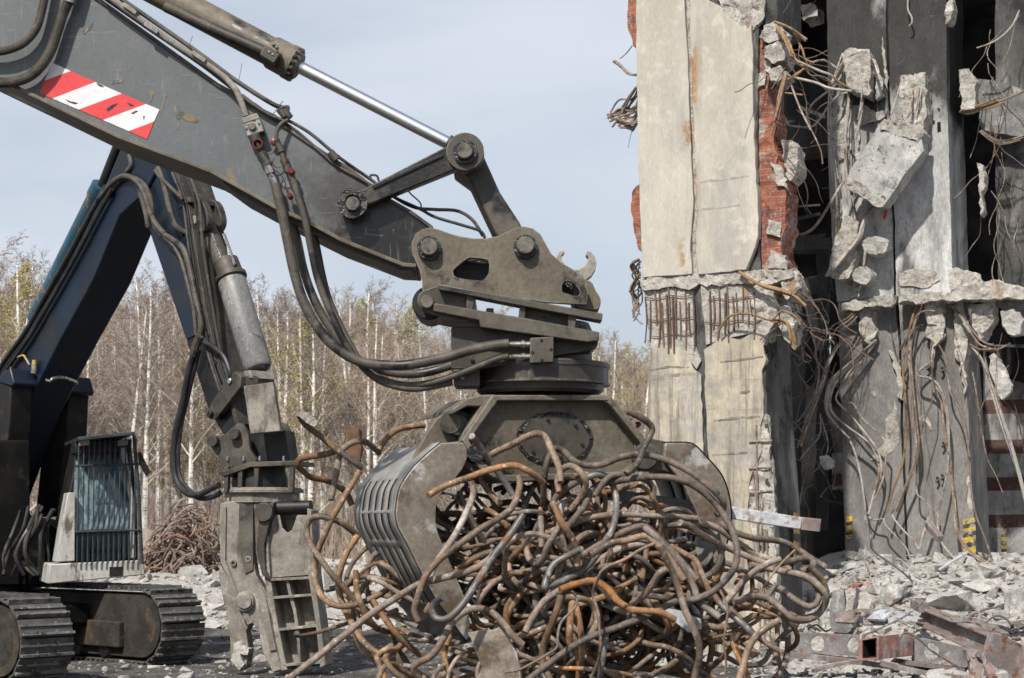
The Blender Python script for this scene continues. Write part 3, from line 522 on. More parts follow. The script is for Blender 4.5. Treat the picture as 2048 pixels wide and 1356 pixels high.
disc([(729, 138), (731, 140), (739, 140), (740, 137), (768, 137), (769, 140), (772, 140), (773, 128), (784, 126), (790, 118)], 'slewing_ring', M['dark'])
mb = MB(); mb.prism(A, [(902, 655), (960, 652), (1196, 678), (1196, 690), (1184, 692), (1184, 700), (960, 738), (902, 738)], .06, .30); mb.prism(A, [(906, 739), (960, 739), (960, 772), (908, 772)], .06, .3)
hsg = mb.build('rotator_housing', M['dark'], grap, bevel=.006)
for x, y in ((944, 718), (925, 755), (950, 690)):
    mb = MB(); mb.pin(A, x, y, 5, .045, .08, n=6, chamfer=.002); mb.build('bolt', M['pin'], hsg)
mb = MB(); mb.prism(A, [(1060, 676), (1107, 673), (1107, 724), (1060, 726)], -.045, .1); vb = mb.build('valve_block', M['dark'], grap, bevel=.004)
for x, y in ((1083, 680), (1102, 698), (1084, 720), (1065, 704)):
    mb = MB(); mb.pin(A, x, y, 3.2, -.05, .0, n=8, chamfer=.001); mb.build('bolt', M['mach'], vb)
for y in (688, 713):
    k = .85 if y > 700 else 1
    mb = MB(); q = pp([(1014, y), (1042, y), (1043, y), (1050, y), (1051, y), (1062, y)], 8.985); mb.tube(q, [.014*k, .015*k, .021*k, .021*k, .016*k, .016*k], 10); mb.build('hose_fitting', M['zinc'], vb, smooth=30)
for pts, r, mt, ds in [
 ([(551, 368), (565, 430), (575, 480), (590, 550), (610, 610), (645, 668), (687, 706), (724, 724), (765, 730), (815, 730), (887, 716), (937, 701), (987, 691), (1018, 688)], .0265, 'hose', (9.0, 8.96)),
 ([(560, 395), (572, 425), (581, 440), (594, 479), (607, 539), (624, 589), (649, 638), (687, 690), (724, 724), (755, 738), (790, 746), (824, 748), (862, 743), (910, 728)], .023, 'hose', (9.15, 9.1)),
 ([(578, 344), (584, 355), (597, 396), (610, 439), (622, 499), (634, 554), (652, 604), (672, 647), (690, 685), (720, 728), (752, 757), (790, 772), (837, 777), (905, 764)], .018, 'hose', (9.0, 9.05)),
 ([(600, 395), (616, 430), (624, 455), (634, 493), (644, 544), (656, 592), (674, 636), (697, 682), (730, 735), (770, 760), (815, 770), (862, 765), (912, 750), (962, 730), (998, 716), (1018, 713)], .017, 'hose', (9.2, 8.97))]:
    m_ = len(pts)-1; pipe(pts, r, M[mt], 'hydraulic_hose', [ds[0]+(ds[1]-ds[0])*i/m_ for i in range(m_+1)], grap, 16)
# body and shells, turned 18 degrees
G = Plane(1080, 9.08, -18)
body = [(985, 790), (1213, 790), (1228, 799), (1290, 876), (1303, 900), (1292, 930), (1255, 955), (1000, 964), (958, 935), (925, 880)]
inner = [(996, 801), (1208, 801), (1219, 808), (1279, 882), (1288, 902), (1280, 920), (1248, 943), (1004, 950), (968, 926), (938, 882)]
mb = MB(); mb.prism(G, body, .05, .68); gb = mb.build('grapple_body', M['dusty'], grap, bevel=.008)
mb = MB(); mb.prism(G, body, -.02, .06, [inner]); mb.build('body_rim', M['dusty'], gb, bevel=.008)
mb = MB(); mb.prism(G, ell(1110, 877, 76, 54, 40), .04, .06, [ell(1110, 877, 68, 47, 40)]); mb.build('grease_bead', M['grease'], gb, rough=(.006, 40, .015, 3))
mb = MB(); mb.prism(G, ell(1110, 877, 70, 49, 40), .042, .06); mb.build('cover_plate', M['dark'], gb, bevel=.004)
for i in range(6):
    g = i*math.pi/3+.3; mb = MB(); mb.pin(G, 1110+58*math.cos(g), 877+38*math.sin(g), 3.5, .03, .05, n=6, chamfer=.001); mb.build('bolt', M['mach'], gb)
# curved roof strap left of the body
mb = MB(); mb.prism(G, [(990, 789), (960, 790), (935, 796), (905, 818), (905, 828), (935, 812), (962, 812), (950, 832), (925, 876), (938, 882), (998, 802)], .02, .66)
mb.build('body_strap', M['dusty'], gb, bevel=.006)
SL = [(882, 886), (862, 902), (844, 918), (830, 932), (817, 948), (799, 978), (793, 1013), (792, 1030), (798, 1056), (817, 1092), (847, 1152), (872, 1197), (903, 1240), (934, 1282)]
SLi = [(939, 1262), (939, 1237), (932, 1202), (912, 1152), (887, 1092), (874, 1058), (872, 1027), (874, 1010), (882, 990), (902, 965), (922, 943), (934, 918), (938, 890), (912, 884)]
SR = [(1331, 886), (1374, 886), (1392, 893), (1416, 918), (1438, 943), (1451, 968), (1460, 1003), (1462, 1040), (1455, 1080), (1440, 1120), (1415, 1165), (1380, 1210), (1330, 1255), (1280, 1285)]
SRi = [(1300, 1258), (1345, 1214), (1375, 1176), (1393, 1138), (1401, 1100), (1401, 1060), (1394, 1025), (1380, 998), (1367, 968), (1347, 943), (1328, 918)]
def claw(prof, inner_, W=.92):
    ro = MB(); c = curve2(prof, 4, False); ci = curve2(inner_, 4, False)
    ro.prism(G, c+ci, -.005, .03); s = ro.build('claw_shell', M['shell'], grap, bevel=.005)
    mb = MB(); mb.prism(G, c+ci, W-.03, W); mb.build('side_plate', M['shell'], s, bevel=.005)
    # curved back sheet with rows of slots
    c2 = curve2(prof, 8, False); base = [G.pt(x, y, .0) for x, y in c2]; n = len(base); ts = [0.0, .08]
    for k in range(5): ts += [.14+k*.155, .14+k*.155+.034]
    ts += [.92, 1.0]; ts = sorted(ts); K = len(ts); vs = [p+G.n*(W*t) for p in base for t in ts]; fs = []
    rows = ((.33, .49), (.51, .67), (.69, .86))
    for i in range(n-1):
        s_ = i/(n-1)
        for j in range(K-1):
            slot = j >= 2 and j % 2 == 0 and j < K-2 and any(lo <= s_ < hi for lo, hi in rows)
            if not slot: fs.append((i*K+j, i*K+j+1, (i+1)*K+j+1, (i+1)*K+j))
    mb = MB(); mb.add(vs, fs); mb.build('curved_back', [M['shellback'], M['house']], s, solid=.014)  # near-black rim material darkens the slots and sheet edges
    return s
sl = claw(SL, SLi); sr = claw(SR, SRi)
for o0, o1 in ((.16, .21), (.42, .47), (.68, .73)):
    mb = MB(); mb.prism(G, [(822, 928), (852, 868), (872, 838), (893, 824), (920, 820), (940, 828), (948, 850), (938, 880), (925, 905), (880, 900)], o0, o1); mb.build('hinge_plate', M['dusty'], sl, bevel=.006)
mb = MB(); mb.tube([G.pt(900, 845, .1), G.pt(900, 845, .8)], .055, 24); mb.build('hinge_tube', M['dark'], sl)
mb = MB(); mb.pin(G, 918, 850, 22, .1, .17); q = mb.build('hinge_boss', M['dark'], sl)
mb = MB(); mb.ring(G, 918, 850, 9, 7, .092, .11); mb.pin(G, 918, 850, 6, .09, .12, n=16, chamfer=.001); mb.build('hinge_pin', M['dusty'], sl)
mb = MB(); mb.lathe(G.pt(952, 906, -.03), G.pt(952, 906, .1), [(0, .045), (.3, .058), (1, .06)], 24); mb.build('hinge_boss', M['grease'], sl)
mb = MB(); mb.prism(G, [(905, 884), (950, 876), (980, 900), (975, 935), (945, 945), (925, 930)], .03, .12); mb.build('hinge_lug', M['dark'], sl, bevel=.006)
mb = MB(); mb.lathe(G.pt(1290, 914, -.07), G.pt(1290, 914, .12), [(0, .062), (.2, .072), (.35, .072), (.36, .066), (.5, .066), (.51, .075), (1, .08)], 28); mb.build('hinge_boss', M['dark'], sr)
mb = MB(); mb.prism(G, [(1270, 884), (1300, 876), (1345, 886), (1380, 896), (1370, 960), (1330, 942), (1262, 940)], .035, .2); mb.build('hinge_lug', M['dark'], sr, bevel=.006)
mb = MB(); mb.prism(G, [(1270, 884), (1300, 876), (1345, 886), (1380, 896), (1370, 960), (1330, 942), (1262, 940)], .55, .75)
mb.build('hinge_lug', M['dark'], sr, bevel=.006)
mb = MB(); mb.ring(G, 1276, 850, 15, 7, .3, .38); mb.build('lifting_eye', M['beam'], gb)
# ------------------------------------------------------------------ rods held in the grapple: traced ones, each its own curve in depth
RG = 'bent rusty rods in the grapple'
def rod(pts, d, r=.0170, label='', mat='rod', seed=None, wob=.05):
    rs = random.Random(seed if seed is not None else int(pts[0][0]*7+pts[0][1])); ph = rs.uniform(0, 6.3); k = rs.uniform(.6, 1.2); n = len(pts)
    d0, d1 = d if isinstance(d, tuple) else (d, d)
    v = [P(x, y, d0+(d1-d0)*i/(n-1)+wob*math.sin(ph+k*i)) for i, (x, y) in enumerate(pts)]
    c = catmull(v, 7); mb = MB(); q = rs.uniform(.96, 1.06)
    mb.tube(c, [r*q*(1+.05*noise.noise(p*9)) for p in c], 12)
    o = mb.build('steel_rod', M[mat]); tag(o, label, 'rod', RG); return o
T = [
 ([(1002, 1010), (974, 978), (960, 953), (962, 938), (982, 910), (1024, 889), (1049, 875), (1074, 867), (1091, 875), (1104, 903), (1118, 935), (1121, 965)], (9.1, 8.85), 'rod bent over like a hairpin in front of the round cover plate'),
 ([(1086, 1010), (1087, 990), (1089, 950), (1097, 916), (1110, 897), (1129, 905), (1150, 923), (1177, 931), (1207, 928), (1241, 915), (1282, 909), (1331, 920), (1379, 943), (1420, 974), (1444, 1000), (1446, 1018), (1432, 1030)], (9.0, 8.75), 'long brown rod waving across the bottom of the grapple body'),
 ([(857, 991), (887, 973), (937, 955), (975, 941), (1024, 931), (1049, 938), (1070, 951), (1086, 965)], (8.65, 8.9), 'rod with a cut end sticking out over the left claw side plate'),
 ([(944, 872), (950, 880), (962, 897), (987, 931), (1012, 968), (1026, 990)], (8.75, 8.95), 'short dark rod leaning down beside the left hinge boss'),
 ([(1101, 1017), (1116, 990), (1149, 967), (1174, 955), (1199, 949), (1217, 958), (1229, 980), (1233, 1010), (1230, 1038), (1222, 1064), (1209, 1085), (1189, 1117), (1164, 1142), (1131, 1159), (1099, 1172), (1090, 1174), (1094, 1155), (1109, 1127), (1139, 1110), (1163, 1098)], (8.95, 8.65), 'pale grey rod closing into a big teardrop loop mid bundle'),
 ([(1130, 1060), (1169, 1012), (1180, 985), (1199, 969), (1236, 962), (1274, 956), (1324, 954), (1361, 960), (1394, 975), (1424, 1000), (1449, 1032), (1466, 1064), (1474, 1099), (1471, 1130), (1454, 1157), (1424, 1184), (1386, 1199), (1349, 1204), (1299, 1229), (1236, 1254), (1186, 1272), (1136, 1299), (1061, 1356), (1010, 1400)], (8.9, 8.5), 'longest rod, an orange arc over the right claw and back down to the left'),
 ([(1119, 985), (1115, 960), (1124, 940), (1140, 932), (1157, 940), (1169, 957), (1171, 975), (1159, 998), (1141, 1020)], 8.85, 'small round loop of rod just under the grapple body'),
 ([(1190, 990), (1224, 951), (1274, 955), (1298, 964), (1307, 983), (1301, 1018)], 8.9, 'hooked rod hanging its end in front of the right claw mouth'),
 ([(1254, 822), (1286, 838), (1304, 855), (1299, 874), (1286, 898), (1274, 928), (1252, 948)], (8.85, 8.8), 'kinked rod standing up beside the right hinge'),
 ([(662, 890), (682, 905), (707, 923), (726, 936)], (9.5, 9.6), 'short stub of rod crossing behind the left claw back'),
 ([(679, 900), (652, 908), (617, 914), (599, 919), (596, 931), (607, 943), (624, 955), (652, 960), (672, 970), (692, 985), (704, 1010)], (9.4, 9.7), 'orange rod bent into a hook farthest to the left'),
 ([(662, 1000), (669, 965), (674, 938), (680, 910), (692, 893), (712, 883), (731, 884), (745, 893), (758, 906)], (9.5, 9.7), 'brown rod arching over toward the left claw top'),
 ([(758, 900), (774, 876), (794, 860), (817, 854), (850, 850)], (9.6, 9.7), 'rod curving up behind the left claw to its hinge'),
 ([(719, 943), (697, 980), (682, 1005), (659, 1047), (645, 1079), (634, 1109), (629, 1142), (633, 1172), (648, 1197), (672, 1211), (699, 1212), (732, 1202), (762, 1187), (784, 1171)], (9.5, 9.35), 'rod making a long open U left of the claw'),
 ([(718, 1074), (688, 1049), (657, 1036), (632, 1033), (617, 1044), (614, 1067), (623, 1092), (642, 1119), (662, 1147), (687, 1174), (712, 1202), (738, 1225)], (9.5, 9.3), 'purplish rod looping round at left and heading down right'),
 ([(715, 1072), (694, 1104), (684, 1129), (677, 1157), (679, 1187), (689, 1217), (704, 1247), (722, 1277), (742, 1297), (764, 1310)], (9.45, 9.3), 'brown rod falling from behind the claw in a slow S'),
 ([(560, 1370), (582, 1354), (624, 1322), (687, 1272), (737, 1232), (787, 1199), (837, 1169), (874, 1159), (937, 1142), (974, 1122), (989, 1106)], (9.0, 8.6), 'straight rod slanting from the lower left across the claw'),
 ([(1037, 952), (1039, 975), (1024, 1015), (992, 1040), (962, 1057), (912, 1094), (874, 1124), (849, 1157), (835, 1197), (829, 1222), (837, 1244)], (8.75, 8.45), 'thick rod hanging down over the claw side plate to a blunt end'),
 ([(1046, 1030), (1022, 1067), (987, 1112), (962, 1152), (937, 1192), (912, 1224), (892, 1238), (872, 1236), (864, 1219), (874, 1202), (886, 1193)], (8.6, 8.4), 'grey white rod ending in a tight hook before the claw tip'),
 ([(942, 962), (947, 985), (937, 1015), (912, 1067), (884, 1109), (865, 1139), (858, 1165)], (8.75, 8.6), 'rod sloping along the inner edge of the left claw'),
 ([(838, 1356), (828, 1332), (862, 1312), (884, 1282), (902, 1249), (924, 1227), (952, 1217), (982, 1224), (1007, 1247), (1024, 1270), (1046, 1290)], (8.55, 8.6), 'rod bulging out below the left claw tip'),
 ([(650, 1180), (682, 1172), (712, 1157), (737, 1153), (777, 1162), (815, 1172)], 9.5, 'dark rod lying flat behind the left claw'),
 ([(747, 1203), (762, 1226), (782, 1254), (802, 1277), (824, 1297), (846, 1313)], (9.2, 9.1), 'reddish rod running down right under the claw back'),
 ([(800, 1272), (801, 1290), (773, 1312), (777, 1330), (795, 1350), (818, 1366)], (9.1, 9.0), 'sharply kinked rod end at lower left'),
 ([(802, 1283), (757, 1309), (759, 1329), (768, 1352), (774, 1380)], (9.2, 9.2), 'short kinked rod lowest at the left'),
 ([(1360, 1045), (1380, 1054), (1424, 1080), (1474, 1104), (1536, 1129), (1560, 1140)], (8.9, 9.1), 'rod running out right just under the white tube'),
 ([(1392, 1043), (1436, 1057), (1474, 1084), (1511, 1109), (1545, 1120), (1580, 1140)], (9.0, 9.2), 'brown rod sloping out right toward the pillar'),
 ([(1440, 1046), (1474, 1066), (1511, 1077), (1536, 1079), (1566, 1084), (1593, 1097), (1618, 1114), (1652, 1135)], (9.1, 9.3), 'rod reaching farthest right with a blunt end over the rubble'),
 ([(1500, 1130), (1536, 1137), (1573, 1144), (1611, 1153), (1637, 1171), (1652, 1192), (1647, 1213), (1632, 1232), (1608, 1241), (1586, 1238), (1568, 1223), (1551, 1207), (1530, 1195), (1500, 1194), (1469, 1204)], (9.0, 8.8), 'big rounded rod loop at the far right of the bundle'),
 ([(1520, 1140), (1536, 1134), (1573, 1124), (1603, 1117), (1621, 1117), (1627, 1128), (1617, 1138), (1600, 1142)], 9.1, 'narrow rod loop lying above the big right loop'),
 ([(1530, 1200), (1537, 1188), (1548, 1178), (1561, 1177), (1577, 1190), (1598, 1204), (1618, 1213), (1633, 1206), (1638, 1187), (1628, 1165), (1610, 1155)], 8.95, 'orange rod curled inside the big right loop'),
 ([(1446, 1212), (1474, 1177), (1504, 1147), (1536, 1127), (1560, 1118)], 8.85, 'straight reddish rod rising to the right'),
 ([(1262, 1210), (1289, 1189), (1306, 1167), (1319, 1147), (1334, 1137)], 8.5, 'short thick rod with both cut ends showing at the centre'),
 ([(1290, 1055), (1306, 1069), (1324, 1089), (1349, 1117), (1374, 1147), (1389, 1177), (1400, 1205), (1440, 1235)], 8.7, 'rod falling steeply on the right of the bundle'),
 ([(1320, 1090), (1331, 1114), (1346, 1147), (1359, 1182), (1369, 1217), (1382, 1247), (1395, 1277), (1399, 1312), (1389, 1356), (1380, 1400)], 8.5, 'long rod dropping to the bottom edge at right of centre'),
 ([(1180, 1110), (1221, 1087), (1249, 1082), (1289, 1072), (1308, 1082), (1340, 1120), (1368, 1160)], 8.65, 'rod humped across the middle right of the bundle'),
 ([(1150, 1120), (1190, 1095), (1224, 1077), (1249, 1064), (1274, 1054), (1294, 1055), (1311, 1070), (1350, 1110), (1395, 1160)], 8.75, 'second humped rod just above another like it'),
 ([(1131, 1194), (1159, 1197), (1180, 1205), (1192, 1226), (1194, 1245), (1178, 1275)], 8.6, 'orange rod turning downward below the teardrop loop'),
 ([(1120, 1180), (1149, 1169), (1186, 1162), (1214, 1177), (1236, 1202), (1264, 1219), (1294, 1222), (1321, 1225), (1350, 1240)], 8.55, 'rod bowed like a wave under the centre'),
 ([(1394, 1037), (1324, 1032), (1236, 1029), (1174, 1037), (1124, 1055), (1089, 1067), (1066, 1075), (1053, 1092), (1058, 1116), (1071, 1127), (1085, 1120), (1093, 1098), (1104, 1077), (1120, 1050)], (9.0, 8.7), 'rod with a narrow loop at its left end and a straight right end'),
 ([(1105, 1005), (1113, 1020), (1124, 1047), (1144, 1077), (1153, 1102), (1155, 1130)], 8.7, 'rod plunging down through the teardrop loop'),
 ([(1560, 1240), (1536, 1254), (1512, 1273), (1497, 1297), (1487, 1329), (1478, 1360), (1470, 1390)], 8.7, 'rod curving down off the right end of the bundle'),
 ([(1350, 1130), (1396, 1163), (1424, 1187), (1449, 1217), (1486, 1249), (1512, 1275)], 8.8, 'smooth dark grey rod sloping at the lower right'),
 ([(1380, 1240), (1404, 1249), (1436, 1254), (1474, 1249), (1510, 1230)], 8.9, 'orange rod lying level at the lower right'),
 ([(1475, 1240), (1470, 1258), (1466, 1280), (1474, 1304), (1485, 1328), (1500, 1365)], 8.85, 'brown rod dangling at the lower right'),
 ([(1050, 1265), (1061, 1242), (1084, 1207), (1106, 1189), (1130, 1175)], 8.6, 'short rod bending up left of the centre'),
 ([(1122, 1190), (1111, 1229), (1096, 1267), (1086, 1297), (1086, 1329), (1099, 1356), (1110, 1390)], 8.55, 'thick rod hanging nearly upright at the centre'),
 ([(1146, 1200), (1144, 1212), (1140, 1249), (1139, 1279), (1146, 1310)], 8.6, 'short upright rod beside the thick hanging one'),
]
for i, (pts, d, lab) in enumerate(T):
    rod(pts, d, label=('rusty ' if not any(w in lab for w in ('grey', 'dark', 'rusty', 'orange', 'brown', 'reddish', 'purplish')) else '')+lab, mat='rodgrey' if any(w in lab for w in ('grey', 'dark')) else 'rod')
rod([(1309, 1087), (1280, 1100), (1249, 1119), (1209, 1137), (1194, 1162), (1186, 1189), (1196, 1224), (1199, 1257), (1201, 1292), (1196, 1324), (1184, 1352), (1175, 1380)], 8.4, .008, 'thin rusty bar trailing down over the front of the bundle')
rod([(1144, 1182), (1154, 1197), (1149, 1217), (1124, 1242), (1116, 1267), (1114, 1294), (1094, 1309), (1044, 1337), (1010, 1345)], 8.45, .006, 'thin rusty wire crossing the thick hanging rods')
rod([(1440, 1180), (1455, 1215), (1452, 1250), (1448, 1285), (1452, 1330), (1446, 1370)], 8.6, .006, 'thin wire hanging at the right of the bundle')
rod([(1590, 1100), (1560, 1130), (1530, 1170), (1500, 1220)], 8.9, .006, 'thin wire slanting through the right loops')
# rod with a lump of concrete
o = rod([(597, 828), (612, 850), (642, 873), (662, 890), (680, 905)], (9.3, 9.45), label='rusty rod at far left with a lump of concrete stuck on its end')
mb = MB(); mb.prism(Plane(1024, 9.28, 0), [(597, 830), (601, 824), (618, 827), (634, 842), (630, 852), (612, 846)], -.02, .05); mb.build('concrete_lump', M['broken'], o, rough=(.008, 20, .02, 3))
# inside of the tangle
rnd = random.Random(21)
def filler(c, R, L, horiz, seed, r=.0255, ang=None):
    q = random.Random(seed); p = c+V((q.gauss(0, .45)*R.x, q.gauss(0, .45)*R.y, q.gauss(0, .45)*R.z))
    a = q.uniform(0, 6.28); e = q.gauss(0, horiz); dr = V((math.cos(a)*math.cos(e), math.sin(a)*math.cos(e)*.7, math.sin(e))).normalized()
    pts = [p]; st = .08; n = int(L/st); cur = V((q.gauss(0, 1), q.gauss(0, 1), q.gauss(0, 1)))
    for i in range(n):
        if q.random() < .2: cur = V((q.gauss(0, 1), q.gauss(0, 1), q.gauss(0, 1)))*q.choice((.4, .8, 2.2))
        dr = (dr+cur*.115).normalized(); p = p+dr*st
        v = p-c; k = (v.x/R.x)**2+(v.y/R.y)**2+(v.z/R.z)**2
        if k > .9: dr = (dr-V((v.x/R.x, v.y/R.y, v.z/R.z)).normalized()*.6).normalized()
        pts.append(p.copy())
    return pts
def addfill(c, R, n, lab, horiz=.35, s0=0, Ls=(.7, 1.9), mats=('rod', 'rod', 'rod', 'rod', 'rod', 'rod', 'rod', 'rodgrey')):
    for i in range(n):
        q = random.Random(s0+i); pts = catmull(filler(c, R, q.uniform(*Ls), horiz, s0+i*3+1), 4); mb = MB(); mb.tube(pts, .0146*q.uniform(.72, 1.2), 9)
        tag(mb.build('steel_rod', M[q.choice(mats)]), lab, 'rod', RG)
core = 'rusty bent rod packed deep among the others inside the bundle in the grapple'
addfill(P(1195, 1170, 9.25), V((.62, .34, .40)), 116, core, horiz=.25, s0=100, Ls=(.8, 2.4))
addfill(P(1160, 1330, 9.2), V((.75, .35, .28)), 34, core, horiz=.28, s0=400, Ls=(.8, 2.2))
addfill(P(1060, 1060, 9.35), V((.40, .26, .22)), 26, core, s0=600, Ls=(.5, 1.2))
addfill(P(950, 1090, 9.45), V((.22, .24, .30)), 24, core, s0=1200, Ls=(.5, 1.0))
addfill(P(775, 1215, 9.6), V((.26, .3, .28)), 13, 'rusty bent rod bulging out behind the slotted back of the left claw', s0=700, Ls=(.6, 1.3))
addfill(P(1490, 1215, 9.3), V((.30, .3, .3)), 14, 'rusty bent rod sprawling out of the right side of the bundle', s0=800, Ls=(.5, 1.1))
addfill(P(900, 1370, 9.2), V((.5, .3, .16)), 12, 'rusty bent rod sagging along the underside of the bundle', s0=900, Ls=(.5, 1.2))
# white tube, steel plates caught in the bundle
tb = thing('square_tube', 'dusty white square steel tube sticking out of the bundle to the right', 'steel tube', P(1430, 1040, 9.6))
mb = MB(); mb.bar(P(1190, 984, 9.75), P(1604, 1047, 9.5), .07, .068); mb.build('tube_body', M['tubewhite'], tb, bevel=.006)
mb = MB(); mb.bar(P(1604, 1047, 9.5), P(1641, 1051, 9.48), .072, .07); mb.build('bare_end', M['beam'], tb, bevel=.004)
def sheet(poly, d, label, mat, seed=1, bend=.12):
    mb = MB(); pl = Plane(1100, d, 15); mb.prism(pl, poly, 0, .012); o = mb.build('steel_plate', M[mat], rough=(bend*.35, 2.2, .06, 4), smooth=50); tag(o, label, 'steel plate'); return o
sheet([(942, 1268), (990, 1262), (1012, 1246), (1020, 1280), (1036, 1330), (1040, 1400), (950, 1400), (968, 1330)], 8.55, 'torn rusty grey steel plate hanging below the left claw tip', 'shell')
sheet([(1396, 1062), (1440, 1066), (1446, 1084), (1412, 1130), (1398, 1146), (1390, 1100)], 9.35, 'blue grey scrap plate wedged under the white tube', 'shellback')
sheet([(1330, 1215), (1400, 1240), (1404, 1262), (1380, 1268), (1340, 1240)], 9.0, 'dusty scrap of steel plate caught at the right of the bundle', 'tubewhite')
# ------------------------------------------------------------------ the blue excavator behind
bx = thing('blue_excavator', 'dark blue tracked excavator with a caged cab and folded boom standing behind the arm', 'excavator', P(120, HY, 23.5)-V((0, 0, CZ)))
B = Plane(190, 23.0, 41)
mb = MB(); mb.prism(B, [(238, 305), (250, 275), (262, 262), (300, 270), (318, 330), (290, 385), (240, 430), (187, 559), (122, 678), (50, 818), (20, 900), (-30, 1040), (-150, 1040), (-70, 860), (0, 738), (60, 655), (130, 540), (190, 420), (215, 360)], 0, .6)
boom = mb.build('boom', M['blue'], bx, bevel=.02)
mb = MB(); mb.prism(B, [(248, 250), (300, 262), (345, 330), (375, 420), (388, 494), (408, 620), (416, 660), (372, 680), (295, 452), (262, 345)], .04, .5)
stk = mb.build('stick', M['blue'], bx, bevel=.015)
mb = MB(); mb.prism(B, [(416, 660), (432, 720), (456, 790), (474, 850), (468, 872), (445, 868), (415, 815), (372, 680)], .05, .49); mb.build('stick_nose', M['mach'], stk, bevel=.015)
# dirty front plate of the stick
mb = MB(); fr = [(345, 330), (375, 420), (388, 494), (408, 620), (432, 720), (458, 790), (474, 850)]
mb.prism(B, [(x-4, y) for x, y in fr]+[(x+3, y-2) for x, y in reversed(fr)], .02, .53); mb.build('front_plate', M['grime'], stk, bevel=.006)
# cylinder lying on the stick
def on(x, y, off=.27): return B.pt(x, y, off)
def lat(pts, prof, name, mat, parent, n=24, off=.27):
    a, b = on(*pts[0], off), on(*pts[1], off); mb = MB(); mb.lathe(a, b, prof, n); return mb.build(name, mat, parent)
k = lambda px: px/157.0
ccyl = lat([(408, 438), (458, 560)], [(0, k(12)), (.15, k(17)), (1, k(17))], 'cylinder_rod_cover', M['grime'], bx)
lat([(452, 522), (464, 560)], [(0, k(24)), (.75, k(26)), (.78, k(31)), (.95, k(31)), (1, k(26))], 'cylinder_gland', M['dark'], bx)
lat([(462, 556), (517, 738)], [(0, k(25)), (.05, k(28)), (.97, k(28)), (1, k(24))], 'cylinder_barrel', M['barrel'], bx)
for dx in (0, 24):
    mb = MB(); mb.tube([on(424+dx, 468, .2), on(446+dx, 530, .2)], k(3.2), 8); mb.build('guide_bar', M['zinc'], bx)
for dx, o in ((0, .1), (26, .42)):
    mb = MB(); mb.prism(B, curve2([(372+dx, 408), (384+dx, 398), (402+dx, 402), (412+dx, 420), (416+dx, 445), (408+dx, 462), (392+dx, 462), (378+dx, 440)], 3), o, o+.1); mb.build('cylinder_lug', M['grime'], stk, bevel=.01)
mb = MB(); mb.pin(B, 387, 440, 9, .06, .12); mb.build('lug_pin', M['tan'], stk)
mb = MB(); mb.prism(B, [(362, 400), (368, 394), (378, 394), (380, 404), (370, 406), (356, 418)], .02, .47); mb.build('guard_strap', M['grime'], stk, bevel=.01)
mb = MB(); mb.prism(B, [(486, 742), (500, 740), (504, 756), (490, 758)], .03, .40); mb.build('barrel_foot', M['tan'], bx, bevel=.01)
mb = MB(); mb.tube([on(502, 765, .05), on(535, 760, .5)], k(14), 18); mb.build('hinge_tube', M['dark'], bx)
mb = MB(); mb.prism(Plane(525, 20.75, 12), [(487, 772), (545, 764), (562, 862), (500, 868)], .0, .09); mb.build('link_cover', M['tan'], bx, bevel=.01)
mb = MB(); mb.prism(B, [(455, 750), (470, 742), (482, 752), (480, 775), (432, 838), (418, 838), (412, 826)], -.06, .04); q = mb.build('tilt_link', M['dark'], bx, bevel=.012)
mb = MB(); mb.pin(B, 457, 762, 6, -.09, 0, n=10); mb.build('bolt', M['zinc'], q)
mb = MB(); mb.pin(B, 417, 828, 7, -.11, 0, n=14); mb.build('bolt', M['mach'], q)
# arm cylinder on the back of the boom, with its rod
mb = MB(); mb.lathe(B.pt(70, 640, .3), B.pt(205, 372, .3), [(0, k(19)), (.9, k(20)), (.92, k(23)), (1, k(23))], 24); mb.build('arm_cylinder', M['bluelight'], bx)
mb = MB(); mb.tube([B.pt(205, 372, .3), B.pt(248, 262, .3)], k(11), 18); mb.build('arm_cylinder_rod', M['mach'], bx)
# lift cylinders with covers beside the boom
for off, dx, dy in ((-.35, 0, 0), (.72, 116, 16)):
    mb = MB()
    mb.prism(B, [(-6+dx, 760+dy), (22+dx, 766+dy), (18+dx, 850+dy), (4+dx, 940+dy), (-4+dx, 1016+dy), (-46+dx, 1018+dy), (-34+dx, 900+dy)], off, off+.34); c = mb.build('lift_cylinder_cover', M['coverm'], bx, bevel=.02)
    mb = MB(); mb.prism(B, [(-10+dx, 762+dy), (8+dx, 742+dy), (20+dx, 736+dy), (28+dx, 766+dy), (24+dx, 774+dy)], off-.02, off+.36); mb.build('cover_hood', M['blue'], c, bevel=.02)
    mb = MB(); mb.tube([B.pt(10+dx, 1010+dy, off+.15), B.pt(-20+dx, 1120+dy, off+.15)], k(12), 16); mb.build('lift_cylinder_rod', M['mach'], c)
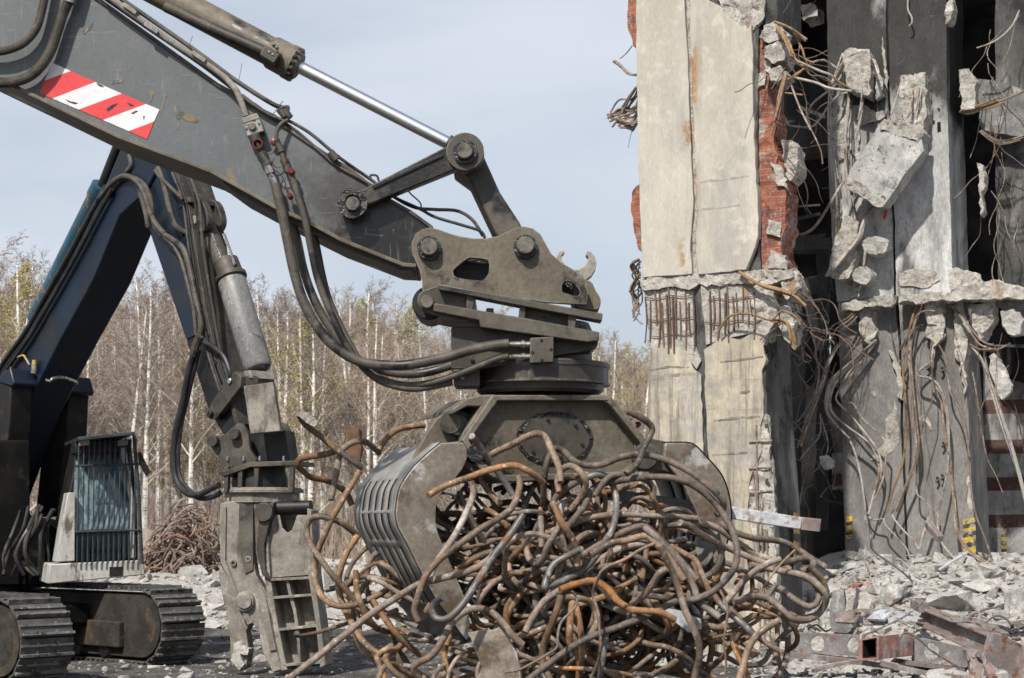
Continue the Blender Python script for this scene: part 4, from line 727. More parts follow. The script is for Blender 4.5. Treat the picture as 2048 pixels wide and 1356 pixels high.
# hoses
def bh(pts, r, mat='rubber', off=-.06, name='hose', parent=bx):
    mb = MB(); o = off if isinstance(off, (list, tuple)) else [off]*len(pts); mb.tube([B.pt(x, y, f) for (x, y), f in zip(pts, o)], r, 9, smooth=6); return mb.build(name, M[mat], parent)
bh([(212, 372), (180, 430), (140, 505), (95, 585), (50, 665), (10, 720), (-20, 770)], .035); bh([(224, 378), (190, 440), (152, 512), (108, 590), (60, 672), (20, 730), (-10, 780)], .03)
bh([(205, 400), (172, 452), (130, 530), (84, 610), (36, 690), (0, 742)], .028, 'rubber', .05)
bh([(200, 395), (225, 365), (250, 352), (276, 365), (292, 395), (302, 430), (318, 456), (330, 468)], .036, 'hose'); bh([(215, 392), (240, 362), (266, 356), (290, 372), (302, 402), (306, 436), (314, 460), (328, 472)], .033, 'hose', -.02)
bh([(316, 335), (326, 362), (333, 390), (340, 420), (352, 452), (372, 465), (392, 468)], .036, 'hose', [-.04]*5+[.05, .1]); bh([(330, 470), (350, 482), (368, 500), (380, 540), (392, 600), (402, 650), (395, 690)], .038, 'hose')
bh([(328, 474), (345, 490), (362, 520), (376, 570), (388, 625), (392, 670)], .025, 'hose'); bh([(310, 340), (318, 352), (328, 362), (352, 385), (366, 400)], .022, 'hose')
bh([(392, 700), (380, 730), (366, 800), (352, 860), (346, 915), (352, 960), (372, 985), (395, 990), (420, 978), (438, 970)], .040, 'rubber', [-.1]*10); bh([(398, 700), (392, 722), (376, 790), (362, 850), (356, 910), (360, 955), (378, 980), (398, 996), (425, 994), (442, 985)], .032, 'rubber', [-.05]*10)
bh([(395, 680), (420, 690), (445, 710), (458, 738), (460, 752)], .03, 'rubber'); bh([(400, 672), (392, 690), (386, 712)], .05, 'dark', -.1, 'pipe_block')
bh([(270, 360), (284, 400), (292, 430), (296, 455)], .03, 'hose', -.02); bh([(252, 345), (262, 330), (258, 310)], .03, 'hose', -.02)
bh([(20, 745), (26, 722), (45, 711), (52, 718), (59, 730)], .014, 'yellow', -.05, 'yellow_cable')
mb = MB(); mb.tube([B.pt(69, 728, -.05), B.pt(68, 746, -.05)], .04, 12); mb.tube([B.pt(69, 720, -.05), B.pt(69, 728, -.05)], .032, 12, m=1); mb.build('work_lamp', [M['tan'], M['yellow']], bx)
bh([(93, 760), (100, 762), (108, 756), (128, 755), (150, 763), (154, 768)], .02, 'zinc', [-.05, -.05, 0, .2, .5, .55], 'cable_guard')
for i, (dx, r_, m_) in enumerate(((6, .016, 'hose'), (12, .012, 'rubber'), (30, .014, 'mach'), (38, .02, 'grime'))):
    bh([(338+dx, 345), (360+dx, 405), (372+dx*.9, 494), (390+dx*.9, 610), (412+dx*.8, 710), (436+dx*.8, 785)], r_, m_, .0, 'hose')
for x, y in ((372, 470), (384, 540), (396, 610), (410, 670), (424, 725)):
    mb = MB(); mb.pin(B, x-9, y, 2.6, .015, .06, n=8, chamfer=.001); mb.build('bolt', M['mach'], bx)
    mb = MB(); mb.tube([B.pt(x+6, y, -.0), B.pt(x+12, y-1, .2)], .022, 6); mb.build('pipe_clip', M['mach'], bx)
# house of the machine, near black
HO = Plane(60, 23.6, -20)
mb = MB(); mb.prism(HO, [(-420, 905), (-60, 905), (-60, 880), (60, 880), (60, 1030), (118, 1040), (118, 1150), (90, 1172), (-420, 1172)], .1, 3.0); mb.build('engine_house', M['house'], bx, bevel=.03)
mb = MB(); mb.lathe(HO.pt(-10, 1168, 1.0), HO.pt(-10, 1206, 1.0), [(0, .62), (.3, .62), (.32, .68), (.9, .68), (1, .62)], 40); mb.build('slewing_ring', M['mach'], bx)
rn = random.Random(3)
for i in range(12):
    x0 = rn.uniform(20, 110); pts = [(x0, 1010+rn.uniform(0, 20)), (x0-rn.uniform(5, 30), 1060), (x0-rn.uniform(10, 50), 1110), (x0-rn.uniform(-20, 60), 1150)]
    mb = MB(); mb.tube([HO.pt(x, y, -.08-rn.random()*.2) for x, y in pts], rn.uniform(.018, .035), 8, smooth=6); mb.build('hose', M['rubber' if i % 3 else 'dark'], bx)
# cab
CB = Plane(210, 22.9, -20)
cabf = [(152, 870), (272, 868), (284, 1000), (286, 1120), (278, 1128), (110, 1128), (128, 1000)]
mb = MB(); mb.prism(CB, [(160, 880), (262, 878), (274, 1000), (276, 1124), (120, 1124), (134, 1000)], .46, 1.5); mb.prism(CB, [(134, 1062), (276, 1060), (276, 1124), (120, 1124)], .06, .5); mb.prism(CB, [(150, 880), (262, 878), (264, 906), (150, 908)], .02, .5)
cab = mb.build('cab', M['mach'], bx, bevel=.02)
def slanted(poly, offs, th, name, mat, parent):
    f = [CB.pt(x, y, offs(y)) for x, y in poly]; n = len(f); mb = MB(); mb.add(f+[p+CB.n*th for p in f], [tuple(range(n)), tuple(range(2*n-1, n-1, -1))]+[(i, (i+1) % n, (i+1) % n+n, i+n) for i in range(n)]); return mb.build(name, M[mat], parent)
so_ = lambda y: .04+.36*sm(1062-y, 0, 158)*1.0 if False else .04+.34*max(0, (1062-y))/158
slanted([(151, 906), (252, 902), (262, 1000), (264, 1060), (149, 1062), (147, 1000)], so_, .02, 'windscreen', 'glass', cab)
mb = MB(); mb.prism(CB, curve2([(149, 1064), (264, 1062), (264, 1094), (248, 1118), (170, 1122), (152, 1112)], 3), .0, .05); mb.build('lower_windscreen', M['glassdark'], cab)
mb = MB(); mb.tube([CB.pt(149, 1063, 0), CB.pt(265, 1061, 0)], .02, 8); mb.build('windscreen_bar', M['mach'], cab)
mb = MB(); mb.prism(CB, [(136, 985), (150, 985), (150, 1122), (112, 1124), (122, 1060)], -.02, .5); mb.prism(CB, [(240, 895), (252, 895), (268, 1000), (272, 1115), (262, 1117), (260, 1000)], -.03, .03); mb.build('cab_pillar', M['cabwhite'], cab, bevel=.01)
mb = MB(); mb.prism(CB, [(100, 1128), (288, 1120), (290, 1150), (95, 1168)], -.06, 1.3); sill = mb.build('cab_sill', M['cabwhite'], cab, bevel=.015)
mb = MB(); mb.prism(CB, [(219, 1134), (246, 1133), (245, 1151), (219, 1153)], -.075, -.05); mb.build('sill_lamp', M['mach'], sill, bevel=.004)
mb = MB(); mb.prism(CB, [(156, 874), (270, 863), (271, 869), (158, 881)], -.45, 1.3); mb.build('roof_guard', M['bars'], cab, bevel=.006)
for i in range(12):
    x = 152+i*10.4
    mb = MB(); mb.tube([CB.pt(x+6-(i < 6)*0, 876, -.16), CB.pt(x+4, 1000, -.16), CB.pt(x+2, 1126, -.12)], .011, 6); mb.build('guard_bar', M['bars'], cab)
for y in (932, 1064):
    mb = MB(); mb.tube([CB.pt(150, y, -.17), CB.pt(284, y-4, -.17)], .014, 6); mb.build('guard_crossbar', M['bars'], cab)
mb = MB(); mb.tube([CB.pt(268, 870, -.16), CB.pt(278, 1000, -.16), CB.pt(284, 1128, -.12)], .024, 8); mb.build('guard_frame', M['bars'], cab)
for x in (170, 247):
    mb = MB(); mb.prism(CB, [(x-11, 880), (x+9, 878), (x+9, 890), (x-11, 892)], -.3, -.2); mb.build('work_lamp', M['tan'], cab, bevel=.008)
mb = MB(); mb.prism(CB, [(276, 904), (282, 904), (301, 944), (294, 954), (278, 925)], -.22, -.16); mb.build('mirror', M['mach'], cab, bevel=.008)
# tracks: a closed belt of shoes round a frame; direction of travel right and towards the viewer
fd = V((.75, -.66, 0)); lt = V((.66, .75, 0))
def track(front, w, name_shift):
    """front = point on the ground under the front idler, middle of the belt's near edge"""
    Rr, Lh = .46, 3.6; cf = front+V((0, 0, .5)); cr = cf-fd*Lh
    tr = MB(); prof = []
    for i in range(15): a = -math.pi/2+math.pi*i/14; prof.append(cf+fd*(Rr-.06)*math.cos(a)+V((0, 0, (Rr-.06)*math.sin(a))))
    for i in range(15): a = math.pi/2+math.pi*i/14; prof.append(cr+fd*(Rr-.06)*math.cos(a)+V((0, 0, (Rr-.06)*math.sin(a))))
    vs = [p+lt*.0 for p in prof]+[p+lt*w for p in prof]; n = len(prof)
    tr.add(vs, [tuple(range(n)), tuple(range(2*n-1, n-1, -1))]+[(i, (i+1) % n, (i+1) % n+n, i+n) for i in range(n)])
    frame = tr.build('track', M['trackside'], bx, smooth=30)
    per = 2*Lh+2*math.pi*Rr; N = 46; pitch = per/N
    def at(s):
        s %= per
        if s < Lh: return cr+fd*s+V((0, 0, Rr)), V((0, 0, 1)), fd
        s -= Lh
        if s < math.pi*Rr:
            a = math.pi/2-s/Rr; n_ = fd*math.cos(a)+V((0, 0, math.sin(a))); return cf+n_*Rr, n_, (fd*math.sin(a)-V((0, 0, math.cos(a))))
        s -= math.pi*Rr
        if s < Lh: return cf-fd*s-V((0, 0, Rr)), V((0, 0, -1)), -fd
        s -= Lh; a = -math.pi/2-s/Rr; n_ = fd*math.cos(a)+V((0, 0, math.sin(a))); return cr+n_*Rr, n_, (fd*math.sin(a)-V((0, 0, math.cos(a))))
    for i in range(N):
        p, n_, t_ = at(i*pitch)
        rot = Matrix((t_, lt, n_)).transposed(); c = p+lt*w/2
        mb = MB(); mb.box(c, pitch*.93, w+.04, .02, rot, m=1); mb.box(c+n_*.03+t_*pitch*.36, .03, w+.035, .05, rot); mb.box(c+n_*.018+t_*pitch*-.12, .022, w+.035, .03, rot)
        for e in (-.2, .2):
            for g in (-.22, .22): mb.box(c+n_*.014+lt*e*w+t_*pitch*g, .03, .03, .02, rot)
        mb.build('track_shoe', [M['shoe'], M['shoedark']], frame)
    for i in range(5):
        q = cf-fd*(.75+i*.6)-V((0, 0, .33))-lt*.01; mb = MB(); mb.lathe(q-lt*.03, q+lt*.1, [(0, .10), (.3, .13), (1, .13)], 18); mb.build('track_roller', M['mach'], frame)
    mb = MB(); mb.lathe(cf-lt*.02, cf+lt*.15, [(0, .2), (.2, .36), (1, .38)], 28); mb.build('idler_wheel', M['trackside'], frame)
    mb = MB(); g0 = cf-fd*.35-V((0, 0, .12)); g1 = cf-fd*3.0-V((0, 0, .12)); mb.bar(g0-lt*.03, g1-lt*.03, .12, .34); mb.build('track_frame', M['trackside'], frame, bevel=.02)
    return frame
def gp(px, py):  # point on level ground
    d = CZ*F/(py-HY); return P(px, py, d)
track(gp(322, 1334)-fd*.42, .64, 0)
track(gp(40, 1376)-fd*.42, .64, 1)
mb = MB(); c = gp(322, 1334)-fd*2.2-lt*1.0+V((0, 0, .62)); mb.box(c, 1.5, 1.9, .3, Matrix((fd, lt, V((0, 0, 1)))).transposed()); mb.build('undercarriage', M['house'], bx, bevel=.05)

# ------------------------------------------------------------------ concrete crusher hanging on the blue excavator
pz = thing('concrete_crusher', 'dusty steel crusher jaw with ribbed open pockets resting its tip on the ground', 'crusher jaw', P(545, HY, 21.5)-V((0, 0, CZ)))
H = Plane(545, 20.9, 12)
mb = MB(); mb.prism(H, curve2([(415, 882), (425, 872), (450, 868), (470, 850), (484, 848), (496, 868), (500, 900), (512, 926), (450, 940), (436, 915)], 3), .0, .08); e1 = mb.build('head_plate', M['dark'], pz, bevel=.01)
mb = MB(); mb.prism(H, curve2([(540, 850), (565, 844), (578, 860), (585, 890), (584, 918), (560, 926), (545, 900)], 3), .45, .53); mb.build('head_plate', M['dark'], pz, bevel=.01)
mb = MB(); mb.prism(H, [(484, 868), (570, 860), (580, 925), (498, 928)], .25, .6); mb.build('head_web', M['mach'], pz, bevel=.01)
for x, y in ((423, 882), (466, 868)):
    mb = MB(); mb.pin(H, x, y, 11, -.10, .1); mb.build('head_pin', M['dark'], pz)
mb = MB(); mb.prism(H, [(441, 944), (500, 924), (592, 921), (594, 930), (500, 934), (444, 954)], -.08, .6); mb.build('top_flange', M['dark'], pz, bevel=.006)
for x in (452, 480, 512, 582):
    mb = MB(); mb.prism(H, [(x-4, 934), (x+5, 932), (x+3, 984), (x-5, 986)], -.06, .02); mb.build('flange_post', M['dark'], pz, bevel=.006)
mb = MB(); mb.lathe(H.pt(520, 932, .35), H.pt(520, 986, .35), [(0, .3), (.5, .34), (1, .34)], 30); mb.build('rotator_motor', M['mach'], pz)
mb = MB(); q = .42
for i in range(4):
    pass
mb.lathe(H.pt(525, 976, .4), H.pt(525, 1008, .4), [(0, .47), (.16, .50), (.3, .50), (.31, .45), (.9, .45), (1, .40)], 44); mb.build('slewing_ring', M['tan'], pz)
for i in range(9):
    x = 455+i*16; mb = MB(); mb.lathe(H.pt(x, 921, -.02), H.pt(x, 912, -.02), [(0, .015), (1, .012)], 6); 
    if i in (0, 2, 4, 7): mb.build('bolt', M['zinc'], pz)
def pr(poly, o0, o1, mat='tan', name='jaw_plate', parent=pz, bevel=.01, cur=0, holes=()):
    mb = MB(); mb.prism(H, curve2(poly, cur) if cur else poly, o0, o1, holes); return mb.build(name, M[mat], parent, bevel=bevel)
# moving jaw at left
lj = pr([(440, 1006), (478, 1000), (500, 1004), (505, 1110), (512, 1150), (530, 1180), (545, 1230), (556, 1290), (566, 1338), (545, 1345), (524, 1300), (518, 1262), (506, 1248), (488, 1240), (474, 1215), (462, 1165), (446, 1130), (438, 1080)], .0, .14, name='moving_jaw')
pr([(442, 1010), (452, 1014), (450, 1120), (476, 1190), (505, 1245), (495, 1250), (466, 1180), (440, 1120)], -.03, .0, name='jaw_rib', parent=lj, bevel=.005)
pr([(478, 1004), (506, 1006), (506, 1140), (490, 1148), (476, 1090)], -.02, .0, 'dark', 'jaw_rib', lj, .005)
pr([(503, 1148), (516, 1160), (530, 1190), (552, 1300), (540, 1302), (520, 1210)], -.03, .0, name='jaw_rib', parent=lj, bevel=.006)
pr([(440, 1130), (470, 1180), (500, 1248), (492, 1262), (498, 1300), (492, 1335), (480, 1342), (462, 1330), (458, 1250), (446, 1200), (437, 1150)], .16, .34, name='tooth_plate')
mb = MB(); mb.prism(H, [(468, 1285), (480, 1282), (496, 1298), (494, 1310), (480, 1308), (490, 1330), (478, 1340), (462, 1320)], .1, .3); mb.build('concrete_lump', M['rubble'], pz, rough=(.025, 8, .05, 3))
mb = MB(); mb.pin(H, 488, 1203, 20, -.06, .02); q = mb.build('pivot_boss', M['tan'], lj); mb = MB(); mb.pin(H, 488, 1203, 15, -.09, -.04); mb.build('pivot_pin', M['tan'], q)
for x, y in ((466, 1126), (496, 1118)):
    mb = MB(); mb.ring(H, x, y, 6, 3.6, -.03, .0); mb.build('pipe_eye', M['tan'], lj)
pr([(530, 1010), (548, 1004), (528, 1090), (530, 1140), (540, 1160), (524, 1150), (512, 1100), (518, 1030)], -.05, .1, 'dark', 'jaw_rib', lj, .008)
mb = MB(); mb.pin(H, 526, 1024, 19, -.1, .12); mb.build('pivot_boss', M['dark'], pz)
mb = MB(); mb.tube([H.pt(540, 1016, .1), H.pt(622, 1014, .1)], k(13), 20); mb.build('cross_tube', M['mach'], pz)
# fixed jaw at right with open pockets
fj = pr([(532, 1020), (618, 1016), (622, 1100), (626, 1160), (636, 1240), (648, 1330), (570, 1340), (558, 1290), (546, 1230), (536, 1160)], .28, .36, name='fixed_jaw')
mb = MB(); mb.prism(H, [(534, 1030), (559, 1030), (564, 1056), (574, 1066), (584, 1060), (594, 1030), (617, 1030), (622, 1100), (622, 1150), (536, 1156)], .06, .1); mb.build('jaw_panel', M['tan'], fj, bevel=.006)
pr([(534, 1050), (540, 1150), (552, 1230), (566, 1300), (575, 1340), (562, 1342), (548, 1290), (538, 1230), (528, 1150)], .0, .3, name='side_cheek', parent=fj)
pr([(614, 1016), (622, 1020), (628, 1150), (640, 1240), (652, 1330), (640, 1336), (630, 1240), (616, 1150)], .0, .3, name='side_cheek', parent=fj)
pr([(576, 1156), (583, 1186), (592, 1220), (598, 1260), (602, 1332), (597, 1332), (592, 1260), (586, 1222), (577, 1190), (571, 1158)], .04, .3, name='centre_rib', parent=fj, bevel=.004)
for (a, b, y0, y1) in ((537, 618, 1157, 1153), (545, 626, 1193, 1187), (556, 632, 1257, 1249), (566, 645, 1328, 1322)):
    pr([(a, y0), (b, y1), (b+1, y1+5), (a+1, y0+5)], .0, .3, name='cross_rib', parent=fj, bevel=.003)
# ------------------------------------------------------------------ the half demolished building
bd = thing('ruined_building', 'half demolished concrete building with cream and sooty pillars, brick infill and hanging bars', 'building', P(1500, HY, 25)-V((0, 0, CZ)))
Lp = Plane(1400, 24, 25); Rp = Plane(1800, 26.5, 25)
def bp_(pl, poly, o0, o1, mat, name, parent=bd, bevel=.012, rough=None, j=None, holes=(), smooth=35):
    mb = MB(); mb.prism(pl, jag(poly, *j) if j else poly, o0, o1, holes); return mb.build(name, M[mat] if isinstance(mat, str) else mat, parent, bevel=0 if rough else bevel, rough=rough, smooth=smooth)
RG1 = (.010, 3, .09, 5); RG2 = (.045, 5, .07, 6)
# left pillar: dark core, cream skin
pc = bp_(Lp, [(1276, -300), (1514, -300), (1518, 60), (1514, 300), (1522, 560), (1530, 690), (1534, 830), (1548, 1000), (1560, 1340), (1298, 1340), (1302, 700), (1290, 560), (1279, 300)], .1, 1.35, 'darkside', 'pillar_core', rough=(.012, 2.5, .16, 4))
up1 = bp_(Lp, [(1268, -300), (1366, -300), (1369, 0), (1372, 60), (1376, 150), (1381, 260), (1385, 360), (1386, 420), (1380, 500), (1384, 548), (1330, 552), (1284, 556), (1279, 420), (1274, 220)], 0, .16, 'cream', 'pillar_facing', j=(1.2, 16, 4), bevel=.01)
up2 = bp_(Lp, [(1377, -300), (1420, -300), (1416, 0), (1440, 12), (1450, 32), (1470, 42), (1480, 55), (1495, 60), (1503, 48), (1505, 90), (1506, 200), (1510, 330), (1517, 440), (1516, 470), (1506, 505), (1498, 525), (1492, 540), (1440, 545), (1396, 549), (1391, 500), (1394, 430), (1391, 360), (1388, 260), (1383, 150), (1379, 60)], .0, .16, 'cream', 'pillar_facing', j=(1.3, 14, 5), bevel=.01)
bp_(Lp, [(1412, -300), (1532, -300), (1530, 30), (1512, 50), (1500, 70), (1470, 60), (1440, 40)], .06, .3, 'broken', 'broken_patch', rough=RG2, j=(3, 14, 2))
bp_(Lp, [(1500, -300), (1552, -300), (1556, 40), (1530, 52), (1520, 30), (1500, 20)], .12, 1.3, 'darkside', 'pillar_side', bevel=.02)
# crack between the facings shows broken concrete and two bars
bp_(Lp, [(1368, -300), (1380, -300), (1388, 200), (1392, 360), (1398, 560), (1386, 560), (1380, 360), (1374, 120)], .07, .14, 'broken', 'crack_filling', rough=(.03, 9, .06, 4))
ledge = bp_(Lp, [(1278, 558), (1330, 552), (1385, 549), (1440, 545), (1500, 540), (1585, 536), (1588, 552), (1560, 560), (1540, 572), (1500, 566), (1440, 574), (1398, 566), (1386, 575), (1330, 572), (1284, 580)], .02, .5, 'broken', 'floor_ledge', rough=RG2, j=(3, 12, 3))
mid = bp_(Lp, [(1286, 562), (1386, 560), (1390, 690), (1402, 720), (1392, 738), (1360, 700), (1330, 694), (1302, 700), (1294, 640)], .06, .2, 'broken', 'exposed_core', rough=RG1)
mid2 = bp_(Lp, [(1400, 560), (1530, 548), (1545, 600), (1538, 660), (1528, 690), (1500, 668), (1450, 676), (1412, 690)], .06, .2, 'broken', 'exposed_core', rough=RG1)
for c0_, x0, x1, y0, y1, n in ((mid, 1292, 1384, 578, 690, 13), (mid2, 1420, 1512, 570, 676, 11)):
    rr_ = random.Random(n)
    for i in range(n):
        x = x0+(x1-x0)*i/(n-1)+rr_.uniform(-3.5, 3.5); ya = y0+rr_.uniform(-12, 30); yb = y1+rr_.uniform(-50, 18)+(30 if x0 < 1400 and i > 9 else 0)
        mb = MB(); mb.tube([Lp.pt(x, ya, .045), Lp.pt(x+1.5+rr_.uniform(-2.5, 2.5), (ya+yb)/2, .03), Lp.pt(x+2+rr_.uniform(-3, 3), yb, .05)], rr_.choice((.010, .012, .014)), 7, smooth=4); mb.build('rebar', M['rebardark'], c0_)
for y, xa, xb, pr_ in ((596, 1290, 1384, mid), (640, 1296, 1386, mid), (672, 1300, 1388, mid), (600, 1416, 1520, mid2), (646, 1414, 1524, mid2)):
    mb = MB(); mb.tube([Lp.pt(xa+(xb-xa)*t/5, y-6*t/5+2.5*math.sin(t*2.1+y), .035) for t in range(6)], .006, 6, smooth=4); mb.build('stirrup', M['rebardark'], pr_)
lo1 = bp_(Lp, [(1302, 700), (1318, 690), (1362, 694), (1376, 712), (1388, 738), (1402, 750), (1405, 860), (1412, 1000), (1420, 1150), (1428, 1340), (1296, 1340), (1299, 900), (1296, 760)], .05, .16, 'yellowish', 'pillar_facing', rough=(.008, 6, .09, 5), j=(1.5, 14, 8))
lo2 = bp_(Lp, [(1408, 700), (1424, 688), (1450, 672), (1480, 680), (1500, 668), (1524, 672), (1532, 720), (1524, 740), (1528, 830), (1521, 850), (1524, 900), (1500, 960), (1496, 1040), (1510, 1100), (1520, 1200), (1556, 1340), (1436, 1340), (1424, 1100), (1416, 900)], .05, .16, 'yellowish', 'pillar_facing', rough=(.008, 6, .09, 5), j=(1.5, 14, 9))
bp_(Lp, [(1496, 860), (1534, 830), (1548, 1000), (1560, 1340), (1500, 1340), (1490, 1100), (1486, 960)], .075, .2, 'broken', 'broken_edge', rough=RG2)
for x, ya, yb in ((1516, 850, 1300), (1526, 980, 1330), (1508, 930, 1010), (1536, 1060, 1300)):
    mb = MB(); mb.tube([Lp.pt(x-3, ya, .05), Lp.pt(x, (ya+yb)/2, .03), Lp.pt(x+6, yb, .05)], .014, 7); mb.build('rebar', M['rebar'], lo2)
for y in (884, 938, 985):
    mb = MB(); mb.tube([Lp.pt(1498, y, .03), Lp.pt(1545, y-3, .05)], .012, 7); mb.build('rebar', M['rebar'], lo2)
def stripe(pl, x0, x1, ys, off, tilt=6, parent=bd):
    mb = MB()
    for i in range(len(ys)-1):
        mb.prism(pl, [(x0, ys[i]), (x1, ys[i]-tilt), (x1+.8, ys[i+1]-tilt), (x0+.8, ys[i+1])], off-.006, off, m=i % 2)
    mb.build('hazard_marking', [M['yellow'], M['blackpaint']], parent)
# brick infill
bk = bp_(Lp, [(1502, 55), (1522, 58), (1530, 78), (1527, 110), (1540, 140), (1536, 190), (1548, 220), (1552, 300), (1566, 345), (1574, 385), (1573, 450), (1560, 500), (1574, 538), (1500, 545)], .17, .75, 'brick', 'brick_infill', rough=(.022, 6, .07, 5), j=(3, 11, 6))
bp_(Lp, [(1262, -60), (1290, -60), (1290, 99), (1275, 97), (1268, 92), (1261, 70), (1255, 48), (1254, 20)], .45, .9, 'brick', 'brick_infill', rough=(.02, 6, .07, 5), j=(2, 11, 7))
bp_(Lp, [(1290, 365), (1272, 370), (1264, 385), (1262, 410), (1266, 440), (1270, 470), (1277, 500), (1295, 510)], .45, .9, 'brick', 'brick_infill', rough=(.02, 6, .07, 5), j=(2, 11, 8))
# lumps on the right edge of the left pillar
for i, q in enumerate(([(1528, 50), (1550, 42), (1562, 60), (1560, 78), (1540, 90), (1522, 80)], [(1530, 96), (1556, 84), (1572, 104), (1566, 122), (1545, 128), (1528, 116)], [(1536, 145), (1560, 132), (1574, 148), (1556, 164), (1538, 160)], [(1560, 540), (1590, 545), (1598, 575), (1575, 600), (1560, 580)], [(1500, 590), (1548, 580), (1556, 640), (1530, 680), (1510, 650)], [(1555, 620), (1570, 612), (1590, 640), (1580, 690), (1566, 670)])):
    bp_(Lp, q, .05, .5, 'broken', 'concrete_lump', rough=RG2, j=(2, 10, i))
# right pillars
pa = bp_(Rp, [(1651, -300), (1770, -300), (1772, 60), (1776, 200), (1784, 440), (1788, 590), (1674, 602), (1664, 480), (1657, 330)], 0, 1.4, 'soot', 'pillar', rough=(.012, 2.5, .13, 4))
pb = bp_(Rp, [(1775, -300), (1890, -300), (1894, 200), (1900, 400), (1906, 585), (1793, 592), (1789, 440), (1781, 200), (1777, 60)], .0, .2, 'soot', 'pillar', rough=(.012, 2.5, .13, 4))
pbs = bp_(Rp, [(1783, -300), (1891, -300), (1895, 200), (1901, 400), (1907, 585), (1800, 590)], .2, 1.5, 'sootwhite', 'pillar_side', rough=(.012, 2.5, .13, 4))
bp_(Rp, [(1893, 10), (1902, -10), (1906, 20), (1900, 45), (1895, 48)], -.01, .3, 'broken', 'broken_patch', rough=RG2)
bp_(Rp, [(1768, -300), (1780, -300), (1786, 300), (1796, 600), (1822, 1190), (1808, 1190), (1782, 590), (1774, 300)], .06, .3, 'void', 'joint_filling')
pla = bp_(Rp, [(1676, 600), (1790, 592), (1796, 680), (1802, 850), (1808, 1017), (1816, 1190), (1693, 1190), (1688, 1000), (1682, 800)], .05, 1.4, 'soot', 'pillar', rough=(.012, 2.5, .13, 4))
plb = bp_(Rp, [(1797, 592), (1912, 588), (1926, 680), (1936, 820), (1945, 980), (1952, 1190), (1822, 1190), (1813, 1017), (1807, 850), (1801, 680)], .05, .22, 'soot', 'pillar', rough=(.012, 2.5, .13, 4))
bp_(Rp, [(1805, 592), (1913, 588), (1927, 680), (1937, 820), (1946, 980), (1953, 1190), (1830, 1190)], .22, 1.45, 'soot', 'pillar_side', rough=(.012, 2.5, .13, 4))
bp_(Rp, [(1686, 606), (1720, 598), (1760, 590), (1786, 588), (1786, 606), (1750, 614), (1716, 618), (1680, 622)], -.28, .3, 'broken', 'floor_ledge', rough=RG2, j=(3, 11, 1))
bp_(Rp, [(1796, 590), (1850, 586), (1900, 584), (1930, 575), (1960, 562), (1985, 556), (2010, 568), (2060, 575), (2060, 592), (1990, 596), (1930, 600), (1860, 602), (1798, 608)], -.30, .6, 'broken', 'floor_ledge', rough=RG2, j=(3, 11, 2))
bp_(Rp, [(1990, 596), (2080, 590), (2080, 622), (1998, 614)], -.05, 1.2, 'chunkdark', 'floor_slab', rough=RG1)
for i, (q, o) in enumerate((([(1850, 606), (1884, 602), (1890, 640), (1886, 680), (1868, 692), (1852, 670)], -.12), ([(1716, 612), (1748, 606), (1752, 660), (1740, 688), (1720, 670)], -.14), ([(1912, 606), (1930, 604), (1934, 690), (1924, 745), (1912, 710), (1908, 660)], -.02), ([(1944, 604), (1990, 600), (1986, 640), (1960, 680), (1946, 650)], -.1), ([(1690, 612), (1712, 610), (1708, 650), (1696, 648)], -.1))):
    bp_(Rp, q, o, .3, 'broken', 'concrete_lump', rough=RG2, j=(2, 10, 20+i))
# plaster left white where the surface has flaked off
for i, q in enumerate(([(1790, 795), (1796, 850), (1798, 885), (1780, 905), (1762, 915), (1740, 920), (1754, 900), (1772, 880), (1771, 838), (1785, 825)], [(1838, 835), (1850, 828), (1862, 850), (1864, 862), (1852, 845), (1842, 842)], [(1934, 955), (1942, 960), (1946, 1017), (1938, 1017)], [(1742, 782), (1752, 784), (1750, 795), (1744, 792)])):
    bp_(Rp, curve2(q, 2), .036, .05, 'broken', 'flaked_patch', rough=(.01, 12, .05, 3), j=(2, 8, 30+i))
for q in ([(1874, 245), (1881, 243), (1882, 262), (1875, 265)], [(1866, 240), (1870, 241), (1869, 249), (1866, 248)], [(1874, 215), (1880, 218), (1878, 224)]):
    bp_(Rp, q, -.008, .01, 'void', 'black_hole_patch', bevel=0)  # flat black patches paint the dark inside of small holes
for i, (x, y) in enumerate(((1855, 730), (1862, 735), (1884, 735), (1886, 885), (1874, 955), (1884, 950))):
    mb = MB(); mb.tube([Rp.pt(x, y, .06), Rp.pt(x+3, y+5, -.03), Rp.pt(x-2, y+9, -.05)], .02, 6); mb.build('anchor_stub', M['mach'], plb)
bp_(Rp, [(1774, 360), (1784, 380), (1778, 410), (1770, 440), (1766, 436), (1772, 410)], -.012, .0, 'red', 'red_ribbon', bevel=0)
stripe(Rp, 1692, 1704, [1033, 1044, 1052, 1062, 1071, 1079], .04, 2)
stripe(Rp, 1926, 1951, [1040, 1050, 1058, 1067, 1076, 1088, 1098, 1110, 1118], .04, 6)
Sp = Plane(1400, 24, -65); Sp.o = Lp.pt(1556, 1080, .1); stripe(Sp, 1588, 1598, [1025, 1036, 1052, 1066, 1082, 1094, 1108, 1122, 1140], -.03, -2)
for i, q in enumerate(([(1664, 218), (1700, 208), (1735, 214), (1757, 226), (1742, 244), (1708, 258), (1696, 300), (1680, 322), (1668, 300)], [(1700, 258), (1722, 244), (1716, 300), (1722, 312), (1712, 318), (1700, 300)], [(1740, 226), (1770, 218), (1772, 232), (1748, 246)], [(1660, 330), (1676, 336), (1684, 420), (1678, 470), (1664, 440)], [(1688, 470), (1730, 500), (1740, 560), (1724, 590), (1700, 596), (1690, 540)])):
    bp_(Rp, q, -.05, .04, 'broken', 'spalled_patch', rough=(.03, 6, .06, 5), j=(3, 9, 50+i))
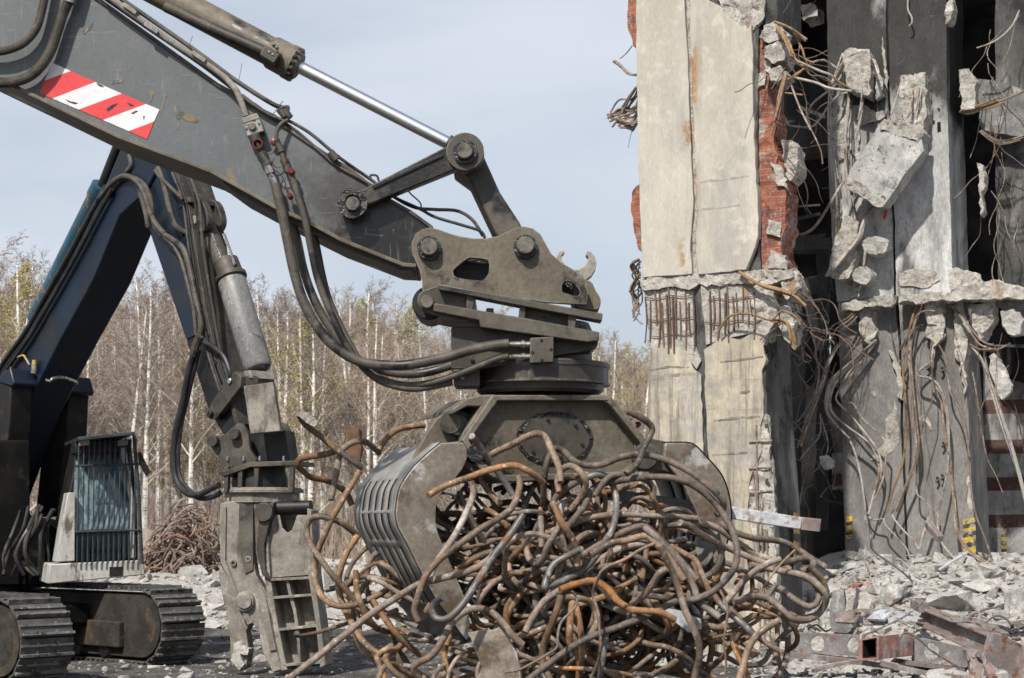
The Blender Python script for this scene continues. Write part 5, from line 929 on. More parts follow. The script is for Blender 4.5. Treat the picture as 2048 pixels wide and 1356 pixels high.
for i, q in enumerate(([(1955, 325), (1966, 330), (1970, 372), (1962, 384), (1968, 420), (1960, 430)], [(1896, 540), (1916, 536), (1960, 548), (1968, 575), (1900, 582)], [(1794, 545), (1830, 536), (1870, 540), (1880, 560), (1850, 575), (1800, 572)], [(1764, 70), (1772, 120), (1776, 180), (1770, 170)], [(1778, 700), (1800, 720), (1806, 800), (1796, 792), (1790, 740)], [(1918, 690), (1926, 700), (1934, 770), (1930, 790), (1922, 740)])):
    bp_(Rp, q, -.02, .25 if i == 0 else .06, 'broken', 'spalled_patch', rough=(.02, 7, .06, 5), j=(2, 8, 70+i))
fine = MB(); rn = random.Random(31)
for i in range(24):      # fine tie wires and thin bars over the sooty front
    x = rn.uniform(1640, 2044); y = rn.choice((rn.uniform(600, 680), rn.uniform(600, 760), rn.uniform(640, 800))); n_ = rn.randint(6, 15); p = Rp.pt(x, y, -.06-rn.random()*.3); d = V((rn.gauss(0, .5), rn.gauss(0, .2), -1)).normalized(); pts = [p]
    for k_ in range(n_): d = (d+V((rn.gauss(0, .18), rn.gauss(0, .07), rn.gauss(-.16, .12)))).normalized(); pts.append(pts[-1]+d*.15)
    fine.tube(pts, rn.choice((.004, .005, .007, .010)), 5, smooth=3)
for i in range(30):
    x, y = rn.uniform(1540, 1600), rn.choice((rn.uniform(60, 330), rn.uniform(560, 680))); p = Lp.pt(x, y, .2); d = V((rn.gauss(.5, .5), rn.gauss(-.2, .3), rn.gauss(-.4, .5))).normalized(); pts = [p]
    for k_ in range(rn.randint(5, 11)): d = (d+V((rn.gauss(0, .3), rn.gauss(0, .2), rn.gauss(-.1, .25)))).normalized(); pts.append(pts[-1]+d*.13)
    fine.tube(pts, rn.choice((.004, .006, .009)), 5, smooth=3)
tag(fine.build('loose_wires', M['rebardark'], bd), kind='stuff')
for q in ([(1300, 737), (1340, 731), (1380, 734), (1380, 737), (1340, 735), (1300, 741)], [(1440, 722), (1490, 716), (1526, 712), (1526, 715), (1490, 720), (1440, 726)], [(1480, 783), (1500, 780), (1500, 784), (1480, 787)], [(1428, 840), (1470, 834), (1520, 832), (1520, 835), (1470, 839), (1428, 844)], [(1424, 908), (1470, 905), (1495, 903), (1495, 906), (1470, 909), (1424, 912)], [(1330, 748), (1360, 746), (1358, 752), (1332, 753)]):
    bp_(Lp, jag(q, .9, 8, 5), .046, .06, 'grimeline', 'formwork_mark', lo2, bevel=0)
for q in ([(1398, 362), (1440, 357), (1498, 349), (1498, 352), (1440, 361), (1398, 366)], [(1400, 417), (1450, 412), (1480, 408), (1480, 411), (1400, 421)]):
    bp_(Lp, jag(q, .8, 10, 3), -.003, .004, 'creamdark', 'formwork_mark', bevel=0)
# far right pillar, banded wall
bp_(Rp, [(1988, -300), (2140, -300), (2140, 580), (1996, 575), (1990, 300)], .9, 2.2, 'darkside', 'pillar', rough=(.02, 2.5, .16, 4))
bp_(Rp, [(1956, 158), (1990, 162), (2060, 182), (2060, 262), (2040, 272), (1965, 262), (1958, 240)], .5, .9, 'chunkdark', 'hanging_slab', rough=RG1, j=(2, 14, 3))
W_ = Plane(2000, 28.5, 10)
mb = MB(); ys = [690, 800, 828, 880, 908, 955, 982, 1030, 1056, 1200]
for i in range(9): mb.prism(W_, [(1970, ys[i]), (2160, ys[i]-3), (2160, ys[i+1]-3), (1970, ys[i+1])], 0, .3, m=i % 2)
wl = mb.build('banded_wall', [M['bandgrey'], M['bandbrown']], bd)
bp_(W_, [(1972, 690), (2100, 700), (2100, 770), (2040, 758), (1996, 740)], -.5, -.05, 'void', 'black_overhang')  # black overhanging block in front of the banded wall
stripe(W_, 2002, 2013, [1058, 1066, 1074, 1082, 1090, 1098, 1106], .0, 0, wl)
# charred inside
Vd = Plane(1760, 33, 0)
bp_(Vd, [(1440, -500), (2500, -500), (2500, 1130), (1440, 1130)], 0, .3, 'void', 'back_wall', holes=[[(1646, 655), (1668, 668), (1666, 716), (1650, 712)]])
mb = MB(); mb.box(V((10.2, 30.3, 11.6)), 14, 7.2, .5); mb.build('unseen_shade_slab', M['void'], bd)  # unseen slab added above the view to shade the interior
Iv = Plane(1600, 29, 15)
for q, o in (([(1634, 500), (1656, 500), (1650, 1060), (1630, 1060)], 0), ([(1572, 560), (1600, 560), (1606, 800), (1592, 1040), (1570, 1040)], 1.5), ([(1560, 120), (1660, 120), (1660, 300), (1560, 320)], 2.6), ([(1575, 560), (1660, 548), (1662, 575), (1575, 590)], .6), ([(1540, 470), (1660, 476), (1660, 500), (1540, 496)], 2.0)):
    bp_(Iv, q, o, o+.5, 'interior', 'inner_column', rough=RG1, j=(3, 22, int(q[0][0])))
for a, b, w in (((1582, 440), (1640, 428), .05), ((1580, 414), (1640, 410), .03), ((1606, 560), (1640, 700), .12), ((1580, 480), (1650, 470), .05), ((1600, 215), (1650, 235), .06)):
    mb = MB(); mb.bar(Iv.pt(*a, -.4), Iv.pt(*b, -.3), w, w); mb.build('bent_strut', M['bandgrey' if w > .08 else 'interior'], bd)
bp_(Iv, [(1664, 906), (1684, 905), (1684, 978), (1664, 980)], -.2, .1, 'bandgrey', 'inner_wall'); bp_(Iv, [(1664, 948), (1684, 946), (1684, 970), (1664, 972)], -.22, -.19, 'bandbrown', 'inner_wall_band')
rn = random.Random(5)
wr = MB()
for i in range(46):      # loose wire tangles hanging in the dark openings
    x, y = rn.uniform(1575, 1650), rn.choice((rn.uniform(20, 380), rn.uniform(600, 800), rn.uniform(620, 760), rn.uniform(850, 1000))); pts = [V((0, 0, 0))+Iv.pt(x, y, -1.2+rn.uniform(-.5, .8))]
    d = V((rn.gauss(0, 1), rn.gauss(0, .4), rn.gauss(0, 1)-.4)).normalized()
    for k_ in range(rn.randint(5, 10)):
        d = (d+V((rn.gauss(0, .35), rn.gauss(0, .2), rn.gauss(0, .35)-.08))).normalized(); pts.append(pts[-1]+d*.14)
    wr.tube(pts, rn.uniform(.006, .011), 5, smooth=3)
for i in range(16):
    x, y = rn.uniform(1962, 2048), rn.uniform(-20, 420); pts = [Rp.pt(x, y, .4)]; d = V((rn.gauss(0, .5), rn.gauss(0, .3), -1)).normalized()
    for k_ in range(8): d = (d+V((rn.gauss(0, .3), rn.gauss(0, .15), -.15))).normalized(); pts.append(pts[-1]+d*.16)
    wr.tube(pts, .007, 5, smooth=3)
tag(wr.build('loose_wires', M['rebar'], bd), kind='stuff')
# hanging bars
def hb(pl, pts, r, mat, off=-.12, n=1, spread=4, seed=1, parent=None):
    cx = sum(p[0] for p in pts)/len(pts); cy = sum(p[1] for p in pts)/len(pts)
    parent = parent or (pc if pl is Lp else ((pla if cx < 1790 else plb) if cy > 600 else (pa if cx < 1790 else pb)))
    q = random.Random(seed+int(pts[0][0])); m_ = len(pts)-1
    for i in range(n):
        ox, oy, oo = (0, 0, 0) if i == 0 else (q.uniform(-1, 1)*spread, q.uniform(-1, 1)*spread, q.uniform(-.08, .08)); ph = q.uniform(0, 6)
        v = []
        for j, (x, y) in enumerate(pts):
            t = j/m_; k_ = .25+.9*t
            o = off*(.35+.65*math.sin(min(1, t*1.6)*math.pi*.5)) + oo*k_
            v.append(pl.pt(x+ox*k_+1.5*math.sin(ph+2*t*3), y+oy*k_, o))
        if i and q.random() < .6: v = v[:max(3, int(len(v)*q.uniform(.6, 1)))]
        mb = MB(); mb.tube(v, r*q.uniform(.9, 1.1), 7, smooth=5); mb.build('rebar', M[mat], parent)
O, Pq, R_ = 'rebaror', 'rebarpale', 'rebar'
hb(Lp, [(1550, 44), (1580, 58), (1612, 82)], .018, O, -.1, 2, 3); hb(Lp, [(1556, 56), (1574, 84), (1582, 110), (1600, 128)], .016, O, -.1, 8, 9)
hb(Lp, [(1588, 66), (1604, 100), (1612, 118), (1628, 126)], .013, O, -.1); hb(Rp, [(1622, 126), (1644, 120), (1658, 126), (1676, 136), (1688, 122)], .017, Pq, -.5)
hb(Lp, [(1596, 122), (1640, 142), (1660, 150), (1680, 166), (1712, 180)], .017, Pq, -.3); hb(Lp, [(1588, 155), (1630, 165), (1660, 176), (1704, 182)], .015, Pq, -.3)
hb(Rp, [(1692, 135), (1672, 168), (1652, 184), (1626, 205), (1618, 222), (1614, 244), (1620, 236)], .017, Pq, -.5)
hb(Rp, [(1716, 184), (1684, 188), (1662, 205), (1640, 236), (1622, 253), (1592, 253), (1578, 250), (1577, 244), (1590, 242)], .017, Pq, -.5)
hb(Lp, [(1572, 145), (1560, 190), (1550, 240), (1543, 270)], .016, O, -.12, 4, 7); hb(Lp, [(1582, 170), (1602, 216), (1622, 256), (1640, 300), (1644, 328)], .009, R_, -.2, 2, 6)
hb(Lp, [(1575, 160), (1592, 150), (1608, 138)], .014, O, -.1, 2, 4); hb(Lp, [(1564, 185), (1590, 188), (1606, 190)], .012, O, -.1)
hb(Rp, [(1684, 130), (1664, 170), (1658, 230), (1662, 300), (1670, 360), (1672, 430), (1668, 540)], .012, Pq, -.25, 3, 7); hb(Rp, [(1702, 200), (1692, 250), (1690, 300), (1696, 350)], .009, R_, -.2, 3, 7)
hb(Rp, [(1714, 350), (1694, 358), (1674, 386), (1652, 422), (1628, 454), (1606, 468), (1583, 469)], .022, 'rebar', -.6)
hb(Rp, [(1766, 410), (1738, 420), (1726, 446), (1716, 478), (1692, 508), (1664, 540), (1656, 552)], .019, Pq, -.5, 4, 7); hb(Rp, [(1700, 380), (1712, 420), (1716, 450), (1714, 480)], .011, R_, -.3)
hb(Rp, [(1818, -10), (1815, 18), (1822, 35), (1824, 46), (1820, 52)], .014, Pq, -.15); hb(Rp, [(1852, 222), (1838, 232), (1836, 250), (1842, 268)], .014, R_, -.3)
hb(Rp, [(1922, 224), (1966, 214), (2000, 202), (2048, 182)], .015, O, -.3, 6, 9); hb(Rp, [(1918, 140), (1926, 180), (1940, 195)], .014, R_, -.2)
hb(Rp, [(1955, 96), (1990, 82), (2020, 55), (2040, 20)], .011, Pq, -.1); hb(Rp, [(1960, 262), (2000, 285), (2048, 275)], .011, R_, -.2, 3, 8)
hb(Rp, [(1752, 680), (1716, 712), (1692, 734), (1672, 752), (1657, 776), (1653, 820), (1672, 850), (1700, 880), (1718, 930), (1730, 1000), (1732, 1040)], .016, Pq, -.35, 2, 5)
hb(Rp, [(1752, 682), (1718, 716), (1694, 738), (1676, 758), (1662, 785), (1662, 822), (1692, 852), (1738, 888), (1757, 925), (1758, 952), (1746, 1000), (1738, 1028)], .016, Pq, -.3, 2, 5)
hb(Rp, [(1752, 684), (1720, 720), (1698, 744), (1684, 766), (1672, 790), (1674, 804), (1702, 832), (1748, 888), (1762, 918), (1763, 945), (1752, 990)], .015, Pq, -.25)
hb(Rp, [(1752, 686), (1722, 724), (1700, 752), (1680, 772), (1679, 790), (1688, 806), (1706, 808), (1726, 838), (1770, 880), (1774, 905), (1768, 955), (1750, 1000)], .015, R_, -.3)
hb(Rp, [(1700, 680), (1676, 690), (1658, 720), (1648, 750), (1636, 786), (1620, 826), (1604, 866), (1594, 896)], .016, R_, -.5, 4, 8); hb(Rp, [(1645, 672), (1632, 704), (1640, 744), (1630, 790), (1610, 822), (1594, 844)], .016, R_, -.4, 2, 5)
hb(Rp, [(1644, 835), (1650, 860), (1655, 890), (1652, 915)], .010, Pq, -.35); hb(Rp, [(1642, 828), (1638, 870), (1616, 900), (1602, 918)], .010, Pq, -.35)
hb(Rp, [(1835, 604), (1822, 640), (1812, 690), (1806, 740), (1812, 800), (1814, 850), (1810, 905), (1802, 940), (1786, 980), (1772, 1025)], .016, 'rebaror', -.3)
hb(Rp, [(1842, 604), (1828, 650), (1820, 700), (1822, 760), (1828, 830), (1833, 890), (1826, 930), (1808, 975), (1790, 1020)], .016, R_, -.28, 2, 4); hb(Rp, [(1832, 860), (1834, 915), (1832, 970), (1834, 990), (1848, 1000), (1862, 1022), (1856, 1050), (1838, 1098)], .014, Pq, -.25)
hb(Rp, [(1868, 690), (1862, 722), (1838, 742), (1838, 752), (1860, 757), (1878, 775), (1892, 815), (1897, 870), (1896, 930), (1888, 980), (1876, 1030)], .016, Pq, -.3, 2, 4)
hb(Rp, [(1862, 765), (1880, 790), (1888, 845), (1897, 895), (1905, 950), (1911, 1010), (1916, 1060), (1936, 1098), (1966, 1122), (1978, 1134)], .015, R_, -.25, 2, 4)
hb(Rp, [(1872, 680), (1890, 712), (1897, 760), (1902, 788), (1918, 820), (1930, 870), (1938, 920), (1942, 980), (1952, 1030), (1972, 1080), (1990, 1134)], .014, R_, -.25)
hb(Rp, [(1876, 1030), (1874, 1050), (1884, 1085), (1908, 1115), (1920, 1134)], .014, Pq, -.25); hb(Rp, [(1790, 1018), (1786, 1032), (1802, 1056), (1826, 1082), (1838, 1098), (1846, 1070), (1858, 1035)], .014, Pq, -.25)
hb(Rp, [(1732, 1030), (1745, 1040), (1766, 1038), (1772, 1050), (1800, 1080), (1815, 1100), (1822, 1128)], .013, Pq, -.25)
hb(Rp, [(1942, 690), (1962, 700), (1990, 700), (2022, 686)], .014, R_, -.25, 2, 4); hb(Rp, [(1946, 694), (1964, 718), (1984, 770), (2002, 830), (2022, 890), (2040, 950), (2056, 1010)], .018, Pq, -.3, 3, 6)
hb(Rp, [(1944, 745), (1952, 780), (1962, 850), (1972, 910), (1990, 950), (2004, 985)], .008, R_, -.2, 2, 6)
hb(Rp, [(1846, 650), (1826, 660), (1800, 700), (1836, 630), (1870, 622)], .012, R_, -.3); hb(Rp, [(1900, 606), (1930, 640), (1960, 680), (1985, 690)], .014, R_, -.2, 3, 8)
hb(Rp, [(1730, 606), (1700, 640), (1670, 660), (1656, 700)], .014, R_, -.3, 3, 10)
for pts in ([(1806, 156), (1796, 190), (1782, 228), (1774, 252)], [(1830, 148), (1826, 190), (1820, 225), (1800, 250)], [(1842, 146), (1838, 185), (1830, 220)], [(1686, 108), (1676, 130), (1672, 150)], [(1738, 115), (1748, 122), (1756, 145), (1762, 160)], [(1718, 104), (1716, 130), (1720, 150), (1722, 190), (1716, 240)], [(1700, 182), (1694, 230), (1688, 300), (1692, 380)], [(1728, 186), (1722, 230), (1712, 280)]):
    hb(Rp, pts, .012, Pq, -.5, 2, 3)
# orange bars bent out of the left pillar
hb(Lp, [(1480, 545), (1520, 570), (1560, 582), (1590, 592), (1612, 612)], .017, O, -.15, 5, 9); hb(Lp, [(1440, 660), (1460, 632), (1500, 628), (1540, 640), (1562, 622), (1590, 632), (1602, 650)], .016, 'rebaror', -.2)
hb(Lp, [(1540, 640), (1575, 648), (1584, 690), (1590, 700)], .015, O, -.15, 4, 9)
hb(Lp, [(1278, 520), (1264, 530), (1275, 555), (1262, 580), (1274, 610), (1266, 628), (1286, 648)], .014, R_, .4, 6, 8); hb(Lp, [(1272, 150), (1256, 146), (1240, 132), (1228, 122)], .02, 'rebar', .5, 2, 5)
hb(Lp, [(1274, 175), (1262, 195), (1250, 215), (1240, 228), (1220, 232), (1216, 238)], .016, 'rebar', .5, 5, 7); hb(Lp, [(1276, 245), (1256, 246), (1236, 240), (1222, 236)], .016, 'rebar', .5, 6, 6)
hb(Lp, [(1264, 92), (1254, 105), (1240, 118)], .008, 'rebar', .5); hb(Lp, [(1272, 248), (1260, 270), (1258, 296)], .004, 'rebar', .5)
rn = random.Random(61)
for i in range(15):
    y0 = rn.uniform(168, 252); x1 = rn.uniform(1216, 1250); y1 = rn.uniform(215, 262)
    hb(Lp, [(1276, y0), (1266, y0+rn.uniform(5, 25)), ((1266+x1)/2+rn.uniform(-6, 6), (y0+y1)/2+rn.uniform(0, 16)), (x1, y1)], rn.choice((.012, .015, .018)), R_, .5, seed=i)
for i in range(8):
    y0 = rn.uniform(520, 570); pts = [(1280, y0)]
    for k_ in range(5): pts.append((rn.uniform(1262, 1284), y0+16*(k_+1)+rn.uniform(-5, 5)))
    hb(Lp, pts, rn.choice((.010, .013)), R_, .4, seed=i)
for i, q in enumerate(([(1542, 322), (1568, 338), (1574, 380), (1556, 372)], [(1504, 150), (1530, 138), (1528, 170), (1508, 182)], [(1536, 438), (1562, 445), (1560, 474), (1534, 466)], [(1530, 100), (1544, 110), (1540, 150), (1528, 140)], [(1540, 500), (1572, 510), (1574, 540), (1536, 536)])):
    bp_(Lp, q, .13, .2, 'broken', 'mortar_patch', bk, rough=(.02, 8, .04, 5), j=(3, 7, 90+i))
# concrete pieces hanging free: things of their own
def piece(poly, o0, o1, label, mat='broken', pl=Rp, rough=(.03, 6, .055, 6), j=(1.5, 12, 3)):
    mb = MB(); mb.prism(pl, jag(poly, *j), o0, o1); o = mb.build('concrete_chunk', M[mat], rough=rough); return tag(o, label, 'concrete chunk')
piece([(1683, 108), (1700, 94), (1738, 101), (1741, 180), (1735, 190), (1700, 181), (1690, 150)], -.45, -.02, 'upright broken concrete block with bars on top, highest of the hanging pieces', j=(1.5, 14, 1))
piece([(1800, 152), (1850, 144), (1853, 220), (1846, 262), (1815, 262), (1798, 215)], -.4, -.02, 'rough concrete stump stuck to the pillar above the big tilted block', j=(2, 12, 2))
bigc = piece([(1762, 246), (1800, 258), (1842, 272), (1846, 300), (1808, 352), (1768, 410), (1758, 411), (1724, 386), (1694, 366), (1700, 342)], -.72, -.32, 'big tilted grey concrete block hanging by bars before the pillar', 'block', rough=(.014, 3.5, .07, 5), j=(1.2, 18, 3))
mb = MB(); mb.prism(Rp, jag([(1694, 352), (1704, 350), (1766, 400), (1768, 412), (1755, 412), (1722, 392), (1692, 372)], 2, 8, 4), -.74, -.30); mb.build('broken_end', M['broken'], bigc, rough=RG2)
mb = MB(); mb.prism(Rp, jag([(1768, 236), (1830, 250), (1848, 262), (1838, 282), (1790, 270), (1758, 258)], 3, 9, 5), -.74, -.25); mb.build('broken_end', M['broken'], bigc, rough=RG2)
piece(ell(1750, 491, 27, 19, 12), -.45, -.15, 'roundish pale concrete lump dangling below the big tilted block', 'rubble', j=(2, 9, 6))
piece(ell(1725, 550, 20, 19, 10), -.5, -.2, 'small pale concrete lump hanging lowest above the floor ledge', 'rubble', j=(2, 8, 7))
piece([(1690, 430), (1718, 445), (1716, 490), (1700, 556), (1672, 558), (1655, 545), (1668, 490)], -.4, -.05, 'leaning broken slab against the left edge of the sooty pillar', 'broken', j=(2, 12, 8))
piece([(1978, 716), (1990, 708), (2008, 735), (2022, 768), (2020, 785), (2004, 800), (1992, 780), (1982, 750)], -.35, -.12, 'flat pale concrete shard hanging on bars at the right of the pillar', 'rubble', j=(2, 10, 9))
piece([(1640, 914), (1652, 912), (1663, 920), (1662, 934), (1650, 940), (1641, 930)], -.5, -.3, 'fist sized pale concrete lump dangling in the dark gap', 'rubble', j=(1, 8, 10))
piece([(1918, 140), (1936, 138), (1952, 160), (1950, 215), (1938, 222), (1922, 220)], -.25, .02, 'cracked concrete stump with orange bars at the right pillar corner', j=(1.5, 12, 11))
piece([(1564, 282), (1580, 278), (1594, 292), (1596, 345), (1580, 362), (1566, 340)], .3, .7, 'cream concrete block hanging beside the brickwork', pl=Lp, j=(1.5, 12, 12))
piece([(2000, 625), (2030, 620), (2048, 640), (2040, 668), (2015, 668), (2002, 650)], -.5, -.1, 'rounded concrete lump hanging under the floor ledge at far right', 'rubble', j=(2, 10, 13))
piece([(1752, 150), (1762, 150), (1766, 190), (1752, 198)], -.2, -.05, 'narrow concrete splinter hanging right of the upright block', 'rubble', j=(1, 10, 14))
piece([(1600, 12), (1630, 8), (1634, 30), (1606, 40)], .8, 1.3, 'grey concrete lump caught high in the dark opening', 'rubble', pl=Rp, j=(2, 10, 15))
# ------------------------------------------------------------------ ground, rubble
def fb(x, y, s, o=4):
    a, v = 1.0, 0.0
    for i in range(o): v += a*noise.noise(V((x*s, y*s, 3.7+i))); s *= 2.1; a *= .5
    return v
def gz(x, y):
    z = .03*fb(x, y, .9)
    z += 1.0*sm(y, 20.2, 26.5)*sm(x-(y-20)*.12, 3.1, 4.6)+.16*fb(x, y, 1.1)*sm(x, 2.6, 4)*sm(y, 19, 22)
    z += .25*sm(y, 20.5, 24)*sm(x, 3.0, 3.6)
    z += (.62+.35*fb(x, y, .25, 3))*sm(y, 31, 36)*sm(y, 52, 44)*sm(x, 3, -1)
    z += .10*sm(y, 24, 30)*fb(x, y, .6)
    return z
def rubv(x, y):
    a = sm(x-(y-20)*.1, 2.4, 3.6)*sm(y, 19.2, 21.5); b = sm(y, 29, 33)*sm(y, 56, 50); c = .15*sm(y, 17, 23); return min(1, max(a, b, c))
xs = [-160, -110, -75, -50, -35, -26]+[-20+i*.2 for i in range(150)]+[10+i*.35 for i in range(22)]+[18.5, 22, 28, 36, 50, 75, 110, 160]
ysg = [-30, -10, 0, 4, 8, 12, 15]+[17+i*.15 for i in range(74)]+[28.2+i*.3 for i in range(90)]+[56, 60, 66, 74, 85, 100, 130, 180, 260, 400]
mb = MB(); W2 = len(xs)
vs = [V((x, y, gz(x, y))) for y in ysg for x in xs]
fs = [(j*W2+i, j*W2+i+1, (j+1)*W2+i+1, (j+1)*W2+i) for j in range(len(ysg)-1) for i in range(W2-1)]
mb.add(vs, fs); g = mb.build('ground', M['ground'], loc=(0, 0, 0), smooth=80); tag(g, kind='structure')
at = g.data.attributes.new('rub', 'FLOAT', 'POINT'); at.data.foreach_set('value', [rubv(v.co.x, v.co.y) for v in g.data.vertices])
# stone shapes
def hull(seed, n=14, flat=.7):
    q = random.Random(seed); bm = bmesh.new()
    for i in range(n):
        v = V((q.uniform(-1, 1), q.uniform(-1, 1), q.uniform(-1, 1)*flat)); 
        m_ = max(abs(v.x), abs(v.y), abs(v.z)/flat); bm.verts.new(v/m_*q.uniform(.75, 1) if q.random() < .7 else v)
    r = bmesh.ops.convex_hull(bm, input=bm.verts); bmesh.ops.delete(bm, geom=[e for e in r['geom_interior'] if isinstance(e, bmesh.types.BMVert)], context='VERTS')
    bm.verts.index_update(); o = ([v.co.copy() for v in bm.verts], [tuple(v.index for v in f.verts) for f in bm.faces]); bm.free(); return o
ST = [hull(i, 10+i % 6, .5+.06*(i % 7)) for i in range(16)]
def put(mb, p, s, q):
    vs, fs = ST[q.randrange(16)]; R = Matrix.Rotation(q.uniform(0, 6.28), 3, 'Z') @ Matrix.Rotation(q.gauss(0, .35), 3, 'X'); sx, sy, sz = s*q.uniform(.7, 1.3), s*q.uniform(.7, 1.3), s*q.uniform(.6, 1.1)
    mb.add([p+R @ V((v.x*sx, v.y*sy, v.z*sz)) for v in vs], fs)
q = random.Random(11); mb = MB()
for i in range(21000):
    y = 19.8+8*q.random()**1.0; x = 2.9+q.random()*8.4
    if x < 3.1+(y-20)*.12 and q.random() < .8: continue
    s = min(.15, .010*(1/(q.random()+.018))**.72); put(mb, V((x, y, gz(x, y)+s*.15)), s, q)
for i in range(2200):
    y = 22.0+q.random()*4; x = 1.2+q.random()*2.4; s = min(.10, .010*(1/(q.random()+.03))**.7); put(mb, V((x, y, gz(x, y)+s*.15)), s, q)
tag(mb.build('rubble', M['rubble'], smooth=20), 'pale heap of broken concrete rubble at the foot of the ruin', 'rubble', kind='stuff')
mb = MB()
for i in range(9000):
    y = 30.5+q.random()*19; x = -15+q.random()*17.5; s = min(.33, .028*(1/(q.random()+.03))**.72); put(mb, V((x, y, gz(x, y)+s*.15)), s, q)
tag(mb.build('rubble', M['rubble'], smooth=20), 'low bank of white rubble between the machines and the birches', 'rubble', kind='stuff')
mb = MB()
for i in range(2600):
    y = 18.5+q.random()*14; x = -9+q.random()*12.5; s = min(.10, .011*(1/(q.random()+.02))**.65); put(mb, V((x, y, gz(x, y)+s*.1)), s, q)
tag(mb.build('gravel', M['rubble'], smooth=20), 'small pale stones scattered over the dark dirt', 'gravel', kind='stuff')
mb = MB()
for i in range(170):
    y = 20+6*q.random(); x = 3.0+q.random()*7; put(mb, V((x, y, gz(x, y)+.03)), q.uniform(.02, .055), q)
tag(mb.build('brick_rubble', M['brickbit'], smooth=20), 'red brick bits scattered through the pale rubble', 'rubble', kind='stuff')
# larger pieces one can tell apart
def ong(px, py, lift=0):
    """ground point seen at a pixel"""
    r = V(((px-HX)/F, 1, (HY-py)/F)); lo_, hi_ = 8.0, 60.0; y = 14.0
    while y < 60:
        p = V((0, 0, CZ))+r*y
        if p.z <= gz(p.x, p.y): return p
        y += .03
    return V((0, 0, CZ))+r*40
def boulder(px, py, w, h, label, mat='rubble', seed=1, dp=1.0, amp=.05, turn=None):
    p = ong(px, py+h*.35); d = p.y; sx, sz = w/2/F*d, h/2/F*d; qq = random.Random(seed); vs, fs = hull(seed+50, 16, .8)
    R = Matrix.Rotation(qq.uniform(-.5, .5), 3, 'Y') @ Matrix.Rotation(qq.uniform(0, 6.3), 3, 'Z'); mb = MB()
    mx = max(abs((R @ v).x) for v in vs); mz = max(abs((R @ v).z) for v in vs)
    mb.add([p+V((0, sx*.4, sz*.45))+V(((R @ v).x*sx/mx, (R @ v).y*sx*dp, (R @ v).z*sz/mz)) for v in vs], fs)
    return tag(mb.build('concrete_chunk', M[mat], rough=(amp*sx*2, 2.5/sx*.6, max(.03, sx*.18), 5), smooth=40), label, 'concrete chunk')
BL_ = [(1665, 1062, 60, 46, 'dark angular concrete lump at the foot of the gap', 'chunkdark'), (1900, 1205, 110, 66, 'biggest pale boulder with a rough pebbly face on the rubble heap', 'rubble'), (1842, 1192, 36, 24, 'small round pale stone left of the biggest boulder', 'rubble'),
       (1970, 1172, 90, 40, 'flat pale slab lying tilted above the biggest boulder', 'rubble'), (1790, 1188, 80, 56, 'dusty grey block in the middle of the heap', 'rubble'), (1740, 1200, 50, 46, 'broken concrete piece with a brown stained face', 'broken'),
       (1865, 1142, 36, 26, 'pale lump at the very foot of the striped pillar', 'rubble'), (1970, 1142, 46, 26, 'pale lump under the banded wall', 'rubble'), (2036, 1200, 60, 90, 'large smooth grey slab at the right edge of the heap', 'rubble'),
       (1700, 1100, 40, 30, 'grey concrete lump just below the left yellow stripe', 'rubble'), (1738, 1076, 30, 26, 'loose grey block leaning on the sooty pillar', 'rubble'), (1650, 1160, 26, 24, 'pale stone beside the big rod loop', 'rubble'), (1625, 1190, 28, 22, 'pale stone under the right rod loop', 'rubble'),
       (1715, 1170, 30, 18, 'lump of red brick and mortar in the rubble', 'brick'), (1600, 1262, 36, 26, 'grey stone lying behind the grey beam', 'rubble'), (1640, 1250, 60, 30, 'pale crumbling lump above the beam with filled holes', 'broken'), (1760, 1120, 34, 22, 'pale chunk among the bars below the pillar', 'rubble'),
       (208, 1338, 13, 14, 'single pale stone in front of the far track', 'rubble'), (362, 1346, 22, 14, 'grey stone at the tip of the far track', 'chunkdark'), (430, 1212, 40, 26, 'white lump of concrete beside the crusher jaw', 'rubble'), (410, 1225, 30, 22, 'white lump just left of another by the crusher', 'rubble'),
       (730, 1155, 60, 40, 'large white stone behind the left rod loops', 'rubble'), (660, 1130, 44, 30, 'white stone beside the crusher shoulder', 'rubble'), (790, 1175, 44, 34, 'white stone behind the left claw', 'rubble')]
for i, (x, y, w, h, lab, mt) in enumerate(BL_): boulder(x, y, w, h, lab, mt, seed=i)
# upright dark slab
SB = Plane(1690, 22.4, 20)
mb = MB(); mb.prism(SB, jag([(1664, 1182), (1688, 1180), (1690, 1225), (1702, 1260), (1694, 1266), (1662, 1264), (1658, 1215)], 1, 14, 3), 0, .35); tag(mb.build('concrete_slab', M['chunkdark'], rough=(.012, 4, .08, 4)), 'dark grey concrete slab standing upright in the rubble', 'concrete slab')
mb = MB(); mb.prism(SB, jag([(1690, 1180), (1712, 1178), (1706, 1220), (1704, 1256), (1692, 1226)], 1, 10, 5), .0, .3); tag(mb.build('concrete_chunk', M['broken'], rough=(.02, 6, .06, 4)), 'broken concrete stuck to the upright dark slab', 'concrete chunk')
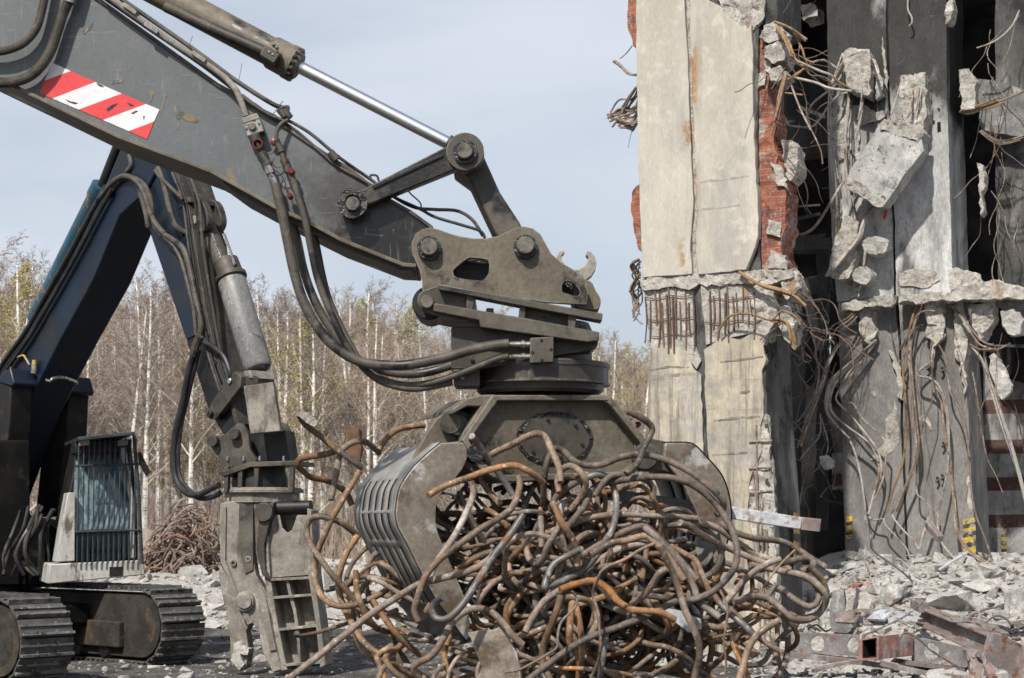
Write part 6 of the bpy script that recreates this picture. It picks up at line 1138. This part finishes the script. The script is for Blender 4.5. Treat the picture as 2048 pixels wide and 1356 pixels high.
# ------------------------------------------------------------------ scrap steel at lower right
def scrap(px, py, d, label, cat='steel beam', name='steel_beam', group=None): return thing(name, label, cat, P(px, py, d), group)
def bar2(mb, a, b, w, h, da, db, m=0): mb.bar(P(*a, da), P(*b, db), w, h, m=m)
BM = Plane(1700, 20.6, -4)
t1 = scrap(1690, 1300, 20.6, 'grey steel beam with round concrete filled holes lying left of the box tube')
mb = MB(); mb.prism(BM, [(1576, 1266), (1588, 1264), (1720, 1270), (1718, 1312), (1600, 1306), (1578, 1298)], 0, .05, [ell(1635, 1287, 14, 16, 20), ell(1706, 1290, 11, 15, 20)]); mb.build('web', M['beamgrey'], t1, bevel=.004)
mb = MB(); mb.prism(BM, [(1543, 1301), (1580, 1303), (1720, 1320), (1800, 1334), (1800, 1342), (1720, 1330), (1552, 1312)], -.12, .25); mb.build('flange', M['beam'], t1, bevel=.004)
for x, y in ((1635, 1287), (1706, 1290)):
    mb = MB(); mb.prism(BM, ell(x, y, 14, 16, 18), .005, .06); mb.build('concrete_plug', M['rubble'], t1, rough=(.006, 20, .03, 3))
t2 = scrap(1780, 1310, 20.3, 'red oxide square box tube with its open black end facing out', 'steel tube', 'box_tube')
BT = Plane(1740, 20.25, 42)
ob = [(1717, 1279), (1757, 1272), (1757, 1319), (1717, 1322)]; ib = [(1724, 1281), (1753, 1276), (1753, 1315), (1724, 1317)]; ib2 = [(1726, 1283), (1751, 1279), (1751, 1312), (1726, 1314)]
mb = MB(); mb.prism(BT, ob, 0, .8, [ib]); mb.build('tube_wall', M['redbeam'], t2, bevel=.004)
mb = MB(); mb.prism(BT, [(x, y) for x, y in ib], .02, .7, [ib2]); mb.prism(BT, ib2, .35, .4); mb.build('tube_shade_lining', M['void'], t2)  # black lining added to paint the shade inside the open end
t3 = scrap(1900, 1300, 20.8, 'grey steel beam with one filled hole running right of the box tube')
B3 = Plane(1880, 20.9, -8)
mb = MB(); mb.prism(B3, [(1828, 1276), (1850, 1276), (1968, 1304), (1960, 1320), (1930, 1336), (1826, 1322)], 0, .05, [ell(1863, 1302, 15, 17, 20)]); mb.build('web', M['beamgrey'], t3, bevel=.004)
mb = MB(); mb.prism(B3, ell(1863, 1302, 15, 17, 18), .005, .06); mb.build('concrete_plug', M['rubble'], t3, rough=(.006, 20, .03, 3))
mb = MB(); mb.prism(B3, [(1810, 1320), (1930, 1338), (1929, 1346), (1800, 1328)], -.15, .2); mb.build('flange', M['beam'], t3, bevel=.004)
t4 = scrap(1920, 1260, 21.2, 'long rusty brown channel beam sloping down across the heap')
mb = MB(); mb.bar(P(1844, 1226, 21.8), P(1985, 1290, 20.9), .04, .24); mb.build('web', M['beam'], t4, bevel=.004)
mb = MB(); mb.bar(P(1846, 1214, 21.75), P(1990, 1272, 20.85), .22, .03); mb.bar(P(1843, 1246, 21.7), P(1982, 1312, 20.8), .2, .03); mb.build('flange', M['beam'], t4, bevel=.004)
mb = MB(); mb.bar(P(1830, 1206, 22.0), P(1848, 1216, 21.6), .12, .12); mb.build('torn_end', M['beam'], t4, bevel=.004)
t5 = scrap(2010, 1320, 20.4, 'wide brown steel plate leaning in the lower right corner', 'steel plate', 'steel_plate')
mb = MB(); mb.prism(Plane(2000, 20.3, -15), jag([(1978, 1264), (1996, 1268), (2070, 1300), (2070, 1390), (2020, 1354), (1965, 1316)], 1, 20, 2), 0, .02); mb.build('plate', M['beam'], t5)
def strip(pts, d, w, h, label, mat='beam'):
    mb = MB(); c = catmull([P(x, y, q) for (x, y), q in zip(pts, d)], 6)
    for a, b in zip(c[:-1], c[1:]): mb.bar(a, b+(b-a)*.03, w, h)
    tag(mb.build('steel_strip', M[mat], smooth=40), label, 'steel strip')
strip([(1905, 1240), (1950, 1240), (1985, 1256), (2010, 1270)], [21.2, 21.3, 21.2, 21], .1, .05, 'curved dark red steel strip behind the channel beam')
strip([(1540, 1296), (1552, 1302), (1560, 1330), (1575, 1350)], [20, 20, 20, 20], .12, .05, 'short dark steel offcut left of the beams', 'mach')
strip([(1762, 1326), (1850, 1346), (1930, 1356), (1970, 1356)], [20, 20, 20, 20], .1, .06, 'brown steel strip along the lower edge under the beams')
strip([(1626, 1342), (1680, 1328), (1720, 1322)], [19.9, 20, 20.1], .08, .04, 'thin steel strip under the holed beam')
strip([(1930, 1310), (1948, 1312), (1952, 1360)], [20.1, 20.1, 20], .14, .12, 'dusty red stub of square section in front of the grey beam')
strip([(1955, 1310), (1972, 1326), (1982, 1350), (1984, 1366)], [20, 20, 19.9, 19.9], .1, .04, 'curved brown strip beside the leaning plate')
strip([(1964, 1235), (1995, 1244), (2030, 1244), (2060, 1240)], [22, 22, 22, 22], .2, .02, 'torn rusty sheet strip at the right edge')
strip([(1750, 1240), (1775, 1222), (1800, 1232), (1840, 1240)], [21.4, 21.5, 21.5, 21.4], .3, .03, 'buckled dusty white sheet behind the box tube', 'tubewhite')
strip([(1690, 1246), (1710, 1222), (1745, 1226), (1752, 1250)], [21.6, 21.7, 21.6, 21.5], .3, .03, 'buckled brown sheet beside the upright slab')
def wire(pts, d, r, label, mat='rodgrey', cat='wire'):
    mb = MB(); mb.tube([P(x, y, d) for x, y in pts], r, 7, smooth=6); tag(mb.build('loose_wire', M[mat]), label, cat)
wire([(1728, 1270), (1770, 1252), (1810, 1232), (1846, 1204)], 20.6, .012, 'grey wire slanting over the box tube')
wire([(1800, 1280), (1802, 1270), (1816, 1266), (1840, 1280), (1862, 1300), (1880, 1312), (1920, 1336)], 20.2, .014, 'grey bent wire lying across the box tube end')
wire([(1936, 1235), (1960, 1222), (2000, 1212)], 21.4, .014, 'dark wire above the channel beam')
wire([(1740, 1058), (1744, 1090), (1752, 1106), (1800, 1140), (1826, 1164)], 23.4, .014, 'dark wire running down the rubble below the pillar')
wire([(1733, 1088), (1730, 1120), (1740, 1150), (1742, 1164)], 22.8, .011, 'rusty wire standing in the rubble', 'rebar')
wire([(1878, 1140), (1912, 1118), (1936, 1104)], 23.8, .02, 'pale pipe end leaning on the pillar foot', 'tubewhite')
wire([(1616, 1260), (1620, 1254), (1634, 1250), (1650, 1262), (1662, 1258)], 20.8, .012, 'dark wire curled behind the holed beam', 'mach')
wire([(1970, 1246), (1990, 1232), (2010, 1236), (2022, 1250)], 21, .012, 'grey hoop of wire by the right edge')
mb = MB(); mb.bar(P(1856, 1048, 24.6), P(1880, 1078, 24.2), .09, .09); tag(mb.build('timber_offcut', M['beam']), 'short dark brown timber leaning on the pillar foot', 'timber')
# ------------------------------------------------------------------ far heap of rods and a timber board behind the cab
hp = ong(370, 1186); hc = V((hp.x, 40.0, 0)); hc.x = (372-HX)/F*40; base = CZ-(1188-HY)/F*40
for i in range(170):
    qq = random.Random(1000+i); c = V((hc.x, 40, base+.9)); R = V((1.0, .8, 1.25))
    pts = filler(c, R, qq.uniform(1.0, 2.6), .45, 2000+i); pts = [V((p.x, p.y, max(base-.1, p.z)-.55*max(0, (abs(p.x-c.x)-.15))*(1 if p.z > base+.4 else 0))) for p in pts]
    mb = MB(); mb.tube(catmull(pts, 2), .021, 6); tag(mb.build('scrap_rod', M['rodfar'] if 'rodfar' in M else M['rod']), 'rusty bent rod in the far tangled heap beside the cab', 'scrap rod', 'rods of the far heap')
for i, pts in enumerate(([(270, 1150), (262, 1172), (256, 1190)], [(268, 1130), (276, 1165), (290, 1150), (300, 1130), (320, 1120)])):
    mb = MB(); mb.tube([P(x, y, 38.5) for x, y in pts], .022, 6, smooth=5); tag(mb.build('scrap_rod', M['rod']), ('short rusty rod poking out below the cab corner', 'curly rusty rod end in front of the far heap')[i], 'scrap rod')
mb = MB(); mb.prism(Plane(310, 41.5, 10), [(284, 1056), (312, 1064), (345, 1090), (340, 1106), (312, 1096), (284, 1088)], 0, .15); tag(mb.build('timber_board', M['plank']), 'weathered grey board lying behind the far heap of rods', 'board')
# ------------------------------------------------------------------ birch wood
def birch(seed, h, tw=M['twig'], lean=0, leaf=0, ntw=1.0, split=None, bare=.30, bk=None):
    q = random.Random(seed); tr = MB(); br = MB(); cr = MB(); lean = q.gauss(0, .02)+lean
    n = 14; pts = []; x = y = 0; vx, vy = lean, q.gauss(0, .02)
    for i in range(n+1):
        t = i/n; pts.append(V((x, y, t*h))); vx += q.gauss(0, .018); vy += q.gauss(0, .018); vx *= .95; x += vx*h/n; y += vy*h/n
    r0 = .0135*h; tr.tube(catmull(pts, 2), [r0*(1-.9*(i/(2*n)))+.006 for i in range(2*n+1)], 7)
    def at(t):
        f = t*n; i = min(n-1, int(f)); return pts[i].lerp(pts[i+1], f-i)
    def ribbon(a, b, w):
        d = (b-a); s = d.cross(V((q.gauss(0, 1), q.gauss(0, 1), q.gauss(0, 1)))); s = s.normalized()*w if s.length > 1e-6 else V((w, 0, 0)); u_ = d.cross(s).normalized()*w
        cr.add([a+s, a-s*.5+u_, a-s*.5-u_, b], [(0, 1, 3), (1, 2, 3), (2, 0, 3)])
    def twigs(a, d, L, depth):
        p = a; m_ = max(2, int(L/.35)); 
        for i in range(m_):
            d2 = (d+V((q.gauss(0, .22), q.gauss(0, .22), q.gauss(-.06, .2)))).normalized(); p2 = p+d2*L/m_; ribbon(p, p2, .010 if depth == 0 else .0075)
            if depth < 2:
                for _ in range(3 if depth == 0 else (1 if q.random() < .9 else 0)):
                    s = (d2+V((q.gauss(0, .7), q.gauss(0, .7), q.gauss(.05, .45)))).normalized(); twigs(p.lerp(p2, q.random()), s, L*q.uniform(.35, .6), depth+1)
            if leaf and q.random() < leaf:
                for _ in range(2):
                    c = p2+V((q.gauss(0, .08), q.gauss(0, .08), q.gauss(-.04, .08))); s = .035; e1 = V((q.gauss(0, 1), q.gauss(0, 1), q.gauss(0, 1))).normalized()*s; e2 = e1.orthogonal().normalized()*s
                    cr.add([c-e1, c+e2, c+e1, c-e2], [(0, 1, 2, 3)], 1)
            p, d = p2, d2
    nb = int(h*2.4*ntw)
    for i in range(nb):
        t = bare+(1-bare)*(i+q.random())/nb*.97; a = at(t); g = q.uniform(0, 6.28); up = q.uniform(.7, 1.5); d = V((math.cos(g), math.sin(g), up)).normalized(); L = h*(.30*(1-t)+.07)*q.uniform(.6, 1.25)
        c = [a]; dd = d
        for k_ in range(5): dd = (dd+V((q.gauss(0, .09), q.gauss(0, .09), .05 if k_ < 2 else -.05))).normalized(); c.append(c[-1]+dd*L/5)
        br.tube(c, [(.0042*h*(1-t)+.010)*(1-.17*k_) for k_ in range(6)], 4)
        for k_ in range(1, 6):
            for _ in range(2): twigs(c[k_], (dd+V((q.gauss(0, .6), q.gauss(0, .6), q.gauss(.2, .4)))).normalized(), max(.35, L*q.uniform(.22, .42)), 0 if k_ < 5 else 0)
    t_ = tr.build('trunk', bk or M['bark'], loc=(0, 0, 0)); b_ = br.build('branches', bk or M['branch'], loc=(0, 0, 0)); c_ = cr.build('crown', [tw, M['leaf']], loc=(0, 0, 0))
    return t_, b_, c_
def proto(*a, nm='birch_tree', **k_):
    e = thing(nm, 'x', 'tree', (0, 0, 0)); parts = birch(*a, **k_)
    for p in parts: p.parent = e
    return e
PR = [proto(1, 11), proto(2, 12, lean=.03), proto(3, 10, lean=-.03), proto(4, 12.5, ntw=.8), proto(5, 9.5), proto(6, 11.5, bare=.42), proto(7, 10.5, tw=M['twigy'], leaf=.10, ntw=1.1, bare=.2), proto(8, 11, nm='bare_tree', bk=M['brownbark'], ntw=1.2, bare=.22), proto(9, 9, nm='bare_tree', bk=M['brownbark'], lean=.04, tw=M['twigy'])]
PH = [11, 12, 10, 12.5, 9.5, 11.5, 10.5, 11, 9]
TT = [(-200, 520), (60, 500), (150, 560), (290, 535), (420, 570), (600, 572), (700, 565), (800, 600), (1000, 640), (1250, 665), (1400, 690)]
def skyline(px):
    for (a, b), (c, d_) in zip(TT[:-1], TT[1:]):
        if a <= px <= c: return b+(d_-b)*(px-a)/(c-a)
    return 600
def fit(i, px, d, dy): return (CZ+(HY-skyline(px)-dy)/F*d)/(PH[i]*1.03)
used = set()
def tree(i, px, d, sc, rot, label, group=None):
    o = PR[i]
    if i in used: o = copy_tree(o)
    used.add(i); o.location = ((px-HX)/F*d, d, gz((px-HX)/F*d, d)-.1); o.rotation_euler = (0, 0, rot); o.scale = (sc,)*3; o['_o'] = (0, 0, 0); o['label'] = label
    if group: o['group'] = group
    return o
GR = 'birches of the wood behind the site'
# the ones that stand out
for (i, px, d, sc, rot, lab) in ((6, 42, 50, 1.02, 0, 'tallest birch at the far left, hazed with young yellow leaves'), (0, 178, 57, .92, 1, 'slim white birch just right of the blue boom'), (1, 250, 56, .9, 2, 'white birch rising behind the cab roof'), (3, 288, 55, .98, .5, 'white birch partly hidden by the cab mirror'),
      (0, 318, 57, .95, 3.3, 'white birch between the cab mirror and the crusher hoses'), (5, 378, 54, .85, 2.2, 'straight bright birch behind the crusher hoses'), (2, 566, 58, .95, .2, 'thin birch right of the crusher arm'), (5, 622, 55, .9, 4, 'bright white birch behind the hanging hydraulic hoses'),
      (1, 720, 58, .92, 5, 'white birch under the hose bundle left of the turntable'), (3, 752, 54, .8, 1.5, 'white birch just above the left claw'), (0, 800, 60, .95, 2.6, 'birch behind the turntable at its left'), (2, 1222, 60, .9, 3, 'thin birch between the grapple and the pillar'), (4, 1262, 62, .95, 1, 'thin pale birch right next to the cream pillar')):
    tree(i, px, d, fit(i, px, d, 8+14*(rot % 3)), rot, lab)
q = random.Random(77); k = 0
for row, (d0, n) in enumerate(((58, 26), (64, 28), (72, 32), (82, 34), (94, 36))):
    for i in range(n):
        px = -140+(1560)*(i+q.uniform(.05, .95))/n; d = d0+q.uniform(-4, 4)
        if 1300 < px: continue
        k = q.choice((0, 1, 2, 3, 4, 5, 0, 1, 2, 3, 4, 5, 6, 7, 8)); dy = q.uniform(-22, 105) if row < 4 else q.uniform(20, 120)
        if k > 6: tree(k, px, d, fit(k, px, d, dy+25), q.uniform(0, 6.28), 'bare brown barked tree deep in the wood behind the machines', 'bare brown trees of the wood')
        else: tree(k, px, d, fit(k, px, d, dy), q.uniform(0, 6.28), 'bare birch deep in the wood behind the machines', GR)
mb = MB(); q = random.Random(5)
for i in range(42000):      # brush and thin saplings on the wood's floor
    d = q.uniform(52, 100); px = q.uniform(-160, 1330); x = (px-HX)/F*d; z = gz(x, d); h = q.uniform(.4, 3.6)*q.choice((.5, 1, 1, 1.6)); a = V((x, d, z-.05)); b = a+V((q.gauss(0, .28)*h, q.gauss(0, .28)*h, h)); w = q.uniform(.006, .014)
    s = V((w, w*q.uniform(-1, 1), 0)); mb.add([a-s, a+s, a+V((0, w, 0)), b], [(0, 1, 3), (1, 2, 3), (2, 0, 3)])
tag(mb.build('undergrowth', M['twig'], loc=(0, 0, 0)), 'thicket of thin brown brush between the birch trunks', 'undergrowth', kind='stuff')
mb = MB()
for i in range(30000):      # the far wood, one mass
    d = q.uniform(106, 125); px = q.uniform(-200, 1340); x = (px-HX)/F*d; z0 = q.random()**.8*((HY-skyline(px)-50)/F*d+CZ-1); L = q.uniform(.5, 2.2); a = V((x, d, z0)); b = a+V((q.gauss(0, .45)*L, q.gauss(0, .3)*L, L)); w = q.uniform(.02, .04)
    s = V((w, 0, 0)); mb.add([a-s, a+s, a+V((0, w, 0)), b], [(0, 1, 3), (1, 2, 3), (2, 0, 3)])
tag(mb.build('far_wood', M['twig'], loc=(0, 0, 0)), 'far mass of bare trees behind the birches', 'wood', kind='stuff')
mb = MB(); mb.prism(Plane(690, 54, 0), [(692, 858), (704, 854), (718, 858), (722, 895), (718, 925), (694, 925)], 0, .8); tag(mb.build('rusty_barrel', M['rustdrum'], rough=(.05, 2, .2, 3)), 'rusty brown scrap drum among the birch trunks', 'drum')
# ------------------------------------------------------------------ camera, sky, sun
cam = bpy.data.objects.new('camera', bpy.data.cameras.new('camera')); COL.objects.link(cam); S.camera = cam
cam.location = (0, 0, CZ); cam.rotation_euler = (math.radians(90), 0, 0)
cam.data.sensor_width = 36; cam.data.lens = 36*F/2048; cam.data.shift_y = (HY-678)/2048; cam.data.clip_end = 1000; cam.data.clip_start = .1
cam.data.dof.use_dof = True; cam.data.dof.focus_distance = 14; cam.data.dof.aperture_fstop = 5.6
EL, AZ = math.radians(47), math.radians(24)     # AZ: how far left of straight behind the viewer
sd = V((-math.sin(AZ)*math.cos(EL), -math.cos(AZ)*math.cos(EL), math.sin(EL)))
sun = bpy.data.lights.new('sun', 'SUN'); sun.energy = SUN_E; sun.angle = math.radians(1.4); sun.color = (1, .955, .89)
so = bpy.data.objects.new('sun', sun); COL.objects.link(so); so.rotation_euler = (-sd).to_track_quat('-Z', 'Y').to_euler()
w = bpy.data.worlds.new('World'); S.world = w; w.use_nodes = True; nt = w.node_tree; nt.nodes.clear(); Lk = nt.links.new
sk = nt.nodes.new('ShaderNodeTexSky'); sk.sky_type = 'NISHITA'; sk.sun_disc = False; sk.sun_elevation = EL; sk.sun_rotation = math.atan2(sd.x, sd.y); sk.dust_density = 2.5; sk.air_density = 1.0; sk.ozone_density = 1.0
bg = nt.nodes.new('ShaderNodeBackground'); bg.inputs[1].default_value = SKY_E; ow = nt.nodes.new('ShaderNodeOutputWorld')
tc = nt.nodes.new('ShaderNodeTexCoord'); mp = nt.nodes.new('ShaderNodeMapping'); mp.inputs['Scale'].default_value = (1, 1, 2.6); nz = nt.nodes.new('ShaderNodeTexNoise'); nz.inputs['Scale'].default_value = 2.6; nz.inputs['Detail'].default_value = 6; nz.inputs['Roughness'].default_value = .5; nz.inputs['Distortion'].default_value = .4
Lk(tc.outputs['Generated'], mp.inputs[0]); Lk(mp.outputs[0], nz.inputs['Vector'])
mr = nt.nodes.new('ShaderNodeMapRange'); mr.interpolation_type = 'SMOOTHSTEP'; mr.inputs[1].default_value = .36; mr.inputs[2].default_value = .64; mr.inputs[3].default_value = CLOUD[0]; mr.inputs[4].default_value = CLOUD[1]; Lk(nz.outputs['Fac'], mr.inputs[0])
sp = nt.nodes.new('ShaderNodeSeparateXYZ'); Lk(tc.outputs['Generated'], sp.inputs[0])
hz_ = nt.nodes.new('ShaderNodeMapRange'); hz_.interpolation_type = 'SMOOTHSTEP'; hz_.inputs[1].default_value = .27; hz_.inputs[2].default_value = .75; hz_.inputs[3].default_value = 1; hz_.inputs[4].default_value = .3; Lk(sp.outputs['Z'], hz_.inputs[0])
hm = nt.nodes.new('ShaderNodeMath'); hm.operation = 'MULTIPLY'; Lk(mr.outputs[0], hm.inputs[0]); Lk(hz_.outputs[0], hm.inputs[1])
mx = nt.nodes.new('ShaderNodeMix'); mx.data_type = 'RGBA'; Lk(hm.outputs[0], mx.inputs[0]); Lk(sk.outputs[0], mx.inputs[6]); mx.inputs[7].default_value = CLOUDC
Lk(mx.outputs[2], bg.inputs[0]); Lk(bg.outputs[0], ow.inputs[0])
S.view_settings.view_transform = 'Standard'; S.view_settings.look = 'None'; S.view_settings.gamma = 1; S.view_settings.exposure = EXPO; S.view_settings.use_curve_mapping = False
S.cycles.max_bounces = 6; S.cycles.use_denoising = True
